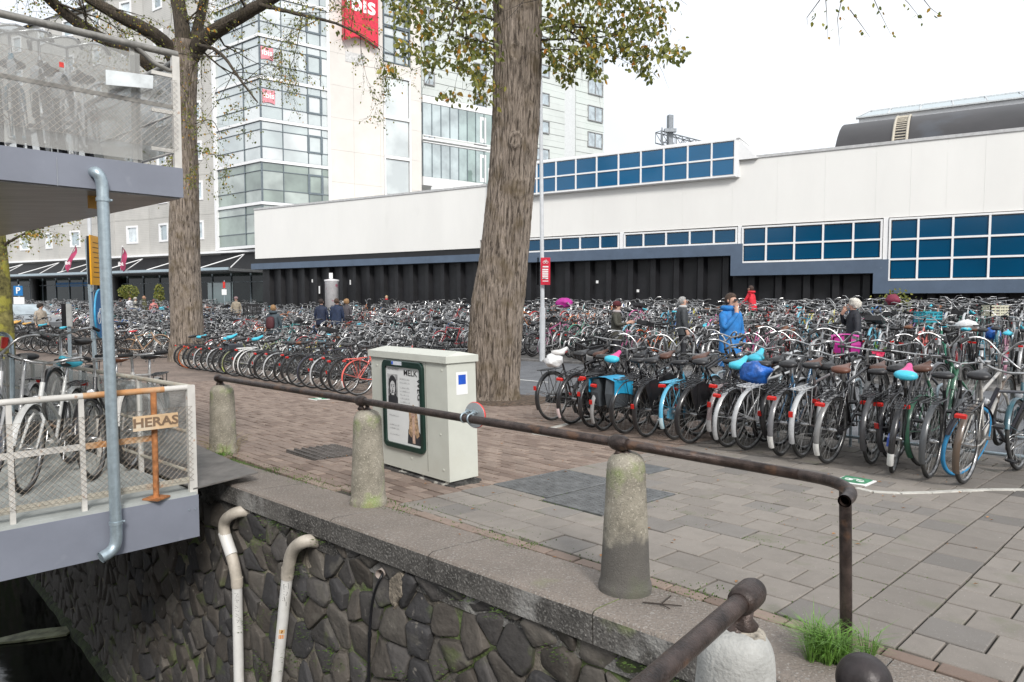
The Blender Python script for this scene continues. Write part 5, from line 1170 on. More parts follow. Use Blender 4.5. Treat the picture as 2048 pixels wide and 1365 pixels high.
# ---- the packed park beyond the road
palette = [BLK]*11 + [(.05, .05, .055)]*4 + [SIL]*5 + [WHT, (.5, .5, .47), (.03, .1, .3), (.05, .3, .45), (.45, .02, .03), (.7, .15, .04), (.6, .1, .3), (.02, .2, .12), (.3, .2, .45), (.6, .55, .1), (.55, .12, .1), (.12, .38, .5), (.6, .3, .4), (.07, .35, .3)]
def simple_bike(kind, bar, variant):
    b = MB()
    def merge(o_, m, off=(0, 0, 0)):
        n0 = len(b.v); b.v += [(x+off[0], y+off[1], z+off[2]) for x, y, z in o_.v]; b.f += [tuple(i+n0 for i in f) for f in o_.f]; b.m += [(m if not isinstance(m, list) else m[q]) for q in o_.m]; b.sm += o_.sm
    merge(frame_mb(kind, 5), 0); merge(fork_mb(5), 0)
    for x in (0, WBX):
        merge(wheel_mesh(0), [2, 2], (x, 0, WR)); merge(MB().ring((0, 0, 0), .331, .018, 'y', 24, 4), 1, (x, 0, WR))
    merge(bar_mb(bar, 4), [2, 1]); 
    q = MB(); arc_strip(q, .362, 200, 45, .027, n_=8); merge(q, 4 if variant % 3 == 0 else 0, (0, 0, WR)); q = MB(); arc_strip(q, .362, 20, 150, .025, n_=7); merge(q, 4 if variant % 3 == 0 else 0, (WBX, 0, WR))
    q = loft(sad, 6); merge(q, 3 if variant == 1 else (5 if variant == 5 else 1)); merge(MB().tube([(.25, 0, .80), (.212, 0, .925)], .012, 4), 2)
    q = MB(); [q.tube([(.2, s_*.05, .735), (-.26, s_*.06, .735)], .006, 3) for s_ in (-1, 1)]; [q.tube([(x_, -.06, .735), (x_, .06, .735)], .005, 3) for x_ in (-.26, -.1, .05)]; [q.tube([(-.16, s_*.062, .735), (0, s_*.06, WR)], .005, 3) for s_ in (-1, 1)]; merge(q, 1 if variant % 2 else 2)
    merge(MB().box((-.29, 0, .705), (.035, .07, .035)), 6 if variant % 2 else 1); merge(MB().ring((.44, .055, .28), .08, .008, 'y', 10, 3), 2)
    merge(MB().tube([(.94, 0, .72), (.985, 0, .72)], .032, 6), 2)
    if variant % 2: merge(MB().prism([(x, y+.30) for x, y in poly], (0, .045, 0), (1, 0, 0), (0, 0, 1), -.035), 1)
    if variant == 2: # front crate
        q = MB()
        for (c, d) in (((1.0, 0, .86), (.36, .30, .01)), ((1.18, 0, .90), (.01, .30, .10)), ((.82, 0, .90), (.01, .30, .10)), ((1.0, .15, .90), (.36, .01, .10)), ((1.0, -.15, .90), (.36, .01, .10))): q.box(c, d)
        merge(q, 1)
    return b
m_silf = mat('silver_paint', (.5, .5, .5), .35, metal=.5, var=.2); m_cyan = mat('cyan_cover', CYAN, .45, var=.1, scale=20, spots=[(12, .6, (.6, .6, .1), .6)]); m_brown = mat('brown_leather', (.16, .065, .03), .5)
SB = []
for i, (k_, br_) in enumerate((('loop', 'swept'), ('men', 'flat'), ('mixte', 'high'), ('loop', 'high'), ('men', 'swept'), ('mixte', 'swept'), ('men', 'flat'))):
    SB.append(simple_bike(k_, br_, i))
me_sb = [s_.mesh('bicycle', [m_frame, m_bplast, m_chrome, m_cyan, m_silf, m_brown, m_red]) for s_ in SB]
spots_ = []
rows = [(.75, -1, 0), (1.35, 1, 0), (4.9, -1, 1), (5.5, 1, 1), (9.1, -1, 2), (9.7, 1, 2), (13.3, -1, 3), (13.9, 1, 3), (17.3, -1, 3)]
wallv = lambda u: 33.4-.256*u
for (dv, hd, ri) in rows:
    u = -2.5
    while u < 62:
        v = kerbv(u)+dv+rb.uniform(-.12, .12); nose = v+hd*1.5; hd = hd if rb.random() < .8 else -hd
        if max(v, nose) < wallv(u)-.6:
            x, y = XY(u, v)
            px = 1024+FPX*x/y
            if -80 < px < 2130: spots_.append((math.hypot(x, y), u, v, hd, ri))
        u += rb.uniform(.25, .36) if rb.random() < .95 else .8
# second strip between the left front row and the road (the left group stands two deep)
u = 13.0
while u < 52:
    v = 10.9+rb.uniform(-.1, .1) - max(0, u-26)*.03; x, y = XY(u, v); spots_.append((math.hypot(x, y), u, v, -1, -1)); u += rb.uniform(.36, .48)
for v0 in (9.6, 12.9):      # the park goes on along the quay at the far left
    for hd in (1, -1):
        u = 27.0
        while u < 78:
            v = v0+(.2 if hd > 0 else 0)+rb.uniform(-.1, .1); x, y = XY(u, v); px = 1024+FPX*x/y
            if -60 < px < 420: spots_.append((math.hypot(x, y), u, v, hd, -1))
            u += rb.uniform(.3, .42)
spots_.sort(); nfull = 300-len(bikes)-11
stuff = MB(); stuff_cols = []
smats = [mat('far_bike_%s' % n, c, .4) for n, c in (('black', BLK), ('grey', (.2, .2, .21)), ('silver', SIL), ('white', WHT), ('blue', (.03, .12, .35)), ('red', (.5, .03, .03)), ('orange', (.65, .2, .05)), ('teal', (.05, .3, .3)))]
va = [np.array(s_.v) for s_ in SB]
cols_txt = {BLK: 'black', (.05, .05, .055): 'dark grey', SIL: 'silver', WHT: 'white', (.5, .5, .47): 'cream', (.03, .1, .3): 'dark blue', (.05, .3, .45): 'sea blue', (.45, .02, .03): 'red', (.7, .15, .04): 'orange', (.6, .1, .3): 'pink', (.02, .2, .12): 'dark green', (.3, .2, .45): 'purple', (.6, .55, .1): 'yellow', (.55, .12, .1): 'coral red', (.12, .38, .5): 'light blue', (.6, .3, .4): 'rose', (.07, .35, .3): 'teal'}
LM = [(120, 'near the yellow-mossy trunk'), (230, 'near the downpipe'), (335, 'left of the dark elm'), (420, 'behind the dark elm'), (520, 'just right of the dark elm'), (610, 'around the man with the backpack'), (720, 'around the two navy jackets'), (830, 'left of the cabinet top'), (945, 'behind the cabinet'), (1060, 'behind the big elm'), (1130, 'around the lamp post'), (1270, 'around the maroon hat'), (1410, 'around the grey-haired man'), (1530, 'around the blue anorak'), (1650, 'right of the blue anorak'), (1770, 'around the white-haired woman'), (1900, 'around the turquoise crate'), (9999, 'at the right edge')]
prox = {-1: 'in the second left row', 0: 'just beyond the road', 1: 'in the middle rows', 2: 'in the far rows', 3: 'in the farthest rows'}
SV, SF, SM = [], [], []; noff = 0; nb = 0
for (d, u, v, hd, ri) in spots_:
    x, y, z = W(u, v, .03 if v > kerbv(u) else 0); z += .0; var = rb.choices(range(7), (5, 1.3, 1.0, 4, 5, 1.5, 5))[0]; col = rb.choice(palette); az = AZV+(0 if hd > 0 else 180)+rb.uniform(-9, 9)-3; ln = rb.uniform(-7, 7); pt = rb.choice((0, 2, 12, 15)); sc = rb.uniform(.96, 1.06)
    if nb < nfull:
        o = bpy.data.objects.new('bicycle', me_sb[var]); COL.objects.link(o); o.color = (*col, 1); place(o, x, y, z, az, ln, pt, sc)
        pxx = 1024+FPX*x/y; land = [l for q, l in LM if pxx < q][0]; fk_ = ('loop-framed', 'straight-framed', 'crate-carrying', 'high-handled', 'sporty', 'low-framed', 'straight-framed')[var]; txt = cols_txt[col]+' '+fk_+(' raised' if pt > 5 else '')+' bicycle '+prox[ri]+', '+land
        tag(o, txt, 'bicycle', txt.replace(' bicycle ', ' bicycles ')); nb += 1
    else:
        M = np.array(Matrix.Rotation(math.pi/2-R(az), 3, 'Z') @ Matrix.Rotation(R(ln), 3, 'X') @ Matrix.Rotation(-R(pt), 3, 'Y'))*sc
        SV.append(va[var]@M.T + np.array((x, y, z))); ci = rb.choices(range(8), (12, 4, 6, 3, 2, 2, 1.5, 1.5))[0]
        SF += [tuple(i+noff for i in f) for f in SB[var].f]; SM += [(ci if q == 0 else 7+q) for q in SB[var].m]; noff += len(va[var])
if SV:
    me = bpy.data.meshes.new('bicycle'); me.from_pydata(np.vstack(SV).tolist(), [], SF)
    for m_ in smats+[m_bplast, m_chrome, m_cyan, m_silf, m_brown, m_red]: me.materials.append(m_)
    me.polygons.foreach_set('material_index', SM); o = obj('packed_bicycles', me); tag(o, 'dense mass of parked bicycles in the farthest rows before the buildings', 'bicycles', kind='stuff')
print('bikes', len(bikes), 'single', nb, 'mass', len(SV))
# racks: hoops standing among the bicycles
def rack_row(u0, u1, vf, label, step, grp, hoop=True):
    t = thing('cycle_rack', label, 'bicycle rack', W((u0+u1)/2, vf((u0+u1)/2)), grp)
    me = MB(); me.tube(curve([(-.0, 0, 0), (0, 0, .62), (0, .02, .78), (0, .14, .80), (0, .26, .80), (0, .30, .70), (0, .30, 0)], 2), .017, 8); mm_ = me.mesh('hoop', [m_galv])
    u = u0
    while u < u1:
        x, y, z = W(u, vf(u)); o = obj('hoop', mm_, t); o.location = Vector((x, y, z))-t.location; o.rotation_euler = (0, 0, R(-AZV)); u += step
    b = MB(); P = [W(q, vf(q), .12) for q in ar(u0, u1, 8)]; b.tube(P, .02, 6); b.build('ground_rail', m_galv, t)
    P = [W(q, vf(q)-.25, .35) for q in ar(u0, u1, 8)]; b = MB(); b.tube(P, .015, 6); b.build('wheel_rail', m_galv, t)
rack_row(1.3, 6.7, lambda u: 8.75, 'steel rack with rounded hoops holding the front row right of the tree', .9, 'steel hoop racks')
rack_row(11.4, 23, lambda u: 8.85, 'steel rack with rounded hoops holding the row left of the cabinet', 1.2, 'steel hoop racks')
rack_row(.5, 14, lambda u: kerbv(u)+2.35, 'long steel hoop rack just beyond the road, right half', .85, 'steel hoop racks')
rack_row(14.6, 30, lambda u: kerbv(u)+2.35, 'long steel hoop rack just beyond the road, left half', .85, 'steel hoop racks')
# ---- things the bicycles carry
def crate(name, label, x, y, z, az, size, m, tilt=0, slots=True):
    t = thing(name, label, 'crate', (x, y, z)); a = R(az); ax, ay = (math.cos(a), math.sin(a), 0), (-math.sin(a), math.cos(a), 0); b = MB(); w_, d_, h_ = size; A = np.array(ax); B_ = np.array(ay); c = np.array((x, y, z))
    b.box(tuple(c), (w_, d_, .012), ax, ay)
    for s_ in (-1, 1):
        for (o_, dims) in ((A*s_*w_/2, (.012, d_, .03)), (B_*s_*d_/2, (w_, .012, .03))):
            for zz in (.02, h_*.35, h_*.65, h_-.015): b.box(tuple(c+o_+(0, 0, zz)), dims, ax, ay)
            n2 = 5
            for k_ in range(n2):
                f = -.5+k_/(n2-1); p = c+o_+((B_*d_*f) if dims[0] < .02 else (A*w_*f)); b.box(tuple(p+(0, 0, h_/2)), (.02, .02, h_), ax, ay)
    b.build('basket_body', m, t); b = MB(); 
    for s_ in (-1, 1): b.box(tuple(c+A*s_*w_/2+(0, 0, h_)), (.02, d_+.02, .015), ax, ay); b.box(tuple(c+B_*s_*d_/2+(0, 0, h_)), (w_+.02, .02, .015), ax, ay)
    b.build('rim', m, t); t.rotation_euler = (R(tilt), 0, 0); return t
m_tealc = mat('teal_crate', (.03, .33, .42), .5); m_blkc = mat('black_crate', (.02, .02, .022), .5)
p = at(1855, 645, 16); crate('crate', 'turquoise plastic crate among the bicycles at the far right', p[0], p[1], p[2], 10, (.45, .32, .24), m_tealc)
p = at(1186, 712, 9.9+.9); t = crate('crate', 'black crate with white labels tilted above the front row saddles', p[0], p[1], p[2]-.05, 30, (.44, .32, .26), m_blkc, 14)
b = MB(); 
for s_ in (-.08, .07): b.box((p[0]+s_, p[1]-.24, p[2]+.07), (.12, .006, .12), rz=R(30))
b.build('white_label', m_white, t)
p = at(505, 628, 23); crate('crate', 'black basket standing high among the bicycles beside the man with the backpack', p[0], p[1], p[2], 20, (.55, .4, .3), m_blkc, 6)
p = at(1990, 632, 15); crate('crate', 'cream coloured crate on a bicycle near the right edge', p[0], p[1], p[2], 0, (.4, .3, .22), mat('cream_crate', (.6, .58, .45), .6))
def blob(name, label, cat, c, r_, m, seed=0, sag=.2, n_=16, group=None):
    b = MB(); vs = []; K_ = 12
    for i in range(K_+1):
        th = math.pi*i/K_
        for j in range(n_):
            ph = 2*math.pi*j/n_; d = np.array((math.sin(th)*math.cos(ph), math.sin(th)*math.sin(ph), math.cos(th))); q = 1+.30*vnoise(*(d*1.6+seed))+.14*vnoise(*(d*5+seed)); vs.append(np.array(c)+d*np.array(r_)*q)
    b.add(vs, [(i*n_+j, i*n_+(j+1) % n_, (i+1)*n_+(j+1) % n_, (i+1)*n_+j) for i in range(K_) for j in range(n_)], 0, True)
    return b.build(name, m, None, label, cat, group, loc=c)
blob('plastic_bag', 'crumpled white plastic bag tied under the first saddle of the front row', 'bag', at(1108, 722, 9.75), (.13, .12, .10), mat('white_bag', (.75, .75, .75), .4, bump=.8, bscale=18), 3)
blob('rain_cover', 'crumpled bright blue bag lying over a silver bicycle saddle', 'bag', at(1512, 745, 8.0), (.17, .16, .14), mat('blue_bag', (.02, .13, .5), .4, var=.3, bump=.9, bscale=14, spots=[(9, .68, (.6, .6, .65), .7)]), 8)
blob('bag', 'crumpled blue bag hung over a bicycle among the far rows at right', 'bag', at(1985, 668, 14.5), (.14, .14, .14), MATS['blue_bag'], 18)
blob('bag', 'magenta bag lying between bicycles beyond the big tree', 'bag', at(1128, 607, 27), (.34, .3, .2), mat('magenta_bag', (.4, .02, .25), .6, bump=.6), 12)
blob('bag', 'dark red bundle on a handlebar in front of the blue-grey wall band', 'bag', at(1785, 600, 21), (.2, .2, .15), mat('wine_bag', (.2, .02, .05), .7, bump=.6), 22)
blob('bag', 'white bundle tied on a handlebar near the right edge', 'bag', at(1935, 652, 14.5), (.2, .2, .12), MATS['white_bag'], 32)
# panniers with a flap: turquoise and magenta
def pannier(label, px, py, Y, az, size, m, m2, name='pannier'):
    p = np.array(at(px, py, Y)); t = thing(name, label, 'pannier bag', tuple(p)); a = R(90-az); ax = np.array((math.cos(a), math.sin(a), 0)); ay = np.array((-math.sin(a), math.cos(a), 0)); w_, d_, h_ = size
    b = MB(); 
    for s_ in (-1, 1):
        vs = []
        for i, (z, k_) in enumerate(((0, 1), (-h_*.5, 1.12), (-h_, .9))):
            for (x, y) in ((-w_/2*k_, 0), (w_/2*k_, 0), (w_/2*k_*.85, d_*k_), (-w_/2*k_*.85, d_*k_)): vs.append(p+ax*x+ay*s_*(y+.06)+(0, 0, z))
        b.add(vs, [(4*l+i, 4*l+(i+1) % 4, 4*l+4+(i+1) % 4, 4*l+4+i) for l in range(2) for i in range(4)]+[(0, 1, 2, 3), (8, 9, 10, 11)], 0)
    b.build('bag_body', m2, t); b = MB(); vs = []
    for (y, z) in ((-(d_+.09), -h_*.55), (-(d_+.09), -.02), (-.06, .03), (.06, .03), (d_+.09, -.02), (d_+.09, -h_*.55)):
        for x in (-w_*.55, -w_*.2, w_*.2, w_*.55): vs.append(p+ax*x+ay*y+(0, 0, z+(.03*math.sin(x*9+y*20) if abs(y) > .1 else 0)))
    b.add(vs, [(4*i+j, 4*i+j+1, 4*i+j+5, 4*i+j+4) for i in range(5) for j in range(3)], 0, False); b.build('flap', m, t); return t
pannier('turquoise double pannier over the rear wheel of a black bicycle', 1222, 757, 9.05, AZV, (.36, .12, .36), mat('turquoise_canvas', (.02, .30, .52), .5, var=.12, bump=.4, bscale=12, spots=[(14, .68, (.5, .6, .7), .6)]), mat('dark_canvas', (.06, .07, .08), .7))
pannier('bright magenta double pannier with yellow patch among the bicycles at right', 1693, 672, 13.2, 20, (.42, .16, .32), mat('magenta_canvas', (.6, .03, .33), .5, var=.1, spots=[(6, .66, (.7, .55, .1), .7)]), mat('magenta_canvas_dark', (.45, .02, .25), .6))
pannier('dark grey pannier on a bicycle in the row left of the cabinet', 467, 690, 18.2, AZV, (.34, .1, .3), mat('charcoal_canvas', (.035, .04, .05), .6), MATS['dark_canvas'])
# silk flowers on a handlebar
fl = thing('artificial_flowers', 'bunch of bright red-pink artificial flowers tied to a handlebar', 'flowers', at(1757, 708, 8.3)); rr = random.Random(6); b = MB(); b2 = MB(); c0_ = np.array(at(1757, 710, 8.3))
for i in range(9):
    c = c0_+np.array((rr.uniform(-.055, .055), rr.uniform(-.04, .04), rr.uniform(-.06, .06)))
    for k_ in range(8):
        a = k_*.785; d = np.array((math.cos(a), -.4, math.sin(a))); e_ = np.array((-math.sin(a), 0, math.cos(a))); b.add([c, c+d*.02+e_*.014, c+d*.034+(0, .006, 0), c+d*.02-e_*.014], [(0, 1, 2, 3)])
for i in range(10):
    c = c0_+np.array((rr.uniform(-.05, .05), rr.uniform(-.03, .03), rr.uniform(.03, .13))); d = np.array((rr.uniform(-1, 1), -.3, rr.uniform(-.2, 1)))*.03; e_ = np.array((d[2], 0, -d[0]))*.4; b2.add([c, c+d+e_, c+d*2, c+d-e_], [(0, 1, 2, 3)])
b.build('petals', mat('flower_pink', (.75, .03, .12), .5), fl); b2.build('leaves', m_grass, fl)
# ================================================================= buildings
class Face:
    """a vertical wall plane: s runs to the viewer's right, n points at the viewer"""
    def __init__(s, p0, az):
        s.p = np.array(p0, float); s.d = np.array((math.sin(R(az)), math.cos(R(az)))); s.n = np.array((s.d[1], -s.d[0]))
        if s.n@(-s.p) < 0: s.n = -s.n
        s.ax = h3(s.d); s.an = h3(s.n)
    def P(s, a, z, o=0): q = s.p+s.d*a+s.n*o; return (q[0], q[1], z)
    def S(s, px, py=604):
        x, y, z = onplane(px, py, s.n, s.n@s.p); return (np.array((x, y))-s.p)@s.d
    def Z(s, px, py): return onplane(px, py, s.n, s.n@s.p)[2]
    def box(s, b, a0, a1, z0, z1, o0, o1, m=0, bev=0):
        q = s.p+s.d*(a0+a1)/2+s.n*(o0+o1)/2; b.box((q[0], q[1], (z0+z1)/2), (abs(a1-a0), abs(o1-o0), abs(z1-z0)), s.ax, s.an, m, bev=bev); return b
# ---- low white station building with blue glazing
m_wpan = mat('white_cladding', (.78, .77, .74), .55, var=.02, scale=.4, spots=[(.7, .66, (.66, .65, .62), .35)], stretch=(1, 1, .35))
m_wfr = mat('white_window_frame', (.8, .8, .8), .4, var=.02)
m_blue = glassy('blue_glass', (.0, .055, .125), .04, .12, var=.12, sc=.25)
m_blue2 = glassy('blue_glass_high', (.0, .095, .22), .06, .12, var=.12, sc=.25)
m_band = mat('slate_blue_band', (.085, .12, .175), .5, var=.06, scale=1.5, spots=[(4, .70, (.2, .24, .28), .4)])
m_corr = mat('black_corrugated', (.008, .008, .010), .5, var=.25, scale=2)
F1 = Face((9.81, 32.0), -58.6+180)
st = thing('station_building', 'long low white building with blue windows over a black corrugated wall', 'building', F1.P(0, 0))
sL, sR = F1.S(512), F1.S(2300)
TOPZ = 7.78
s_st1, s_st2 = F1.S(1461), F1.S(1745)
# white panels one by one between joints
bnds = ar(sL, F1.S(960), 8) + ar(F1.S(960), s_st1, 7)[1:] + ar(s_st1, s_st2, 4)[1:] + ar(s_st2, sR, 8)[1:]
for a, c in zip(bnds[:-1], bnds[1:]):
    lo = 4.40 if c < F1.S(1000) else 4.83
    b = MB(); F1.box(b, a+.0015, c-.0015, lo, TOPZ, -.12, .0); b.build('cladding_panel', m_wpan, st)
b = MB(); F1.box(b, sL, sR, TOPZ, TOPZ+.12, -.25, .05); b.build('roof_edge', mat('zinc_edge', (.5, .5, .5), .5, var=.1), st)
b = MB(); F1.box(b, sL+.1, sR, .0, TOPZ-.05, -14, -.75); b.build('building_mass', m_wpan, st)
b = MB(); F1.box(b, sL, F1.S(1000), 4.05, 4.40, -.5, -.06); b.build('shadow_gap', m_corr, st)
def bandbox(a, c, z0, z1, o=.12): b = MB(); F1.box(b, a, c, z0, z1, -.5, o); return b.build('slate_band', m_band, st)
bandbox(sL-.3, F1.S(1050), 3.66, 4.06); bandbox(F1.S(1050), s_st1-.0, 3.50, 4.02)
bandbox(s_st1, F1.S(1484), 2.58, 4.02, .123); bandbox(F1.S(1484), s_st2, 2.58, 3.13); bandbox(s_st2, F1.S(1775), 1.74, 3.13, .123); bandbox(F1.S(1775), sR, 1.74, 2.24)
# corrugated wall
b = MB(); pitch = 1.17; u = sL; P = []
while u < sR:
    P += [(u, -.62), (u+.55*pitch, -.62), (u+.66*pitch, -.34), (u+.89*pitch, -.34)]; u += pitch
vs = []; 
for (s_, o) in P: vs += [F1.P(s_, -.3, o), F1.P(s_, 4.05, o)]
b.add(vs, [(2*i, 2*i+2, 2*i+3, 2*i+1) for i in range(len(P)-1)]); b.build('corrugated_wall', m_corr, st)
def glazing(F, st_, a0, a1, z0, z1, cols, nr, fo=.06, po=.0, m=m_blue, name='window_band', fw=.075, thick=.12, pm=None):
    """frame with mullions, each pane an object"""
    fr = MB(); W_ = a1-a0; F.box(fr, a0-fw, a1+fw, z1, z1+fw, po-.05, fo); F.box(fr, a0-fw, a1+fw, z0-fw, z0, po-.05, fo+.02)
    F.box(fr, a0-fw, a0, z0, z1, po-.05, fo-.002); F.box(fr, a1, a1+fw, z0, z1, po-.05, fo-.002)
    xs = cols if hasattr(cols, '__len__') else ar(a0, a1, cols+1)
    zs = ar(z0, z1, nr+1) if not hasattr(nr, '__len__') else nr
    for x in xs[1:-1]: F.box(fr, x-fw/2, x+fw/2, z0, z1, po-.05, fo-.004)
    for z in zs[1:-1]: F.box(fr, a0, a1, z-fw/2, z+fw/2, po-.05, fo-.006)
    f = fr.build(name, m_wfr if pm is None else pm, st_)
    for i in range(len(xs)-1):
        for j in range(len(zs)-1):
            g = MB(); F.box(g, xs[i]+fw/2, xs[i+1]-fw/2, zs[j]+fw/2, zs[j+1]-fw/2, po-.03, po); g.build('pane', m[(i*7+j*3) % len(m)] if isinstance(m, list) else m, f)
    return f
S = F1.S
glazing(F1, st, S(1000), S(1235), 4.10, 4.70, [S(1000)]+[S(q) for q in (1050, 1085, 1122, 1160, 1200)]+[S(1235)], 1)
glazing(F1, st, S(1250), S(1469), 4.10, 4.70, [S(q) for q in (1250, 1286, 1331, 1378, 1426, 1469)], 1)
glazing(F1, st, S(1485), S(1757), 3.22, 4.70, [S(q) for q in (1485, 1530, 1586, 1643, 1703, 1757)], 2)
glazing(F1, st, S(1778), S(2100), 2.33, 4.72, [S(q) for q in (1778, 1832, 1901, 1974, 2051, 2100)], 3)
for (a, c, lo) in ((S(1235), S(1250), 4.02), (S(1469), S(1485), 4.02), (S(1757), S(1778), 3.13)): b = MB(); F1.box(b, a+.1, c-.1, lo, 4.83, -.1, .012); b.build('wall_pier', m_wfr, st)
# clerestory box
a0, a1 = S(985), S(1468)
b = MB(); F1.box(b, a0, a1+.15, 7.0, 8.70, -1.6, .20); F1.box(b, a0, a1+.2, 8.70, 8.78, -1.7, .26); 
q = [F1.P(a1+.15, 8.7, .2), F1.P(a1+.15, 7.75, .2), F1.P(a1+.95, 7.75, .2), F1.P(a1+.15, 8.7, -1.6), F1.P(a1+.15, 7.75, -1.6), F1.P(a1+.95, 7.75, -1.6)]; b.add(q, [(0, 1, 2), (3, 5, 4), (0, 2, 5, 3)]); b.build('clerestory_box', m_wfr, st)
xs = [S(q) for q in (985, 1030, 1052, 1078, 1116, 1155, 1196, 1239, 1283, 1328, 1375, 1422, 1466)]
glazing(F1, st, xs[0], xs[-1], 7.10, 8.62, xs, 2, fo=.30, po=.25, m=m_blue2)
# roof things: vent box, small notices on the black wall
b = MB(); p = at(888, 378, 43); b.lathe((p[0], p[1], p[2]-.3), [(.8, 0), (.8, .35), (.6, .5), (.05, .52)], 20); b.build('roof_vent', m_wfr, st)
for (px, py, w_, h_, m_) in ((1189, 564, .12, .14, m_white), (1271, 582, .12, .13, m_white), (632, 580, .1, .5, m_white), (618, 562, .08, .2, m_white), (694, 545+20, .08, .3, m_white)):
    s_ = S(px); z_ = F1.Z(px, py); b = MB(); F1.box(b, s_-w_/2, s_+w_/2, z_-h_/2, z_+h_/2, -.33, -.30); b.build('sticker', m_, st)
# advertising column with torn posters before the black wall
m_torn = mat('torn_posters', (.68, .67, .68), .7, var=.08, scale=4, spots=[(2.6, .60, (.6, .1, .2), .8), (3.4, .64, (.15, .25, .4), .7), (7, .66, (.2, .2, .22), .6)])
p = at(664, 604, 43.5); t = thing('poster_column', 'white pillar pasted with torn posters in front of the black wall', 'poster column', (p[0], p[1], .2))
b = MB(); b.lathe((p[0], p[1], .2), [(.42, 0), (.42, 2.45), (.46, 2.48), (.46, 2.56), (.1, 2.62)], 22); b.build('column', m_torn, t)
b = MB(); b.box((p[0]-.05, p[1], 3.02), (.22, .12, .35), rz=R(20)); b.tube([(p[0]-.05, p[1], 2.6), (p[0]-.05, p[1], 2.9)], .03, 6); b.build('light_box', m_white, t)

# ---- hotel: concrete wing, glass tower, stone tower, glazed bridge; rear tower
m_conc = mat('concrete_panel', (.47, .46, .43), .85, var=.08, scale=1.2, bump=.3, bscale=12)
def tilemat():
    m, t, b = nt('tiled_panel'); L = t.links; tcn = N(t, 'ShaderNodeTexCoord'); n1 = N(t, 'ShaderNodeTexNoise'); n1.inputs['Scale'].default_value = 1.0; n1.inputs['Detail'].default_value = 6; L.new(tcn.outputs['Object'], n1.inputs['Vector'])
    sx = N(t, 'ShaderNodeSeparateXYZ'); L.new(tcn.outputs['Object'], sx.inputs[0])
    hyp = N(t, 'ShaderNodeVectorMath', operation='DOT_PRODUCT'); hyp.inputs[1].default_value = (-.883, .469, 0); L.new(tcn.outputs['Object'], hyp.inputs[0])
    outs = []
    for src in (hyp.outputs['Value'], sx.outputs['Z']):
        a = N(t, 'ShaderNodeMath', operation='MULTIPLY'); a.inputs[1].default_value = 1/.155; L.new(src, a.inputs[0]); f = N(t, 'ShaderNodeMath', operation='FRACT'); L.new(a.outputs[0], f.inputs[0]); g = N(t, 'ShaderNodeMath', operation='LESS_THAN'); g.inputs[1].default_value = .2; L.new(f.outputs[0], g.inputs[0]); outs.append(g.outputs[0])
    mxx = N(t, 'ShaderNodeMath', operation='MAXIMUM'); L.new(outs[0], mxx.inputs[0]); L.new(outs[1], mxx.inputs[1])
    r = N(t, 'ShaderNodeValToRGB'); r.color_ramp.elements[0].position = .3; r.color_ramp.elements[1].position = .7; r.color_ramp.elements[0].color = (.40, .39, .365, 1); r.color_ramp.elements[1].color = (.48, .465, .435, 1); L.new(n1.outputs['Fac'], r.inputs['Fac'])
    mm = N(t, 'ShaderNodeMix', data_type='RGBA'); ml = N(t, 'ShaderNodeMath', operation='MULTIPLY'); ml.inputs[1].default_value = .55; L.new(mxx.outputs[0], ml.inputs[0]); L.new(ml.outputs[0], mm.inputs[0]); L.new(r.outputs[0], mm.inputs[6]); mm.inputs[7].default_value = (.58, .57, .54, 1)
    L.new(mm.outputs[2], b.inputs['Base Color']); b.inputs['Roughness'].default_value = .8; return m
m_tile = tilemat()
m_hglass = [glassy('pale_window_glass_%d' % i, c, .35, .05, var=.4, sc=1.5) for i, c in enumerate(((.30, .36, .38), (.45, .50, .52), (.16, .22, .24)))]
m_tg = [glassy('tower_glass_%d' % i, c, .34, .03, var=.25, sc=.35) for i, c in enumerate(((.50, .53, .51), (.44, .48, .46), (.56, .58, .56), (.38, .43, .41)))]
m_tgl = [glassy('tower_glass_low_%d' % i, c, .16, .03, var=.3, sc=.5) for i, c in enumerate(((.17, .21, .18), (.24, .29, .25), (.33, .37, .34)))]  # lowest storeys: their darker green reflections are put into the body colour
m_dfr = mat('dark_window_frame', (.13, .16, .18), .4, var=.1)
m_stone2 = mat('beige_stone_cladding', (.64, .61, .57), .75, var=.04, scale=.35, spots=[(.25, .6, (.6, .565, .52), .4)])
C0 = np.array((-.356*54, 54.0)); FLf = Face(C0, -53.4+180); FLf.d = np.array((math.sin(R(126.6)), math.cos(R(126.6)))); FR = Face(C0, 53.5)
gt = thing('glass_tower', 'pale glass stair tower of the hotel with dark lines and red signs', 'hotel tower', (*C0, 0))
lev = [5.72, 9.0, 12.25, 15.35, 18.5, 21.65, 24.8, 28.0, 31.2]
sl0 = FLf.S(440); sr1 = FR.S(662)
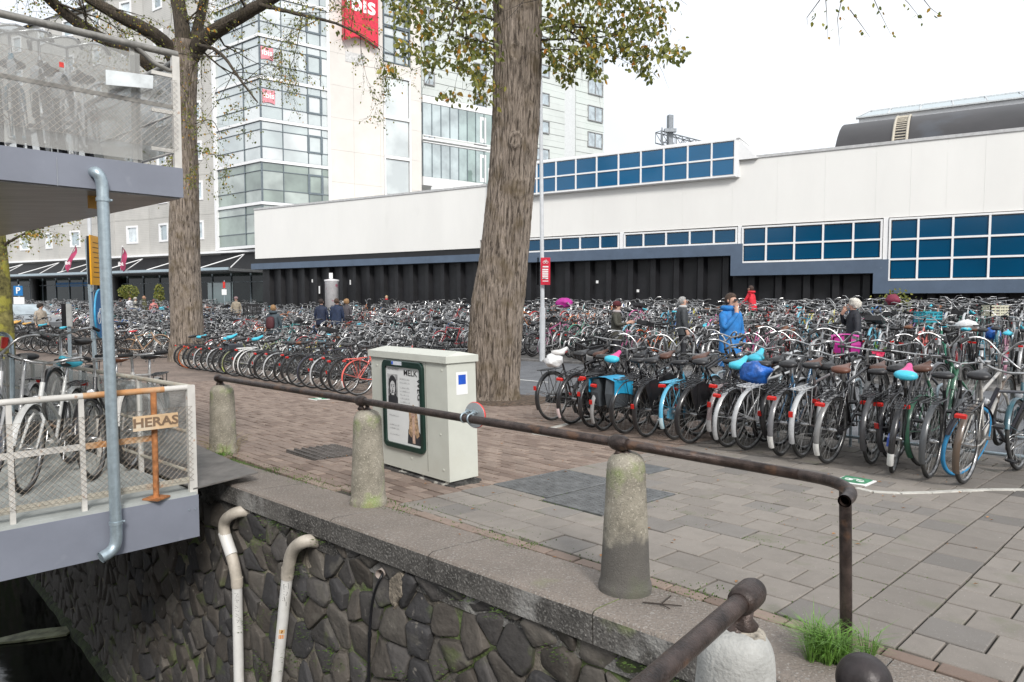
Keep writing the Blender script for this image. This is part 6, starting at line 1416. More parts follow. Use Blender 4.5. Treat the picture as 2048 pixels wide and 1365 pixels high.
for F, a0, a1, cols in ((FLf, sl0, 0, [sl0, FLf.S(495), 0]), (FR, 0, sr1, [0, FR.S(572), FR.S(622), FR.S(648), sr1])):
    for j in range(len(lev)-1):
        z0, z1 = lev[j]+.12, lev[j+1]-.12; zs = [z0, z0+.95, z1-.62, z1]
        fr = MB()
        for z in zs: F.box(fr, a0, a1, z-.022, z+.022, -.10, .03)
        for k_, x in enumerate(cols): F.box(fr, x-.026, x+.026, z0, z1, -.10, .034)
        if F is FR: F.box(fr, cols[2]-.09, cols[2]+.09, zs[1]-.06, zs[2]+.06, -.1, .06); F.box(fr, cols[3]-.09, cols[3]+.09, zs[1]-.06, zs[2]+.06, -.1, .062); F.box(fr, cols[2], cols[3], zs[1]-.07, zs[1]+.07, -.1, .058); F.box(fr, cols[2], cols[3], zs[2]-.07, zs[2]+.07, -.1, .058)
        f = fr.build('window_frame', m_dfr, gt)
        for i in range(len(cols)-1):
            for k_ in range(3):
                g = MB(); F.box(g, cols[i]+.035, cols[i+1]-.035, zs[k_]+.03, zs[k_+1]-.03, -.06, -.03)
                mm_ = m_tgl[(i+j+k_) % 3] if j < 2 else m_tg[(i*3+j*5+k_) % 4]; g.build('pane', mm_, f)
    for z in lev:
        b = MB(); F.box(b, a0-.1, a1+.1, z-.11, z+.11, -.2, .10 if F is FR else .103); b.build('floor_band', m_wfr, gt)
b = MB(); FLf.box(b, sl0-.16, sl0+.10, 5.6, 32, -.2, .2); b.build('corner_fin', m_wfr, gt); b = MB(); FR.box(b, sr1-.08, sr1+.12, 5.6, 32, -.2, .14); b.build('corner_fin', m_wfr, gt)
# core of the tower behind the glass with the slanting stair flights visible at the bottom
bL = [FLf.P(sl0, 0, -.9), C0.tolist()+[0], FR.P(sr1, 0, -.9)]
b = MB(); q = [np.array(FLf.P(sl0, 0, -.14))[:2], C0+np.array((0, .16)), np.array(FR.P(sr1, 0, -.14))[:2], np.array(FR.P(sr1, 0, -8))[:2], np.array(FLf.P(sl0, 0, -8))[:2]]
b.add([(*p_, z) for z in (5.6, 31.5) for p_ in q], [tuple(range(5))[::-1], tuple(range(5, 10))]+[(i, (i+1) % 5, 5+(i+1) % 5, 5+i) for i in range(5)]); b.build('tower_core', mat('tower_interior', (.35, .38, .35), .8), gt)
# signs in the glass
m_ired = mat('sign_red', (.62, .02, .05), .35, coat=.3); m_iw = mat('sign_white', (.85, .85, .85), .5, var=0)
m_ired2 = mat('sign_red_behind_glass', (.75, .28, .32), .4)
def wavy_sign(F, parent_name, label, s0, s1, z0, z1, off, m, size, thick=.12, rim=True):
    t = thing(parent_name, label, 'hotel sign', F.P((s0+s1)/2, z0, off)); n_ = 12; top = []; bot = []
    for i in range(n_+1):
        f = i/n_; x = s0+(s1-s0)*f; top.append((x+.04*math.sin(f*3), z1-.10*(z1-z0)*math.sin(math.pi*f)*.6)); bot.append((x, z0+.09*(z1-z0)*math.sin(math.pi*f)))
    poly = bot+top[::-1]; vs = [F.P(x, z, off) for x, z in poly]+[F.P(x, z, off+thick) for x, z in poly]; K_ = len(poly)
    b = MB(); b.add(vs, [tuple(range(K_))[::-1], tuple(range(K_, 2*K_))]+[(i, (i+1) % K_, K_+(i+1) % K_, K_+i) for i in range(K_)]); o = b.build('sign_board', m, t)
    ri = MB(); ri.tube([F.P(x, z, off+thick) for x, z in poly], .05*(z1-z0)/4+.01, 6, closed=True); ri.build('rim', m, t) if rim else None
    c = F.P((s0+s1)/2, z0+(z1-z0)*.56, off+thick+.012); put_text('ibis', size, m_iw, c, F.ax, (0, 0, 1), o, 'lettering', size*.02, .01); return t
F = FR; wavy_sign(F, 'hotel_sign', 'upper small red ibis sign behind the tower glass', F.S(531), F.S(555), F.Z(543, 123), F.Z(543, 97), .04, m_ired2, .62, .03, False)
wavy_sign(F, 'hotel_sign', 'lower small red ibis sign behind the tower glass', F.S(533), F.S(557), F.Z(543, 209), F.Z(543, 181), .04, m_ired2, .62, .03, False)
# stone tower
s1_ = FR.S(845); sw0, sw1 = FR.S(774), FR.S(822)
bt = thing('stone_tower', 'tall beige stone-clad hotel tower with a narrow column of big windows', 'hotel tower', FR.P(sr1, 0))
zz = [0, 3.0, 6.0]+list(np.arange(8.6, 33, 2.6))
wz = [(FR.Z(798, 391), FR.Z(798, 320)), (FR.Z(798, 314), FR.Z(798, 241)), (FR.Z(798, 235), FR.Z(798, 158)), (FR.Z(798, 128), FR.Z(798, 60)), (FR.Z(798, 55), FR.Z(798, -20)), (FR.Z(798, -26), FR.Z(798, -100))]
for a, c in ((sr1+.12, sr1+2.2), (sr1+2.2, sr1+4.6), (sr1+4.6, sw0-.15), (sw1+.15, s1_)):
    for z0, z1 in zip(zz[:-1], zz[1:]): b = MB(); FR.box(b, a+.006, c-.006, z0+.006, z1-.006, -.3, 0); b.build('stone_panel', m_stone2, bt)
lo = 0
for i, (a, c) in enumerate(wz):
    b = MB(); FR.box(b, sw0-.144, sw1+.144, lo, a-.12, -.3, -.004); b.build('spandrel', m_stone2, bt); lo = c+.12
    if i < 3: glazing(FR, bt, sw0, sw1, a, c, 1, 1, fo=.06, po=-.12, m=m_tg, name='big_window', fw=.12)
    else: glazing(FR, bt, sw0, sw1, a, c, [sw0, sw0+(sw1-sw0)*.42, sw0+(sw1-sw0)*.85, sw1], [a, a+(c-a)*.25, a+(c-a)*.75, c], fo=.03, po=-.12, m=m_tg, name='big_window', fw=.09, pm=m_dfr)
b = MB(); FR.box(b, sw0-.144, sw1+.144, lo, 33, -.3, -.004); b.build('spandrel', m_stone2, bt)
b = MB(); FR.box(b, sr1+.15, s1_-.05, 0, 32.9, -9, -.34); b.build('tower_mass', m_stone2, bt)
wavy_sign(FR, 'hotel_sign', 'large curved red ibis sign on the beige stone tower', FR.S(690), FR.S(754), FR.Z(720, 92), FR.Z(720, -45), .15, m_ired, 2.0, .5)
b = MB(); a = FR.S(697); c = FR.S(733); FR.box(b, a, c, FR.Z(715, 128), FR.Z(715, 108), .001, .04); b.build('faded_lettering_panel', mat('pale_panel', (.56, .56, .55), .6), bt)
t = bt
# brown box in the lowest window (a poster on the glass)
# glazed link bridge
lb_ = thing('glazed_bridge', 'two-storey glazed link bridge between the hotel and the rear tower', 'footbridge', FR.P(FR.S(850), 0, -1.2))
FB = Face(np.array(FR.P(0, 0, -1.2))[:2], 53.5); a0, a1 = FB.S(848), FB.S(985)
zb0, zb1, zb2, zb3 = FB.Z(850, 354), FB.Z(850, 279), FB.Z(850, 275), FB.Z(850, 205)
b = MB(); FB.box(b, a0, a1, zb0-.75, zb0, -3, .05); b.build('floor_slab', m_wfr, lb_); b = MB(); FB.box(b, a0, a1, zb3, zb3+.6, -3, .05); b.build('roof_slab', m_wfr, lb_)
b = MB(); FB.box(b, a0, a1, zb1, zb2, -3, .06); FB.box(b, a0, a1, zb1-.25, zb1-.18, .0, .08); FB.box(b, a0, a1, zb2+.15, zb2+.22, .0, .08); b.build('middle_band', m_wfr, lb_)
m_bg = [glassy('bridge_glass_%d' % i, c, .25, .03, var=.3, sc=.6) for i, c in enumerate(((.36, .42, .42), (.28, .36, .34), (.22, .30, .27)))]
for (z0, z1) in ((zb0+.05, zb1-.3), (zb2+.25, zb3-.05)):
    xs = ar(a0, a1, 9)
    for i in range(8): b = MB(); FB.box(b, xs[i]+.03, xs[i+1]-.03, z0, z1, -.06, -.03); b.build('pane', m_bg[0 if i < 4 else 1+i % 2], lb_)
    for x in xs: b = MB(); FB.box(b, x-.03, x+.03, z0, z1, -.1, .03); b.build('mullion', m_dfr, lb_)
    xd = a0+(a1-a0)*.86; b = MB(); FB.box(b, xd-.35, xd+.35, z0+.1, z1-.3, -.02, .0); b.build('white_door', m_wfr, lb_); b = MB(); FB.box(b, xd-.16, xd+.16, z0+.5, z1-.6, .002, .01); b.build('door_pane', m_bg[2], lb_)
# rear clad tower
FT = Face((-.1266*80, 80.0), 52); rt_ = thing('clad_tower', 'tall pale green-grey clad tower block behind the white building', 'tower block', FT.P(0, 0))
m_clad = mat('green_grey_cladding', (.60, .635, .61), .6, var=.05, scale=.3, spots=[(.3, .58, (.53, .59, .55), .5)])
aE = FT.S(1205); a_ = 0; segs = [(0, FT.S(972)), (FT.S(972)+.02, FT.S(1128)), (FT.S(1150), aE)]
nrow = 0; z = 0
while z < 52:
    for (a, c) in segs: b = MB(); FT.box(b, a, c, z+.02, z+.78, -.2, -.02+.05*((nrow % 2))); b.build('cladding_strip', m_clad, rt_)
    z += .8; nrow += 1
b = MB(); FT.box(b, FT.S(1128)+.02, FT.S(1150)-.02, 0, 52, -.5, -.12); b.build('recessed_strip', mat('pale_strip', (.62, .64, .64), .5, var=.06), rt_)
b = MB(); FT.box(b, 0, aE, 0, 52, -16, -.22); b.build('tower_mass', m_clad, rt_)
m_rfr = mat('grey_frame', (.30, .30, .30), .5)
for row in range(9):
    for (pa, pb, py0, py1, sl) in ((1174, 1201, 214, 242, 0), (1066, 1096, 186, 208, 0), (852, 870, 146, 170, 0), (950, 972, 130, 170, 1)):
        a, c = FT.S(pa), FT.S(pb); dz = 3.55*(row-2); z0, z1 = FT.Z((pa+pb)/2, py1)-dz+3.55*0, FT.Z((pa+pb)/2, py0)-dz
        z0 += 7.1*0; 
        if z0 < 2 or z1 > 50: continue
        w_ = glazing(FT, rt_, a, c, z0, z1, 2, 1 if not sl else 4, fo=.14, po=.04, m=m_hglass[0] if not sl else m_hglass[2], name='window', fw=.10, pm=m_rfr)
# concrete wing, zigzag bays
Ledge = np.array(FLf.P(sl0-.2, 0))[:2]; FW_ = Face(Ledge, -62+180); FW_.d = np.array((math.sin(R(118)), math.cos(R(118))))
cw = thing('hotel_wing', 'grey tiled concrete hotel wing with square white-framed windows', 'hotel', (*Ledge, 0))
nb_ = 15; bw_ = 4.35; zc0 = 5.45; sh = 3.27
for k_ in range(nb_):
    a1_, a0_ = -k_*bw_, -(k_+1)*bw_
    ang = 118+(6 if k_ % 2 else -6); pR = np.array(FW_.P(a1_, 0))[:2]; pL = np.array(FW_.P(a0_, 0))[:2]
    mid = (pL+pR)/2; o0, o1 = (.0, .45) if k_ % 2 else (.45, .0)
    A_ = pL+FW_.n*o0; B_ = pR+FW_.n*o1; dd = B_-A_; L_ = np.linalg.norm(dd); Fb = Face(A_, 0); Fb.d = dd/L_; Fb.n = np.array((Fb.d[1], -Fb.d[0])); Fb.n = Fb.n if Fb.n@(-A_) > 0 else -Fb.n; Fb.ax = h3(Fb.d); Fb.an = h3(Fb.n)
    for r_ in range(7):
        z0 = zc0+r_*sh; z1 = z0+sh; ww, wh = 1.15, 1.30; wc = L_*.52; wz0 = z0+1.28
        b = MB()
        Fb.box(b, .04, wc-ww/2, z0+.05, z1-.05, -.3, 0); Fb.box(b, wc+ww/2, L_-.04, z0+.05, z1-.05, -.3, 0); Fb.box(b, wc-ww/2, wc+ww/2, z0+.05, wz0, -.3, 0); Fb.box(b, wc-ww/2, wc+ww/2, wz0+wh, z1-.05, -.3, 0); b.build('wall_panel', m_tile, cw)
        fr = MB(); q = .14; Fb.box(fr, wc-ww/2-q, wc+ww/2+q, wz0-q, wz0+.02, -.2, .06); Fb.box(fr, wc-ww/2-q, wc+ww/2+q, wz0+wh-.02, wz0+wh+q, -.2, .06); Fb.box(fr, wc-ww/2-q, wc-ww/2+.02, wz0+.02, wz0+wh-.02, -.2, .058); Fb.box(fr, wc+ww/2-.02, wc+ww/2+q, wz0+.02, wz0+wh-.02, -.2, .058)
        f = fr.build('window_frame', m_wfr, cw); g = MB(); Fb.box(g, wc-ww/2+.02, wc+ww/2-.02, wz0+.02, wz0+wh-.02, -.12, -.08); g.build('pane', m_hglass[(k_*5+r_*3) % 3], f)
    for r_ in range(8): b = MB(); Fb.box(b, -.03, L_+.03, zc0+r_*sh-.06, zc0+r_*sh+.06, -.3, .015); b.build('concrete_band', m_conc, cw)
    b = MB(); Fb.box(b, -.07, .05, zc0, zc0+7*sh, -.3, .02); b.build('vertical_joint', m_conc, cw)
b = MB(); FW_.box(b, -nb_*bw_, 0, 5.3, zc0+7*sh-.1, -14, -.32); b.build('building_mass', m_conc, cw)
m_roofz = mat('grey_sheet_roof', (.33, .34, .36), .5, var=.06)
b = MB(); zt_ = zc0+7*sh; q = [FW_.P(-nb_*bw_, zt_, .6), FW_.P(.1, zt_, .6), FW_.P(.1, zt_+1.5, -4), FW_.P(-nb_*bw_, zt_+1.5, -4), FW_.P(-nb_*bw_, zt_, -14), FW_.P(.1, zt_, -14)]; b.add(q, [(0, 1, 2, 3), (3, 2, 5, 4), (0, 3, 4), (1, 5, 2)]); b.build('roof', m_roofz, cw)
# ground floor: dark fascia, glass lobby
m_lobby = glassy('dark_lobby_glass', (.010, .014, .013), .035, .06, var=.6, sc=.4); m_fascia = mat('black_fascia', (.02, .02, .022), .4)
b = MB(); FW_.box(b, -nb_*bw_, 5.5, 4.0, 5.40, -.6, -.35); b.build('dark_fascia', m_fascia, cw)
b = MB(); FW_.box(b, -nb_*bw_, 5.5, 5.36, 5.52, -.3, .55); b.build('white_edge', m_wfr, cw)
for k_ in range(30):
    a = 5.5-(k_+1)*2.3; b = MB(); FW_.box(b, a+.04, a+2.26, .2, 4.0, -.62, -.58); b.build('lobby_pane', m_lobby, cw); b = MB(); FW_.box(b, a-.04, a+.04, .2, 4.0, -.64, -.5); b.build('lobby_mullion', m_dfr, cw)
b = MB(); FW_.box(b, -nb_*bw_, 5.5, 3.0, 3.08, -.6, -.5); b.build('lobby_transom', m_dfr, cw)
b = MB(); q0_, q1_ = FW_.S(100), FW_.S(165); FW_.box(b, q0_, q1_, 2.9, 3.3, -.57, -.55); b.build('blue_lobby_banner', mat('blue_banner', (.02, .2, .5), .5), cw)
b = MB(); q0_, q1_ = FW_.S(405), FW_.S(455); FW_.box(b, q0_, q1_, .3, 3.0, -.57, -.55); b.build('frosted_pane', glassy('frosted_glass', (.25, .36, .35), .15, .2), cw)
for px in (66, 230): p_ = FW_.P(FW_.S(px), 0, -.2); b = MB(); b.tube([(p_[0], p_[1], .1), (p_[0], p_[1], 4)], .35, 16); b.build('column', m_fascia, cw)
# canopy with tie rods
cn_ = thing('entrance_canopy', 'thin flat hotel entrance canopy hung on white tie rods', 'canopy', FW_.P(-20, 3.85, 2))
b = MB(); FW_.box(b, -nb_*bw_+4, 5.2, 3.72, 3.94, -.2, 3.2); b.build('canopy_slab', mat('canopy_grey', (.13, .135, .14), .4), cn_)
b = MB(); FW_.box(b, -nb_*bw_+4, 5.2, 3.80, 4.0, 3.2, 3.34); b.build('canopy_edge', m_galv, cn_)
k_ = 0; a = 3.5
while a > -54:
    for da in (-2.0, 1.6):
        b = MB(); b.tube([FW_.P(a, 5.2, .3), FW_.P(a+da, 4.0, 3.0)], .045, 6); b.build('tie_rod', m_wfr, cn_)
    a -= 6.4; k_ += 1
m_flag = mat('flag_cloth', (.5, .05, .14), .7, var=.15, scale=3)
for (px, py, ex, ey, lb) in ((182, 511, 152, 490, 'left red hotel flag on a slanting pole above the canopy'), (300, 535, 245, 493, 'right red hotel flag on a slanting pole above the canopy')):
    a = FW_.P(FW_.S(px), 4.1, 2.6); e_ = at(ex, ey, a[1]-2.5); t = thing('hotel_flag', lb, 'flag', a); b = MB(); b.tube([a, e_], .05, 8); b.build('flag_pole', m_wfr, t)
    A_, E_ = np.array(a), np.array(e_); d = E_-A_; b = MB(); vs = []; n1 = 8
    p1 = A_+d*.97; p2 = A_+d*.35; 
    for i in range(n1+1):
        for j in range(5):
            f, g_ = i/n1, j/4; q = p1+(p2-p1)*g_; hang = np.array((.12*math.sin(f*4+j), .15*math.sin(f*5+j*2), -1.5*(1-g_*.35)*f))+ (np.array((-.9 if px < 200 else .75, .3, 0))*0); vs.append(q+hang+np.array((.5*f*(1-g_)*(-.5 if px < 200 else .8), 0, 0)))
    b.add(vs, [(5*i+j, 5*i+j+1, 5*i+j+6, 5*i+j+5) for i in range(n1) for j in range(4)], 0, True); fl_ = b.build('flag', m_flag, t)
    put_text('ibis', .42, m_iw, tuple(vs[5*5+2]+np.array((0.0, -.22, 0))), (1, .15, 0), (0, 0, 1), fl_, 'lettering', .01, .01)
# ---- station roof vault behind the white building
FV = Face(at(1657, 300, 75)[:2], -58.6+180); FV.d = np.array(F1.d); FV.n = np.array(F1.n)
vz = at(1657, 305, 75)[2]; va_ = thing('station_roof', 'huge dark barrel roof of the station hall with a glazed ridge', 'station roof', FV.P(0, vz))
m_vault = mat('dark_vault_sheet', (.028, .025, .026), .5, var=.15, scale=.3, spots=[(.15, .64, (.05, .06, .075), .5)])
b = MB(); P = []; n1 = 12; L_ = 90; zb_ = vz-10; 
for i in range(n1+1):
    a = math.pi/2*i/n1; P.append((18*(1-math.cos(a)), zb_+16.3*math.sin(a)))
vs = [FV.P(0, z, -o) for o, z in P]+[FV.P(L_, z, -o) for o, z in P]; K_ = n1+1
b.add(vs, [(i, i+1, K_+i+1, K_+i) for i in range(n1)], 0, True); b.add([FV.P(0, z, -o) for o, z in P]+[FV.P(0, zb_, -18)], [tuple(range(K_+1))]); b.build('vault', m_vault, va_)
zt_ = P[-1][1]; b = MB(); FV.box(b, 1.2, L_, zt_-.3, zt_+.9, -19, -17.6); b.build('fascia', m_wfr, va_)
b = MB(); n2 = 26
for i in range(n2):
    s0_, s1__ = 1+(L_-1)*i/n2+.12, 1+(L_-1)*(i+1)/n2-.12; b.add([FV.P(s0_, zt_+1.05, -17.2), FV.P(s1__, zt_+1.05, -17.2), FV.P(s1__+.0, zt_+3.2, -24), FV.P(s0_+1.2*(i == 0), zt_+3.2, -24)], [(0, 1, 2, 3)])
b.build('ridge_glazing', mat('pale_ridge_glass', (.42, .48, .50), .4, var=.05), va_, kind='stuff')
b = MB(); FV.box(b, .9, L_, zt_+.9, zt_+1.06, -17.8, -17.1); FV.box(b, 2, L_, zt_+3.15, zt_+3.32, -24.4, -23.8)
for i in range(n2+1): s_ = 1+(L_-1)*i/n2; b.tube([FV.P(s_, zt_+1.05, -17.15), FV.P(s_+(1 if i == 0 else 0), zt_+3.3, -24)], .1, 4)
b.build('ridge_frame', mat('ridge_grey', (.55, .57, .58), .5), va_)
# ladder on the vault
b = MB(); s0_ = FV.S(1770)
for ds in (0, 1.3):
    b.tube([FV.P(s0_+ds, z+.15, -o+.1) for o, z in P], .16, 4)
for i in range(1, 40):
    f = i/40*n1; j = int(f); g_ = f-j; j2 = min(j+1, n1); o = P[j][0]*(1-g_)+P[j2][0]*g_; z = P[j][1]*(1-g_)+P[j2][1]*g_; b.tube([FV.P(s0_, z+.15, -o+.1), FV.P(s0_+1.3, z+.15, -o+.1)], .08, 4)
b.build('roof_ladder', mat('cream_ladder', (.5, .45, .36), .6), va_)
# overhead line gantry
ga = thing('line_gantry', 'grey lattice railway gantry rising behind the blue clerestory', 'gantry', at(1340, 300, 60)); pA, pB = np.array(at(1322, 262, 60)), np.array(at(1530, 315, 66)); b = MB(); d = (pB-pA); n1 = 16; per = np.array((-d[1], d[0], 0)); per /= np.linalg.norm(per)
m_gal2 = mat('gantry_steel', (.25, .27, .29), .5, metal=.3); hgt_ = .9
ch = [(0, 0), (per*.7, 0), (0, hgt_), (per*.7, hgt_)]
for o, z in ch: b.tube([pA+o-(0, 0, z), pB+o-(0, 0, z)], .055, 4)
for i in range(n1+1):
    p = pA+d*i/n1; q = pA+d*min(1, (i+1)/n1)
    for o in (0, per*.7): b.tube([p+o, p+o-(0, 0, hgt_)], .035, 4); b.tube([p+o-(0, 0, hgt_ if i % 2 else 0), q+o-(0, 0, 0 if i % 2 else hgt_)], .035, 4)
    b.tube([p, p+per*.7], .035, 4); b.tube([p, q+per*.7], .03, 4)
b.build('lattice_beam', m_gal2, ga)
p = np.array(at(1340, 262, 60.3)); b = MB(); b.box((p[0], p[1], p[2]-8+1.2), (.42, .4, 16.2), rz=.3); b.build('mast', m_gal2, ga); b = MB(); b.box((p[0]-.1, p[1]-.5, p[2]-.1), (1.0, .4, .28)); b.tube([(p[0]-.75, p[1]-.3, p[2]-4), (p[0]-.75, p[1]-.3, p[2]+.2)], .06, 5); b.tube([(p[0]-.75, p[1]-.3, p[2]-3), (p[0], p[1], p[2]-.6)], .05, 4); b.build('bracket', m_gal2, ga)
# distant wall of buildings behind the camera, over the water (seen only in reflections)
t = thing('canal_houses', 'row of brick houses on the other side of the canal, behind the viewer', 'houses', (0, -45, 0))
m_hb = mat('canal_house_brick', (.16, .10, .075), .9, var=.3, scale=1)
for i in range(12):
    hh = 11+3*((i*7) % 4)/3; b = MB(); b.box((-60+i*11, -48, hh/2-2), (10.8, 9, hh), rz=0); b.add([(-65.4+i*11, -43.5, hh-2), (-54.6+i*11, -43.5, hh-2), (-60+i*11, -43.5, hh+2), (-65.4+i*11, -52.5, hh-2), (-54.6+i*11, -52.5, hh-2), (-60+i*11, -52.5, hh+2)], [(0, 1, 2), (3, 5, 4), (0, 2, 5, 3), (1, 4, 5, 2)]); b.build('house', m_hb, t)
# ================================================================= trees
def twig_tree(bm, lf, lfy, start, direction, length, rad, depth, rr, leafden, drop=.0, leaf=.05, spread=.55):
    """recursive limb of tubes ending in twigs with leaves"""
    P = [np.array(start, float)]; d = np.array(direction, float); d /= np.linalg.norm(d); n_ = 5 if depth > 1 else 4
    for i in range(n_):
        d = d+np.array((rr.gauss(0, .13), rr.gauss(0, .13), rr.gauss(0, .10)-drop)); d /= np.linalg.norm(d); P.append(P[-1]+d*length/n_)
    bm.tube(P, [rad*(1-.75*i/n_) for i in range(n_+1)], 7 if rad > .03 else (5 if rad > .01 else 3), cap=False)
    if depth > 0:
        for k in range(rr.randint(3, 4)):
            i = rr.randint(1, n_); q = P[i]; a = np.array((rr.gauss(0, 1), rr.gauss(0, 1), rr.gauss(0, .7)-.1)); nd = d+a*spread; twig_tree(bm, lf, lfy, q, nd, length*rr.uniform(.45, .72), rad*.5*(1-.4*i/n_)+.002, depth-1, rr, leafden, drop+.03, leaf, spread)
    if depth <= 1:
        for i in range(int(leafden*length*10)):
            q = P[0]+(P[-1]-P[0])*rr.random()+np.array((rr.gauss(0, .05), rr.gauss(0, .05), rr.gauss(0, .04)-.03)); add_leaf(lf if rr.random() > .13 else lfy, q, leaf*rr.uniform(.6, 1.2), rr)
def add_leaf(bm, q, l, rr):
    ax = np.array((rr.gauss(0, .5), rr.gauss(0, .5), -rr.uniform(.2, 1))); ax /= np.linalg.norm(ax); s_ = np.cross(ax, (rr.gauss(0, 1), rr.gauss(0, 1), rr.gauss(0, .4))); s_ /= (np.linalg.norm(s_)+1e-6); n_ = np.cross(ax, s_)
    w_ = l*.33; bm.add([q, q+ax*l*.35+s_*w_+n_*l*.08, q+ax*l*.75+s_*w_*.7+n_*l*.06, q+ax*l*1.05, q+ax*l*.75-s_*w_*.7+n_*l*.06, q+ax*l*.35-s_*w_+n_*l*.08, q+ax*l*.5], [(0, 1, 6, 5), (1, 2, 6), (2, 3, 6), (3, 4, 6), (4, 5, 6)])
def bark_trunk(secs, m, name, parent, nseg=150, na=110, ridge=.022, knots=(), seed=0, fr=15):
    """trunk through centre/radius sections with vertical bark ridges in the geometry"""
    zs = np.array([s[2] for s in secs]); xs = np.array([s[0] for s in secs]); ys = np.array([s[1] for s in secs]); rs = np.array([s[3] for s in secs])
    Z = np.linspace(zs[0], zs[-1], nseg); X = np.interp(Z, zs, xs); Y = np.interp(Z, zs, ys); R_ = np.interp(Z, zs, rs); ker = np.ones(7)/7
    sm_ = lambda A: np.concatenate((A[:3], np.convolve(A, ker, 'valid'), A[-3:])); X, Y, R_ = sm_(X), sm_(Y), sm_(R_); vs = []
    for i in range(nseg):
        for j in range(na):
            a = 2*math.pi*j/na; z = Z[i]; ca, sa = math.cos(a), math.sin(a)
            tw = .35*vnoise(z*1.3, seed, a*.0)
            aa = a+.10*vnoise(ca*1.2, sa*1.2, z*2.1+seed)
            ph = a*fr + 5.5*vnoise(ca*1.6+seed, sa*1.6, z*.8) + 2.6*vnoise(ca*4, sa*4+seed, z*2.4); r1 = abs(math.sin(ph))**.55; r2 = .5+.5*vnoise(ca*9, sa*9, z*3.5+seed)+.35*vnoise(ca*22, sa*22, z*11)
            q = R_[i]*(1+.05*vnoise(ca*1.1+seed, sa*1.1, z*.7))+ridge*(r1-.5)*(.45+.75*r2)+ridge*.3*r2
            for (ka, kz_, kr, kd) in knots:
                da = (a-ka+math.pi) % (2*math.pi)-math.pi; dd = math.hypot(da*R_[i]/kr, (z-kz_)/kr/1.3)
                if dd < 1.6: q += kd*(math.exp(-((dd-.85)/.25)**2)*.5+ .25*math.exp(-(dd/.6)**2))
            vs.append((X[i]+q*ca, Y[i]+q*sa, z))
    b = MB(); b.add(vs, [(i*na+j, i*na+(j+1) % na, (i+1)*na+(j+1) % na, (i+1)*na+j) for i in range(nseg-1) for j in range(na)], 0, True); return b.build(name, m, parent)
gT = ground(985, 803); TY = gT[1]
def tsec(pairs, Y):
    out = []
    for (py, xl, xr) in pairs: a = at(xl, py, Y); c = at(xr, py, Y); out.append(((a[0]+c[0])/2, Y, a[2], (c[0]-a[0])/2))
    return sorted(out, key=lambda s: s[2])
TY += .15
mt = thing('elm_tree', 'big leaning elm with deeply furrowed bark just right of the cabinet', 'tree', (gT[0], TY, gT[2]))
secs = tsec([(832, 900, 1066), (818, 918, 1052), (804, 932, 1042), (785, 940, 1036), (740, 940, 1038), (700, 938, 1041), (608, 944, 1046), (487, 964, 1056), (365, 980, 1068), (243, 986, 1077), (122, 990, 1081), (0, 988, 1081), (-120, 985, 1078), (-300, 985, 1075), (-560, 990, 1065)], TY)
kn = lambda px, py, r_, d_: (-math.pi/2+math.asin(max(-.95, min(.95, (at(px, py, TY)[0]-np.interp(at(px, py, TY)[2], [s[2] for s in secs], [s[0] for s in secs]))/.43))), at(px, py, TY)[2], r_, d_)
bark_trunk(secs, m_bark, 'trunk', mt, 420, 300, .042, [kn(1030, 292, .11, .10), kn(1040, 385, .13, .05), kn(1033, 122, .13, .05), kn(1052, 20, .10, .05)], 3, 22)
b = MB(); lf, lfy = MB(), MB(); rr = random.Random(31)
top = secs[-1]
for (px, py, tx, ty, L_, r_) in ((1075, 80, 1290, 60, 1.6, .022), (1078, 60, 1240, -20, 1.7, .03), (1070, -40, 1330, -30, 2.2, .05), (1078, 100, 1200, 110, 1.1, .014), (990, 90, 900, 60, .9, .016), (990, 40, 860, 20, 1.3, .02), (992, 130, 930, 175, .6, .01), (1000, -60, 850, -30, 1.7, .04),
                                (1070, 30, 1180, 60, 1.1, .012), (1000, -150, 820, -90, 2.0, .05), (1060, -160, 1250, -90, 2.2, .05), (1060, 20, 1160, 130, 1.0, .01)):
    s0 = np.array(at(px, py, TY-.1)); e0 = np.array(at(tx, ty, TY-.4+rr.uniform(-.8, .8))); twig_tree(b, lf, lfy, s0, e0-s0, L_, r_, 2, rr, 0.0, .01)
def leaf_cloud(poly_pts, n, Y, dy, rr, lf, lfy, leaf, yf=.14):
    """leaves hanging along the drawn sprays (each a segment)"""
    for (x0, y0, x1, y1, w_, k) in poly_pts:
        for c_ in range(int(n*k/4)):
            f = rr.random(); cx, cy = x0+(x1-x0)*f+rr.gauss(0, w_*.6), y0+(y1-y0)*f+rr.gauss(0, w_*.6); Yc = Y+rr.uniform(-dy, dy); q = np.array(at(cx, cy, Yc))
            for _ in range(5): add_leaf(lfy if rr.random() < yf else lf, q+np.array((rr.gauss(0, .06), rr.gauss(0, .08), rr.gauss(0, .06))), leaf*rr.uniform(.6, 1.15), rr)
            if rr.random() < .5: b.tube([q+(0, 0, .12), q+(rr.gauss(0, .05), 0, 0), q+(rr.gauss(0, .08), 0, -.12)], .003, 3, cap=False)
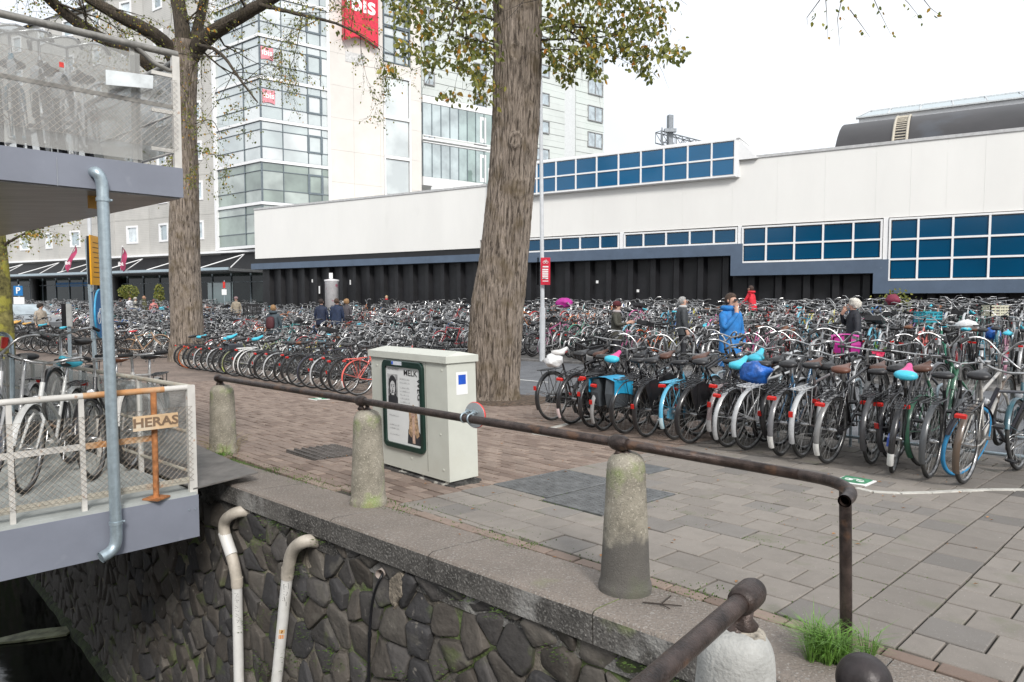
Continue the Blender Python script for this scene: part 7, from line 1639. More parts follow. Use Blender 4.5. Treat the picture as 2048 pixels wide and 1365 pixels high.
sprays = [(1085, 20, 1340, 10, 28, 1.5), (1090, 60, 1330, 60, 26, 1.6), (1150, 90, 1370, 105, 16, 1.1), (1100, 120, 1200, 130, 18, .6), (1230, 70, 1300, 150, 12, .5), (1090, 90, 1140, 165, 12, .45), (1150, -20, 1330, -30, 30, 1.2), (1300, 100, 1378, 112, 7, .2),
          (800, 90, 900, 120, 20, .7), (860, 20, 990, 40, 26, .9), (900, 80, 985, 110, 24, .9), (920, 120, 985, 190, 16, .7), (885, 190, 985, 200, 8, .3), (790, 30, 880, 60, 22, .6), (830, -20, 990, -20, 30, 1), (800, 120, 780, 150, 5, .08), (1100, -90, 1350, -90, 40, 1.2), (700, -90, 980, -100, 40, 1.2), (1180, 130, 1200, 155, 6, .12), (770, -10, 860, 10, 20, .5)]
leaf_cloud(sprays, 250, TY-.2, .9, rr, lf, lfy, .108, .10)
b.build('branch', m_twig, mt); lf.build('green_foliage', m_leaf, mt, kind='stuff'); lfy.build('yellow_foliage', m_leafy, mt, kind='stuff')
# high crown above the picture: keeps the tree whole from other viewpoints
b = MB(); lf, lfy = MB(), MB(); rr = random.Random(41); tp = np.array(secs[-1][:3])
for i in range(7):
    a = i*.9; twig_tree(b, lf, lfy, tp-(0, 0, rr.uniform(0, 1.5)), (math.cos(a), math.sin(a), .7), 3.6, .15, 3, rr, 3, 0, .09)
# right-hand bough reaching over the sky
s0 = tp+(0, 0, -.3); tgt = np.array(at(1700, -60, TY-2)); P = [s0, s0*.6+tgt*.4+(0, 0, .9), tgt+(0, 0, .25)]
b.tube(curve(P, 3), [.10*(1-.7*i/(len(curve(P, 3))-1)) for i in range(len(curve(P, 3)))], 8)
for (x, y) in ((1690, -40), (1650, -30), (1760, -20), (1840, -20), (1720, -60)):
    q = np.array(at(x, y, TY-2)); b.tube([tgt+(0, 0, .2), (tgt+q)/2+(0, 0, .1), q], .02, 6)
for (x0, y0, x1, y1, k) in ((1690, -30, 1680, 96, 9), (1650, -20, 1655, 75, 8), (1640, 0, 1615, 50, 5), (1740, -20, 1782, 70, 7), (1790, -20, 1845, 42, 6), (1840, -10, 1885, 35, 5), (1700, 20, 1740, 75, 5)):
    A_, E_ = np.array(at(x0, y0, TY-2)), np.array(at(x1, y1, TY-2)); b.tube([A_, (A_+E_)/2+(rr.gauss(0, .04), 0, rr.gauss(0, .04)), E_], [.008, .005, .002], 4)
    for i in range(k): add_leaf(lf if rr.random() > .25 else lfy, A_+(E_-A_)*rr.uniform(.15, 1)+np.array((rr.gauss(0, .05), rr.gauss(0, .05), 0)), .085*rr.uniform(.6, 1.1), rr)
b.build('bough', m_bark2, mt); lf.build('upper_foliage', m_leaf, mt, kind='stuff'); lfy.build('upper_yellow_foliage', m_leafy, mt, kind='stuff')
# root flare litter
b = MB(); rr = random.Random(19)
for i in range(900):
    a = rr.uniform(0, 6.28); r_ = .45+abs(rr.gauss(0, .28)); u_, v_ = uv_of(gT[0]+r_*math.cos(a)*1.1, TY+r_*math.sin(a)); z = Guv(u_, v_)+rr.uniform(0, .03); x, y = XY(u_, v_); l = rr.uniform(.02, .07); c = rr.uniform(0, 3.14); b.box((x, y, z), (l, .008, .006), rz=c)
b.build('bark_litter', mat('bark_litter', (.18, .12, .085), .95, var=.3), None, 'brown bark litter spread round the foot of the big elm', 'bark litter', kind='stuff')
b = MB(); n1 = 26; vs = [(gT[0], TY, gT[2]+.05)]
for k_ in (1, 2):
    for i in range(n1): a = 2*math.pi*i/n1; r_ = (.65 if k_ == 1 else .95)*(1+.15*vnoise(math.cos(a)*2, math.sin(a)*2, k_)); u_, v_ = uv_of(gT[0]+r_*math.cos(a)*1.2, TY+r_*math.sin(a)); vs.append((*XY(u_, v_), Guv(u_, v_)+(.035 if k_ == 1 else .004)))
b.add(vs, [(0, 1+i, 1+(i+1) % n1) for i in range(n1)]+[(1+i, 1+n1+i, 1+n1+(i+1) % n1, 1+(i+1) % n1) for i in range(n1)], 0, True); b.build('tree_pit', mat('tree_pit_earth', (.12, .085, .06), .95, var=.3, scale=12, bump=1, bscale=60), None, kind='structure')
# second tree, left
Y2 = 24.0; x2 = at(375, 690, Y2)[0]; u2, v2 = uv_of(x2, Y2)
t2 = thing('elm_tree', 'dark elm behind the upper platform railing, forking into heavy limbs', 'tree', (x2, Y2, Guv(u2, v2)))
secs = tsec([(735, 338, 408), (700, 341, 406), (670, 345, 404), (550, 342, 398), (470, 341, 396), (400, 343, 395), (330, 347, 394), (250, 350, 391), (180, 352, 391), (120, 350, 393), (85, 346, 394)], Y2)
bark_trunk(secs, m_bark, 'trunk', t2, 240, 150, .03, [kn(352, 413, .1, .0)], 8, 14)
b = MB(); lf, lfy = MB(), MB(); rr = random.Random(5)
def limb(pts, r0, r1, sub=5, dens=.55):
    P = curve([at(*p) for p in pts], 3); n_ = len(P); b.tube([p+np.array((0, 0, .02*vnoise(i*.7, 1, 2))) for i, p in enumerate(P)], [r0+(r1-r0)*i/(n_-1) for i in range(n_)], 10)
    for k in range(sub):
        i = rr.randint(n_//4, n_-2); rad = (r0+(r1-r0)*i/n_)
        d = np.array((rr.gauss(0, 1), rr.gauss(0, .8), rr.gauss(-.15, .8))); twig_tree(b, lf, lfy, P[i], d, rr.uniform(1.2, 2.4), min(.04, rad*.35), 2 if rr.random() < .45 else 3, rr, dens*1.25, .03, .075, .6)
limb([(370, 130, Y2), (392, 95, Y2), (430, 62, Y2-.5), (490, 28, Y2-1), (560, -12, Y2-1.5), (640, -60, Y2-2)], .33, .12, 9, .5)
limb([(362, 150, Y2), (345, 100, Y2), (300, 62, Y2-1), (240, 35, Y2-1.5), (150, -20, Y2-2)], .30, .14, 7)
limb([(365, 190, Y2), (330, 160, Y2-.3), (270, 105, Y2-1), (200, 78, Y2-1.5), (120, 20, Y2-2), (60, -40, Y2-3)], .26, .14, 7)
limb([(368, 120, Y2), (366, 60, Y2), (352, -20, Y2+.3), (350, -120, Y2)], .30, .18, 5)
limb([(385, 100, Y2), (400, 40, Y2+.5), (420, -60, Y2+1)], .22, .12, 4)
limb([(395, 90, Y2-.5), (440, 100, Y2-1.5), (480, 160, Y2-2), (515, 205, Y2-2.2)], .07, .02, 6, .5)
limb([(520, 10, Y2-1.5), (600, 30, Y2-2), (690, 50, Y2-2.5), (760, 100, Y2-3)], .07, .015, 9, .9)
limb([(390, 300, Y2), (420, 310, Y2-.4), (462, 312, Y2-.6)], .02, .008, 3, 1.2)
limb([(385, 250, Y2), (425, 235, Y2-.4), (440, 270, Y2-.6)], .02, .008, 3, 1.0)
leaf_cloud([(390, 300, 465, 318, 12, .35), (380, 215, 430, 250, 16, .2), (560, 10, 760, 40, 30, .9), (650, 30, 770, 120, 25, .35), (420, 30, 560, 60, 40, .4), (200, 30, 360, 60, 40, .35), (20, 0, 200, 40, 40, .2)], 110, Y2-1.5, 1.2, rr, lf, lfy, .12, .17)
b.build('branch', m_bark2, t2); lf.build('green_foliage', m_leaf, t2, kind='stuff'); lfy.build('yellow_foliage', m_leafy, t2, kind='stuff')
# third tree at the left edge
Y3 = 21.0; x3 = at(2, 640, Y3)[0]; u3, v3 = uv_of(x3, Y3); t3 = thing('mossy_tree', 'yellow-mossy tree trunk at the left picture edge under the platform roof', 'tree', (x3, Y3, Guv(u3, v3)))
secs = tsec([(720, -22, 26), (660, -19, 23), (600, -18, 20), (540, -16, 15), (490, -16, 10), (440, -22, 5), (330, -40, -10)], Y3)
bark_trunk(secs, m_barky, 'trunk', t3, 120, 60, .012, [], 4, 12)
b = MB(); lf, lfy = MB(), MB(); rr = random.Random(9)
limb([(2, 495, Y3), (25, 480, Y3), (60, 462, Y3-.3), (88, 455, Y3-.5)], .06, .01, 4, 1.4); limb([(-10, 440, Y3), (-30, 330, Y3), (-20, 200, Y3)], .12, .05, 3)
leaf_cloud([(15, 480, 92, 458, 8, .4), (40, 470, 90, 470, 8, .2)], 120, Y3-.3, .4, rr, lf, lfy, .10, .1)
b.build('branch', m_bark2, t3); lf.build('foliage', m_leaf, t3, kind='stuff'); lfy.build('yellow_foliage', m_leafy, t3, kind='stuff') if lfy.v else None
# small potted trees by the hotel entrance
for (px, py, Y, lb) in ((257, 583, 44, 'small round-headed clipped tree by the hotel entrance'), (318, 590, 44, 'slim young shrub by the hotel entrance')):
    p = at(px, py, Y); t = thing('small_tree', lb, 'small tree', (p[0], p[1], .2)); b = MB(); b.tube([(p[0], p[1], .2), (p[0], p[1], p[2])], .05, 6); b.build('trunk', mat('pale_stem', (.45, .25, .12), .8), t)
    b = MB(); rr = random.Random(px); rx, rz = (.6, .45) if px < 300 else (.28, .75)
    for i in range(700):
        th, ph = math.acos(rr.uniform(-1, 1)), rr.uniform(0, 6.28); k = rr.uniform(.5, 1)**.5; add_leaf(b, np.array((p[0]+rx*k*math.sin(th)*math.cos(ph), p[1]+rx*k*math.sin(th)*math.sin(ph), p[2]+rz*k*math.cos(th))), .11, rr)
    b.build('crown', m_leaf, t, kind='stuff')
p = at(1793, 597, 24); b = MB(); rr = random.Random(3)
for i in range(500): add_leaf(b, np.array((p[0]+rr.gauss(0, .22), p[1]+rr.gauss(0, .2), p[2]-.1+rr.gauss(0, .16))), .09, rr)
b.build('green_plant', m_leaf, None, 'bushy green plant carried on a handlebar before the slate blue band', 'plant', loc=p)

# ================================================================= posts and signs
lpY = 20.6; p = at(1085, 604, lpY); ul_, vl_ = uv_of(p[0], p[1]); gz = Guv(ul_, vl_)
t = thing('lamp_post', 'slim white lamp post rising beside the big elm', 'lamp post', (p[0], p[1], gz)); ptop = at(1079, 120, lpY)
b = MB(); b.tube([(p[0], p[1], gz), (p[0], p[1], gz+1.6)], .085, 16); b.tube([(p[0], p[1], gz+1.6), (ptop[0], p[1], ptop[2]+2.5)], [.062, .045], 14); b.build('pole', mat('pale_grey_pole', (.6, .62, .64), .45, var=.05), t)
b = MB(); zt2 = ptop[2]+2.5; b.tube([(ptop[0], p[1], zt2-.1), (ptop[0], p[1], zt2+.3), (ptop[0]+.4, p[1]-.3, zt2+.55), (ptop[0]+1.1, p[1]-.9, zt2+.6)], .04, 8); b.build('arm', MATS['pale_grey_pole'], t); b = MB(); b.box((ptop[0]+1.3, p[1]-1.1, zt2+.58), (.6, .25, .1), rz=-.7, bev=.02); b.build('lantern', MATS['pale_grey_pole'], t)
sg = thing('red_notice', 'red notice board with a white bicycle symbol clamped to the white lamp post', 'sign', at(1091, 543, lpY-.15))
c = np.array(at(1091, 543, lpY-.18)); wz_ = at(1101, 543, lpY-.18)[0]-at(1082, 543, lpY-.18)[0]; hz_ = at(1091, 517, lpY)[2]-at(1091, 571, lpY)[2]
b = MB(); b.box(tuple(c), (wz_, .02, hz_)); bo = b.build('board', m_ired, sg)
fx = lambda x, z, d=-.012: (c[0]+x*wz_/2, c[1]+d, c[2]+z*hz_/2)
b = MB()
for i in range(5): q = fx(-.05, .12-.16*i); b.box(q, (wz_*.62, .004, hz_*.055))
b.box(fx(-.3, -.55), (wz_*.3, .004, hz_*.03)); b.box(fx(.0, -.72), (wz_*.6, .004, hz_*.03)); b.box(fx(0, .33), (wz_*.6, .004, hz_*.05)); b.build('white_text_lines', m_white, bo)
b = MB()
for s_ in (-.28, .28): b.ring(fx(s_, .66), .035, .007, 'y', 14, 4)
b.tube([fx(-.28, .66), fx(-.1, .82), fx(.12, .82), fx(.28, .66)], .006, 4); b.tube([fx(-.1, .82), fx(.02, .66), fx(.12, .86)], .006, 4); b.build('bicycle_symbol', m_white, bo)
b = MB(); c2_ = np.array(at(1076, 543, lpY+.1)); b.box(tuple(c2_), (.03, .30, hz_)); b.box(tuple(c2_), (.03, .30, hz_)); b.build('side_board', mat('back_of_board', (.5, .5, .5), .5), sg)
# yellow parking notice, blue round sign, on one grey post (left)
Yp = 13.5; p = at(192, 700, Yp); up_, vp_ = uv_of(p[0], p[1]); gz = Guv(up_, vp_)
t = thing('sign_post', 'grey steel post carrying a yellow notice and a round blue sign', 'sign post', (p[0], p[1], gz)); b = MB(); b.tube([(p[0], p[1], gz-.1), (p[0]-.1, p[1], at(185, 478, Yp)[2])], .042, 14); b.build('pole', m_galv, t)
for py in (583, 676): q = at(188, py, Yp); b = MB(); b.tube([(q[0], q[1], q[2]-.015), (q[0], q[1], q[2]+.015)], .055, 12); b.build('clamp', m_galv, t)
m_yel = mat('yellow_sign', (.75, .36, .01), .4, var=.04, scale=2)
az_ = R(102); sx_ = np.array((math.cos(az_), math.sin(az_), 0)); cY = np.array(at(193, 522, Yp-.1)); hY = at(193, 474, Yp)[2]-at(193, 571, Yp)[2]; wY = .62
ys = thing('yellow_notice', 'tall yellow notice board with black lettering seen at a slant behind the downpipe', 'sign', tuple(cY)); b = MB(); b.box(tuple(cY), (wY, .025, hY), tuple(sx_), (-sx_[1], sx_[0], 0)); yo = b.build('board', m_yel, ys)
nrm = np.array((sx_[1], -sx_[0], 0)); b = MB(); rr = random.Random(12)
for i in range(8):
    z = .36-.1*i
    b.box(tuple(cY+nrm*.0135+(0, 0, z*hY)), (wY*rr.uniform(.5, .8), .003, .013), tuple(sx_), (-sx_[1], sx_[0], 0))
b.build('text_lines', m_print, yo)
b = MB(); b.box(tuple(cY-nrm*.06-sx_*.12), (.10, .09, hY*.98), tuple(sx_), (-sx_[1], sx_[0], 0)); b.build('black_backing', m_black, ys)
cB = np.array(at(200, 628, Yp-.1)); rB = .46; az2 = R(110); s2 = np.array((math.cos(az2), math.sin(az2), 0)); n2_ = np.array((s2[1], -s2[0], 0))
bs = thing('round_blue_sign', 'round blue traffic sign seen almost edge-on beside the downpipe', 'traffic sign', tuple(cB)); m_bs = mat('sign_blue', (.01, .16, .42), .4, var=.05)
b = MB(); b.tube([cB-n2_*.01, cB+n2_*.01], rB, 36); b.build('disc', m_bs, bs); b = MB(); b.tube([cB+s2*rB*math.cos(a)+np.array((0, 0, rB))*math.sin(a) for a in np.linspace(0, 2*math.pi, 41)[:-1]], .018, 6, closed=True); b.build('rim', mat('sign_blue_light', (.05, .35, .6), .4), bs)
b = MB()
for (x, z) in ((-.16, -.08), (.16, -.08)): b.tube([cB+n2_*.014+s2*(x+.11*math.cos(a))+np.array((0, 0, z+.11*math.sin(a))) for a in np.linspace(0, 2*math.pi, 19)[:-1]], .01, 4, closed=True)
b.tube([cB+n2_*.014+s2*x+np.array((0, 0, z)) for x, z in ((-.16, -.08), (-.07, .1), (.1, .1), (.16, -.08))], .01, 4); b.build('white_bicycle_symbol', m_white, bs)
# tall pale pole behind it
p = at(184, 604, 34); t = thing('lamp_post', 'pale thin lamp post seen between the platform roof and the yellow notice', 'lamp post', (p[0], p[1], -.4)); b = MB(); b.tube([(p[0], p[1], -.5), (p[0], p[1], 11)], .085, 10); b.build('pole', MATS['pale_grey_pole'], t); b = MB(); b.tube([(p[0], p[1], 11), (p[0], p[1], 11.5), (p[0]+.9, p[1]-.5, 11.7)], .05, 6); b.box((p[0]+1.1, p[1]-.6, 11.68), (.6, .22, .1), rz=-.5); b.build('lantern', MATS['pale_grey_pole'], t)
# small grey sign back on a thin post
Yp = 14.2; p = at(140, 700, Yp); up_, vp_ = uv_of(p[0], p[1]); gz = Guv(up_, vp_); t = thing('small_sign', 'small dark sign box on a thin galvanised post behind the platform', 'sign', (p[0], p[1], gz)); b = MB(); b.tube([(p[0], p[1], gz-.1), (p[0]-.0, p[1], at(139, 605, Yp)[2])], .035, 12); b.build('pole', m_galv, t)
zA, zB_ = at(139, 608, Yp)[2], at(139, 653, Yp)[2]
b = MB(); b.box((at(143, 630, Yp)[0], p[1]-.07, (zA+zB_)/2), (.11, .03, zA-zB_)); b.build('grey_face', mat('zinc_grey', (.42, .43, .42), .5), t); b = MB(); b.box((at(131, 630, Yp)[0], p[1]+.0, (zA+zB_)/2), (.09, .12, zA-zB_)); b.build('dark_face', m_black, t)
# parking sign
p = at(39, 600, 33); t = thing('parking_sign', 'blue parking sign with a white P above a white sub-plate', 'parking sign', (p[0], p[1], -.4)); zp = at(39, 582, 33)[2]
b = MB(); b.tube([(p[0], p[1], -.5), (p[0], p[1], zp+.3)], .04, 8); b.build('pole', m_galv, t); b = MB(); b.box((p[0], p[1]-.06, zp), (.42, .03, .46)); po = b.build('blue_plate', m_bs, t); put_text('P', .42, m_white, (p[0], p[1]-.08, zp), (1, 0, 0), (0, 0, 1), po, 'lettering', .01, .004)
b = MB(); b.box((p[0]+.02, p[1]-.06, zp-.48), (.5, .03, .36)); b.build('white_plate', m_white, t); b = MB(); b.box((p[0]+.02, p[1]-.06, zp-1.1), (.14, .03, .5)); b.build('yellow_plate', m_yel, t)
# red and white traffic notice by the frosted window
p = at(449, 580, 44); t = thing('barrier_sign', 'small red and white notice before the frosted lobby window', 'sign', (p[0], p[1], .2)); zp = p[2]; b = MB(); b.tube([(p[0], p[1], .2), (p[0], p[1], zp+.6)], .03, 6); b.build('pole', m_galv, t); b = MB(); b.box((p[0], p[1]-.05, zp+.3), (.14, .03, .4)); b.build('red_panel', MATS['red_plastic'], t); b = MB(); b.box((p[0], p[1]-.05, zp-.15), (.3, .03, .35)); b.build('white_panel', m_white, t)
# hoop with red band on the platform at the left edge
p = at(8, 690, 6.4); t = thing('stand_hoop', 'grey steel hoop with a red band on the platform at the left edge', 'bicycle stand', (p[0], p[1], zt)); b = MB(); q = np.array(at(-15, 675, 6.4)); e_ = np.array(at(26, 690, 6.4)); b.tube(curve([(q[0], q[1], zt), tuple(q), (q[0]+.03, q[1], q[2]+.03), (e_[0]-.05, e_[1], q[2]+.03), tuple(e_), (e_[0]-.06, e_[1], zt)], 2), .02, 10); b.build('hoop', m_galv, t); b = MB(); b.tube([at(10, 675, 6.36), at(8, 697, 6.36)], .028, 10); b.build('red_band', MATS['red_plastic'], t)
# parked car half hidden at far left
def car(px, py, Y, az, col, label):
    p = at(px, py, Y); ux, vx = uv_of(p[0], p[1]); z = Guv(ux, vx); t = thing('parked_car', label, 'car', (p[0], p[1], z)); M = Matrix.Rotation(math.pi/2-R(az), 4, 'Z')
    prof = [(-2.1, .35), (-2.15, .75), (-2.0, .95), (-1.45, 1.02), (-1.0, 1.42), (.35, 1.45), (1.0, 1.0), (1.85, .88), (2.1, .7), (2.1, .35)]
    m_c = mat('car_paint_grey', col, .25, metal=.3, coat=.8, var=.03); parts = []
    b = MB(); vs = []
    for y, k in ((-.84, 0), (-.80, 1), (.80, 1), (.84, 0)):
        for x, zz in prof: vs.append((x*(.985 if k == 0 else 1), y*(.82 if zz > 1.2 else 1), zz))
    K_ = len(prof)
    b.add(vs, [(K_*l+i, K_*l+(i+1) % K_, K_*(l+1)+(i+1) % K_, K_*(l+1)+i) for l in range(3) for i in range(K_)]+[tuple(range(K_)), tuple(range(3*K_, 4*K_))[::-1]]); o = obj('body', b.mesh('body', m_c), t)
    for s_ in (-1, 1):
        b = MB(); b.add([(-1.3, s_*.835, 1.03), (.75, s_*.835, 1.03), (.3, s_*.72, 1.38), (-.95, s_*.72, 1.38)], [(0, 1, 2, 3)]); obj('side_window', b.mesh('side_window', m_lobby), t)
        for x in (-1.3, 1.35):
            b = MB(); b.ring((0, 0, 0), .24, .09, 'y', 20, 8); b.tube([(0, -.05, 0), (0, .05, 0)], .2, 16); obj('wheel', b.mesh('wheel', m_bplast), t, loc=(x, s_*.78, .33))
    b = MB(); b.add([(1.02, -.7, 1.01), (1.02, .7, 1.01), (.40, .62, 1.43), (.40, -.62, 1.43)], [(0, 1, 2, 3)]); obj('windscreen', b.mesh('windscreen', m_hglass[0]), t)
    t.rotation_euler = M.to_euler()
car(40, 628, 30, 118, (.22, .23, .24), 'light grey car half hidden by bicycles behind the mossy trunk')

# ================================================================= people
skinmats = {}
def person(label, px, pytop, Y, coat, trousers, hair, face, skin=(.52, .31, .23), hat=None, pack=None, pose='stand', long_=False, scarf=None, hood=False, glasses=False, curly=False, build_=1.0, lean=0):
    top = at(px, pytop, Y); u, v = uv_of(top[0], top[1]); gz = Guv(u, v)+(.07 if v > kerbv(u) else 0); H = min(1.97, max(1.45, top[2]-gz)); sc = H/1.78
    key = str(coat)+str(trousers)+str(skin)
    ms = [mat('coat_'+str(len(MATS)), coat, .7, var=.15, scale=9, bump=.5, bscale=14), mat('trousers_'+str(len(MATS)+1), trousers, .8, var=.12, bump=.3), mat('skin_'+str(skin[0]), skin, .55, var=.05), mat('shoe', (.02, .018, .016), .5)]
    w_ = build_; V_ = []; E_ = []; Rd = []
    def nd(p, r, par=None):
        V_.append(p); Rd.append(r); 
        if par is not None: E_.append((par, len(V_)-1))
        return len(V_)-1
    pel = nd((0, 0, .96), (.15*w_, .11*w_)); sp = nd((0, .0, 1.14), (.145*w_, .105*w_), pel); ch_ = nd((0, lean*.5, 1.34), (.165*w_, .115*w_), sp); nb2 = nd((0, lean, 1.47), (.085, .075), ch_); nk = nd((0, lean+.015, 1.54), (.056, .058), nb2); hd = nd((0, lean+.03, 1.63), (.078, .092), nk); ht = nd((0, lean+.02, 1.72), (.066, .078), hd)
    hands = []
    for s_ in (-1, 1):
        shd = nd((s_*.175*w_, lean*.8, 1.425), (.075, .07), ch_)
        if pose == 'chin' and s_ == 1: el, wr, hn, fd = (s_*.25, .12+lean, 1.20), (s_*.09, .21, 1.44), (s_*.05, .17, 1.53), (0, -.2, 1)
        elif pose == 'hold': el, wr, hn, fd = (s_*.26, .06, 1.17), (s_*.14, .30, 1.22), (s_*.10, .37, 1.24), (0, 1, .1)
        elif pose == 'drink' and s_ == 1: el, wr, hn, fd = (s_*.24, .12, 1.24), (s_*.09, .22, 1.45), (s_*.04, .18, 1.53), (-.3, -.1, 1)
        elif pose == 'reach': el, wr, hn, fd = (s_*.24, .14+lean, 1.16), (s_*.18, .36+lean, 1.02), (s_*.17, .44+lean, .98), (0, 1, -.3)
        else: el, wr, hn, fd = (s_*.25, .0, 1.16), (s_*.25, .07, .93), (s_*.245, .10, .85), (0, .15, -1)
        e1 = nd(el, (.054, .052), shd); w1 = nd(wr, (.036, .034), e1); h1 = nd(hn, (.038, .024), w1); hands.append(hn); fd = np.array(fd); fd = fd/np.linalg.norm(fd); sd = np.cross(fd, (1, 0, 0) if abs(fd[0]) < .8 else (0, 1, 0)); sd /= np.linalg.norm(sd)
        for k, off in enumerate((-.03, -.01, .01, .03)):
            l = (.065, .08, .075, .06)[k]; a = np.array(hn)+sd*off+fd*.02; i1 = nd(tuple(a+fd*l*.5), (.010, .010), h1); nd(tuple(a+fd*l+np.array((-s_*.012, 0, 0))), (.008, .008), i1)
        i1 = nd(tuple(np.array(hn)-sd*.042+fd*.0), (.012, .012), h1); nd(tuple(np.array(hn)-sd*.055+fd*.035), (.010, .010), i1)
        hp_ = nd((s_*.095*w_, 0, .88), (.098*w_, .10*w_), pel); st_ = .12*s_ if pose in ('walk', 'reach') else .02; kn_ = nd((s_*.10, st_*.7+.03, .49), (.066, .068), hp_); an = nd((s_*.10, st_, .09), (.044, .048), kn_); nd((s_*.115, st_+.15, .045), (.042, .032), an)
    me = bpy.data.meshes.new('body'); me.from_pydata(V_, E_, []); o = bpy.data.objects.new('tmp', me); COL.objects.link(o)
    md = o.modifiers.new('skin', 'SKIN'); md.use_smooth_shade = True
    for i, r in enumerate(Rd): me.skin_vertices[0].data[i].radius = r
    me.skin_vertices[0].data[0].use_root = True
    ss = o.modifiers.new('sub', 'SUBSURF'); ss.levels = 2 if Y < 20 else 1; ss.render_levels = ss.levels
    dg = bpy.context.evaluated_depsgraph_get(); m2 = bpy.data.meshes.new_from_object(o.evaluated_get(dg)); bpy.data.objects.remove(o)
    for x in ms: m2.materials.append(x)
    for p_ in m2.polygons:
        c = p_.center; i = 0
        if c.z > 1.515+lean*0 and abs(c.x) < .12: i = 2
        elif min(math.dist(c, h) for h in hands) < .10 and True: i = 2
        elif c.z < .10: i = 3
        elif c.z < (.62 if long_ else .86) and abs(c.x) < .21: i = 1
        p_.material_index = i; p_.use_smooth = True
    m2.name = 'body'
    t = thing('person', label, 'person', (top[0], top[1], gz)); obj('body', m2, t)
    # coat shell over the trunk, ends in a hem
    zb2 = .60 if long_ else .80; b = MB(); vs = []; n_ = 20; prof = [(zb2, .205, .16), (zb2+.02, .21, .165), (.98, .195, .15), (1.12, .18, .135), (1.28, .19, .135), (1.40, .195, .125), (1.475, .12, .095), (1.52, .075, .075), (1.545, .072, .076)]
    for z, rx, ry in prof:
        k = max(0, (z-1.0)/.5)*lean
        for j in range(n_): a = 2*math.pi*j/n_; wv = 1+.04*vnoise(math.cos(a)*3, math.sin(a)*3, z*7); vs.append((rx*w_*math.cos(a)*wv, ry*w_*math.sin(a)*wv+k, z))
    b.add(vs, [(i*n_+j, i*n_+(j+1) % n_, (i+1)*n_+(j+1) % n_, (i+1)*n_+j) for i in range(len(prof)-1) for j in range(n_)], 0, True); obj('coat', b.mesh('coat', ms[0]), t)
    # hair or hat
    hc = (0, lean+.012, 1.665); b = MB(); vs = []; K_ = 10; n_ = 20; m_h = mat('hair_'+str(hair[0])+str(hair[2]), hair, .7, var=.3, scale=40, bump=.8, bscale=70)
    for i in range(K_+1):
        th = math.pi*.72*i/K_
        for j in range(n_):
            ph = 2*math.pi*j/n_; d = np.array((math.sin(th)*math.cos(ph), math.sin(th)*math.sin(ph), math.cos(th))); 
            front = max(0, d[1]); k = 1 - (.25 if (front > .35 and d[2] < .45) else 0); k *= 1+(.16 if curly else .05)*vnoise(*(d*5)); ex = 1.28 if curly else 1.0
            vs.append((hc[0]+d[0]*.094*k*ex, hc[1]-.012+d[1]*.108*k*ex, hc[2]+d[2]*.112*k*(1.1 if curly else 1)))
    b.add(vs, [(i*n_+j, i*n_+(j+1) % n_, (i+1)*n_+(j+1) % n_, (i+1)*n_+j) for i in range(K_) for j in range(n_)], 0, True); obj('hair', b.mesh('hair', m_h), t)
    if hat:
        b = MB(); b.lathe((0, lean+.01, 1.68), [(.112, -.02), (.114, .02), (.10, .07), (.06, .105), (.01, .115)], 18); obj('hat', b.mesh('hat', mat('hat_'+str(hat[0]), hat, .9, bump=.6)), t)
    if hood:
        b = MB(); b.ring((0, lean-.03, 1.53), .10, .045, 'z', 18, 8); obj('hood', b.mesh('hood', ms[0]), t)
    if scarf: b = MB(); b.ring((0, lean+.01, 1.52), .075, .035, 'z', 18, 8); obj('scarf', b.mesh('scarf', mat('scarf_'+str(scarf[0]), scarf, .9)), t)
    if pack:
        b = MB(); vs = []
        b = loft([(-.14, 1.20, .04, .12, .7), (-.16, 1.20, .13, .20, .6), (-.25, 1.18, .13, .20, .6), (-.29, 1.17, .09, .14, .7)]); mm_ = b.mesh('backpack', mat('backpack_'+str(pack[0]), pack, .7, bump=.4)); o_ = obj('backpack', mm_, None); o_.location = (top[0], top[1], gz)
        o_.rotation_euler = (0, 0, R(-face)+math.pi/2); o_.scale = (sc,)*3; tag(o_, 'backpack on the back of the ' + label.split(',')[0], 'backpack')
    # face
    b = MB(); b.add([(0, lean+.145, 1.635), (-.014, lean+.118, 1.625), (.014, lean+.118, 1.625), (0, lean+.112, 1.675)], [(0, 1, 3), (0, 3, 2), (0, 2, 1)], 0)
    for s_ in (-1, 1):
        b.lathe((s_*.032, lean+.115, 1.655), [(.002, -.008), (.01, -.004), (.01, .004), (.002, .008)], 8, m=1); b.lathe((s_*.083, lean+.02, 1.645), [(.004, -.03), (.016, -.01), (.018, .012), (.004, .03)], 8, m=0)
    b.box((0, lean+.118, 1.59), (.045, .012, .009), m=2)
    if glasses:
        for s_ in (-1, 1): b.box((s_*.035, lean+.128, 1.66), (.055, .008, .036), m=1)
        b.box((0, lean+.13, 1.668), (.03, .006, .006), m=1)
    obj('face', b.mesh('face', [ms[2], m_print, mat('lips', (.35, .12, .1), .5)]), t)
    t.rotation_euler = (0, 0, R(-face)); t.scale = (sc, sc, sc); return t
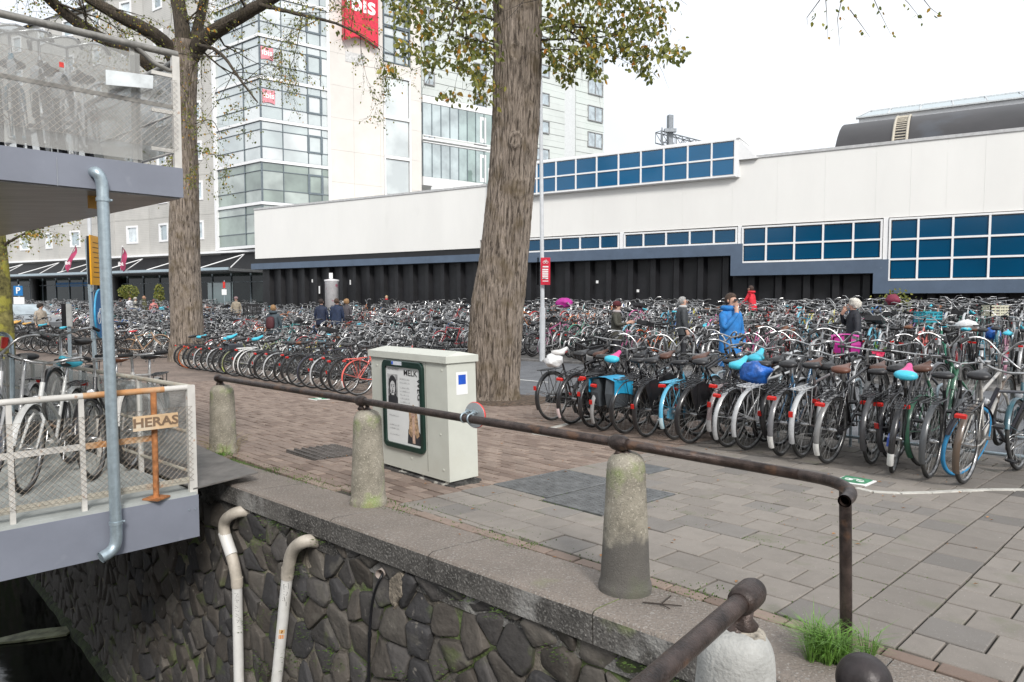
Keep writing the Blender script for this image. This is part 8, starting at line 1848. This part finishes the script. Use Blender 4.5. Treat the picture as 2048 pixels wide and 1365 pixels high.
# face: compass direction looked at (0 away, 90 right, 180 to the camera, -90 left)
person('man in a bright blue anorak with sunglasses, hand at his mouth', 1462, 583, 12.4, (.02, .19, .52), (.03, .04, .08), (.07, .04, .025), 150, pose='chin', long_=True, hood=True, glasses=True, curly=False)
person('grey-haired man in a dark puffer jacket, looking right', 1365, 593, 17.5, (.045, .05, .055), (.03, .03, .035), (.42, .41, .40), 95, build_=1.1, scarf=(.5, .5, .5))
person('woman in a dark coat with a maroon knitted hat', 1233, 603, 18, (.05, .048, .035), (.02, .02, .025), (.10, .03, .02), 110, hat=(.09, .015, .02), scarf=(.45, .4, .4), pose='hold')
person('woman with curly white hair and a black coat, cup at her mouth', 1709, 597, 14, (.015, .017, .025), (.03, .05, .1), (.72, .68, .6), -80, curly=True, pose='drink', long_=True)
person('man in a red jacket bending forward near the black wall', 1506, 571, 25, (.68, .02, .04), (.03, .03, .03), (.07, .04, .03), -45, pose='reach', lean=.08, hood=True)
person('fair-haired man in a grey-teal hooded jacket, seen from behind, with a maroon backpack', 546, 597, 25, (.05, .07, .085), (.02, .02, .03), (.35, .2, .09), 10, pack=(.08, .02, .025), hood=True)
person('man in a navy jacket seen from behind, left one of two standing together', 642, 596, 29, (.02, .03, .065), (.02, .02, .02), (.04, .025, .02), 5)
person('man in a quilted navy jacket seen from behind, right one of two standing together', 673, 591, 28.5, (.02, .035, .08), (.02, .02, .02), (.09, .05, .03), 12, build_=1.1)
person('long-haired blonde person beside the man in the quilted navy jacket', 693, 598, 30, (.10, .09, .10), (.02, .02, .02), (.45, .26, .12), 30, curly=True)
person('blonde woman in black with a red scarf close to the black wall', 773, 591, 38, (.02, .02, .022), (.02, .02, .02), (.5, .36, .2), 190, scarf=(.6, .02, .03))
person('person in a beige hooded coat near the frosted lobby window', 472, 594, 38, (.38, .32, .24), (.05, .05, .06), (.2, .12, .1), 170, hat=(.3, .2, .2))
person('dark curly-haired person in beige among the bicycles at far left', 80, 607, 27, (.40, .34, .27), (.04, .04, .05), (.03, .02, .015), 110, curly=True)
person('person in a dark coat near the clipped round tree', 240, 600, 40, (.03, .03, .035), (.02, .02, .02), (.03, .025, .02), 20)
person('person in a white top beside the clipped round tree', 259, 594, 41, (.65, .65, .68), (.05, .05, .08), (.04, .03, .02), 120)
person('person in a pale beige hooded coat before the hotel doors', 270, 595, 40, (.5, .47, .4), (.05, .05, .06), (.4, .38, .33), 60, hat=(.45, .42, .36))
person('person in an olive coat with a pink hood before the hotel doors', 288, 592, 39.5, (.09, .09, .04), (.03, .03, .03), (.45, .25, .15), 40, scarf=(.7, .02, .16), hood=True)
person('person in a salmon pink coat before the hotel doors', 307, 600, 39, (.62, .22, .2), (.05, .05, .06), (.2, .06, .05), -40)
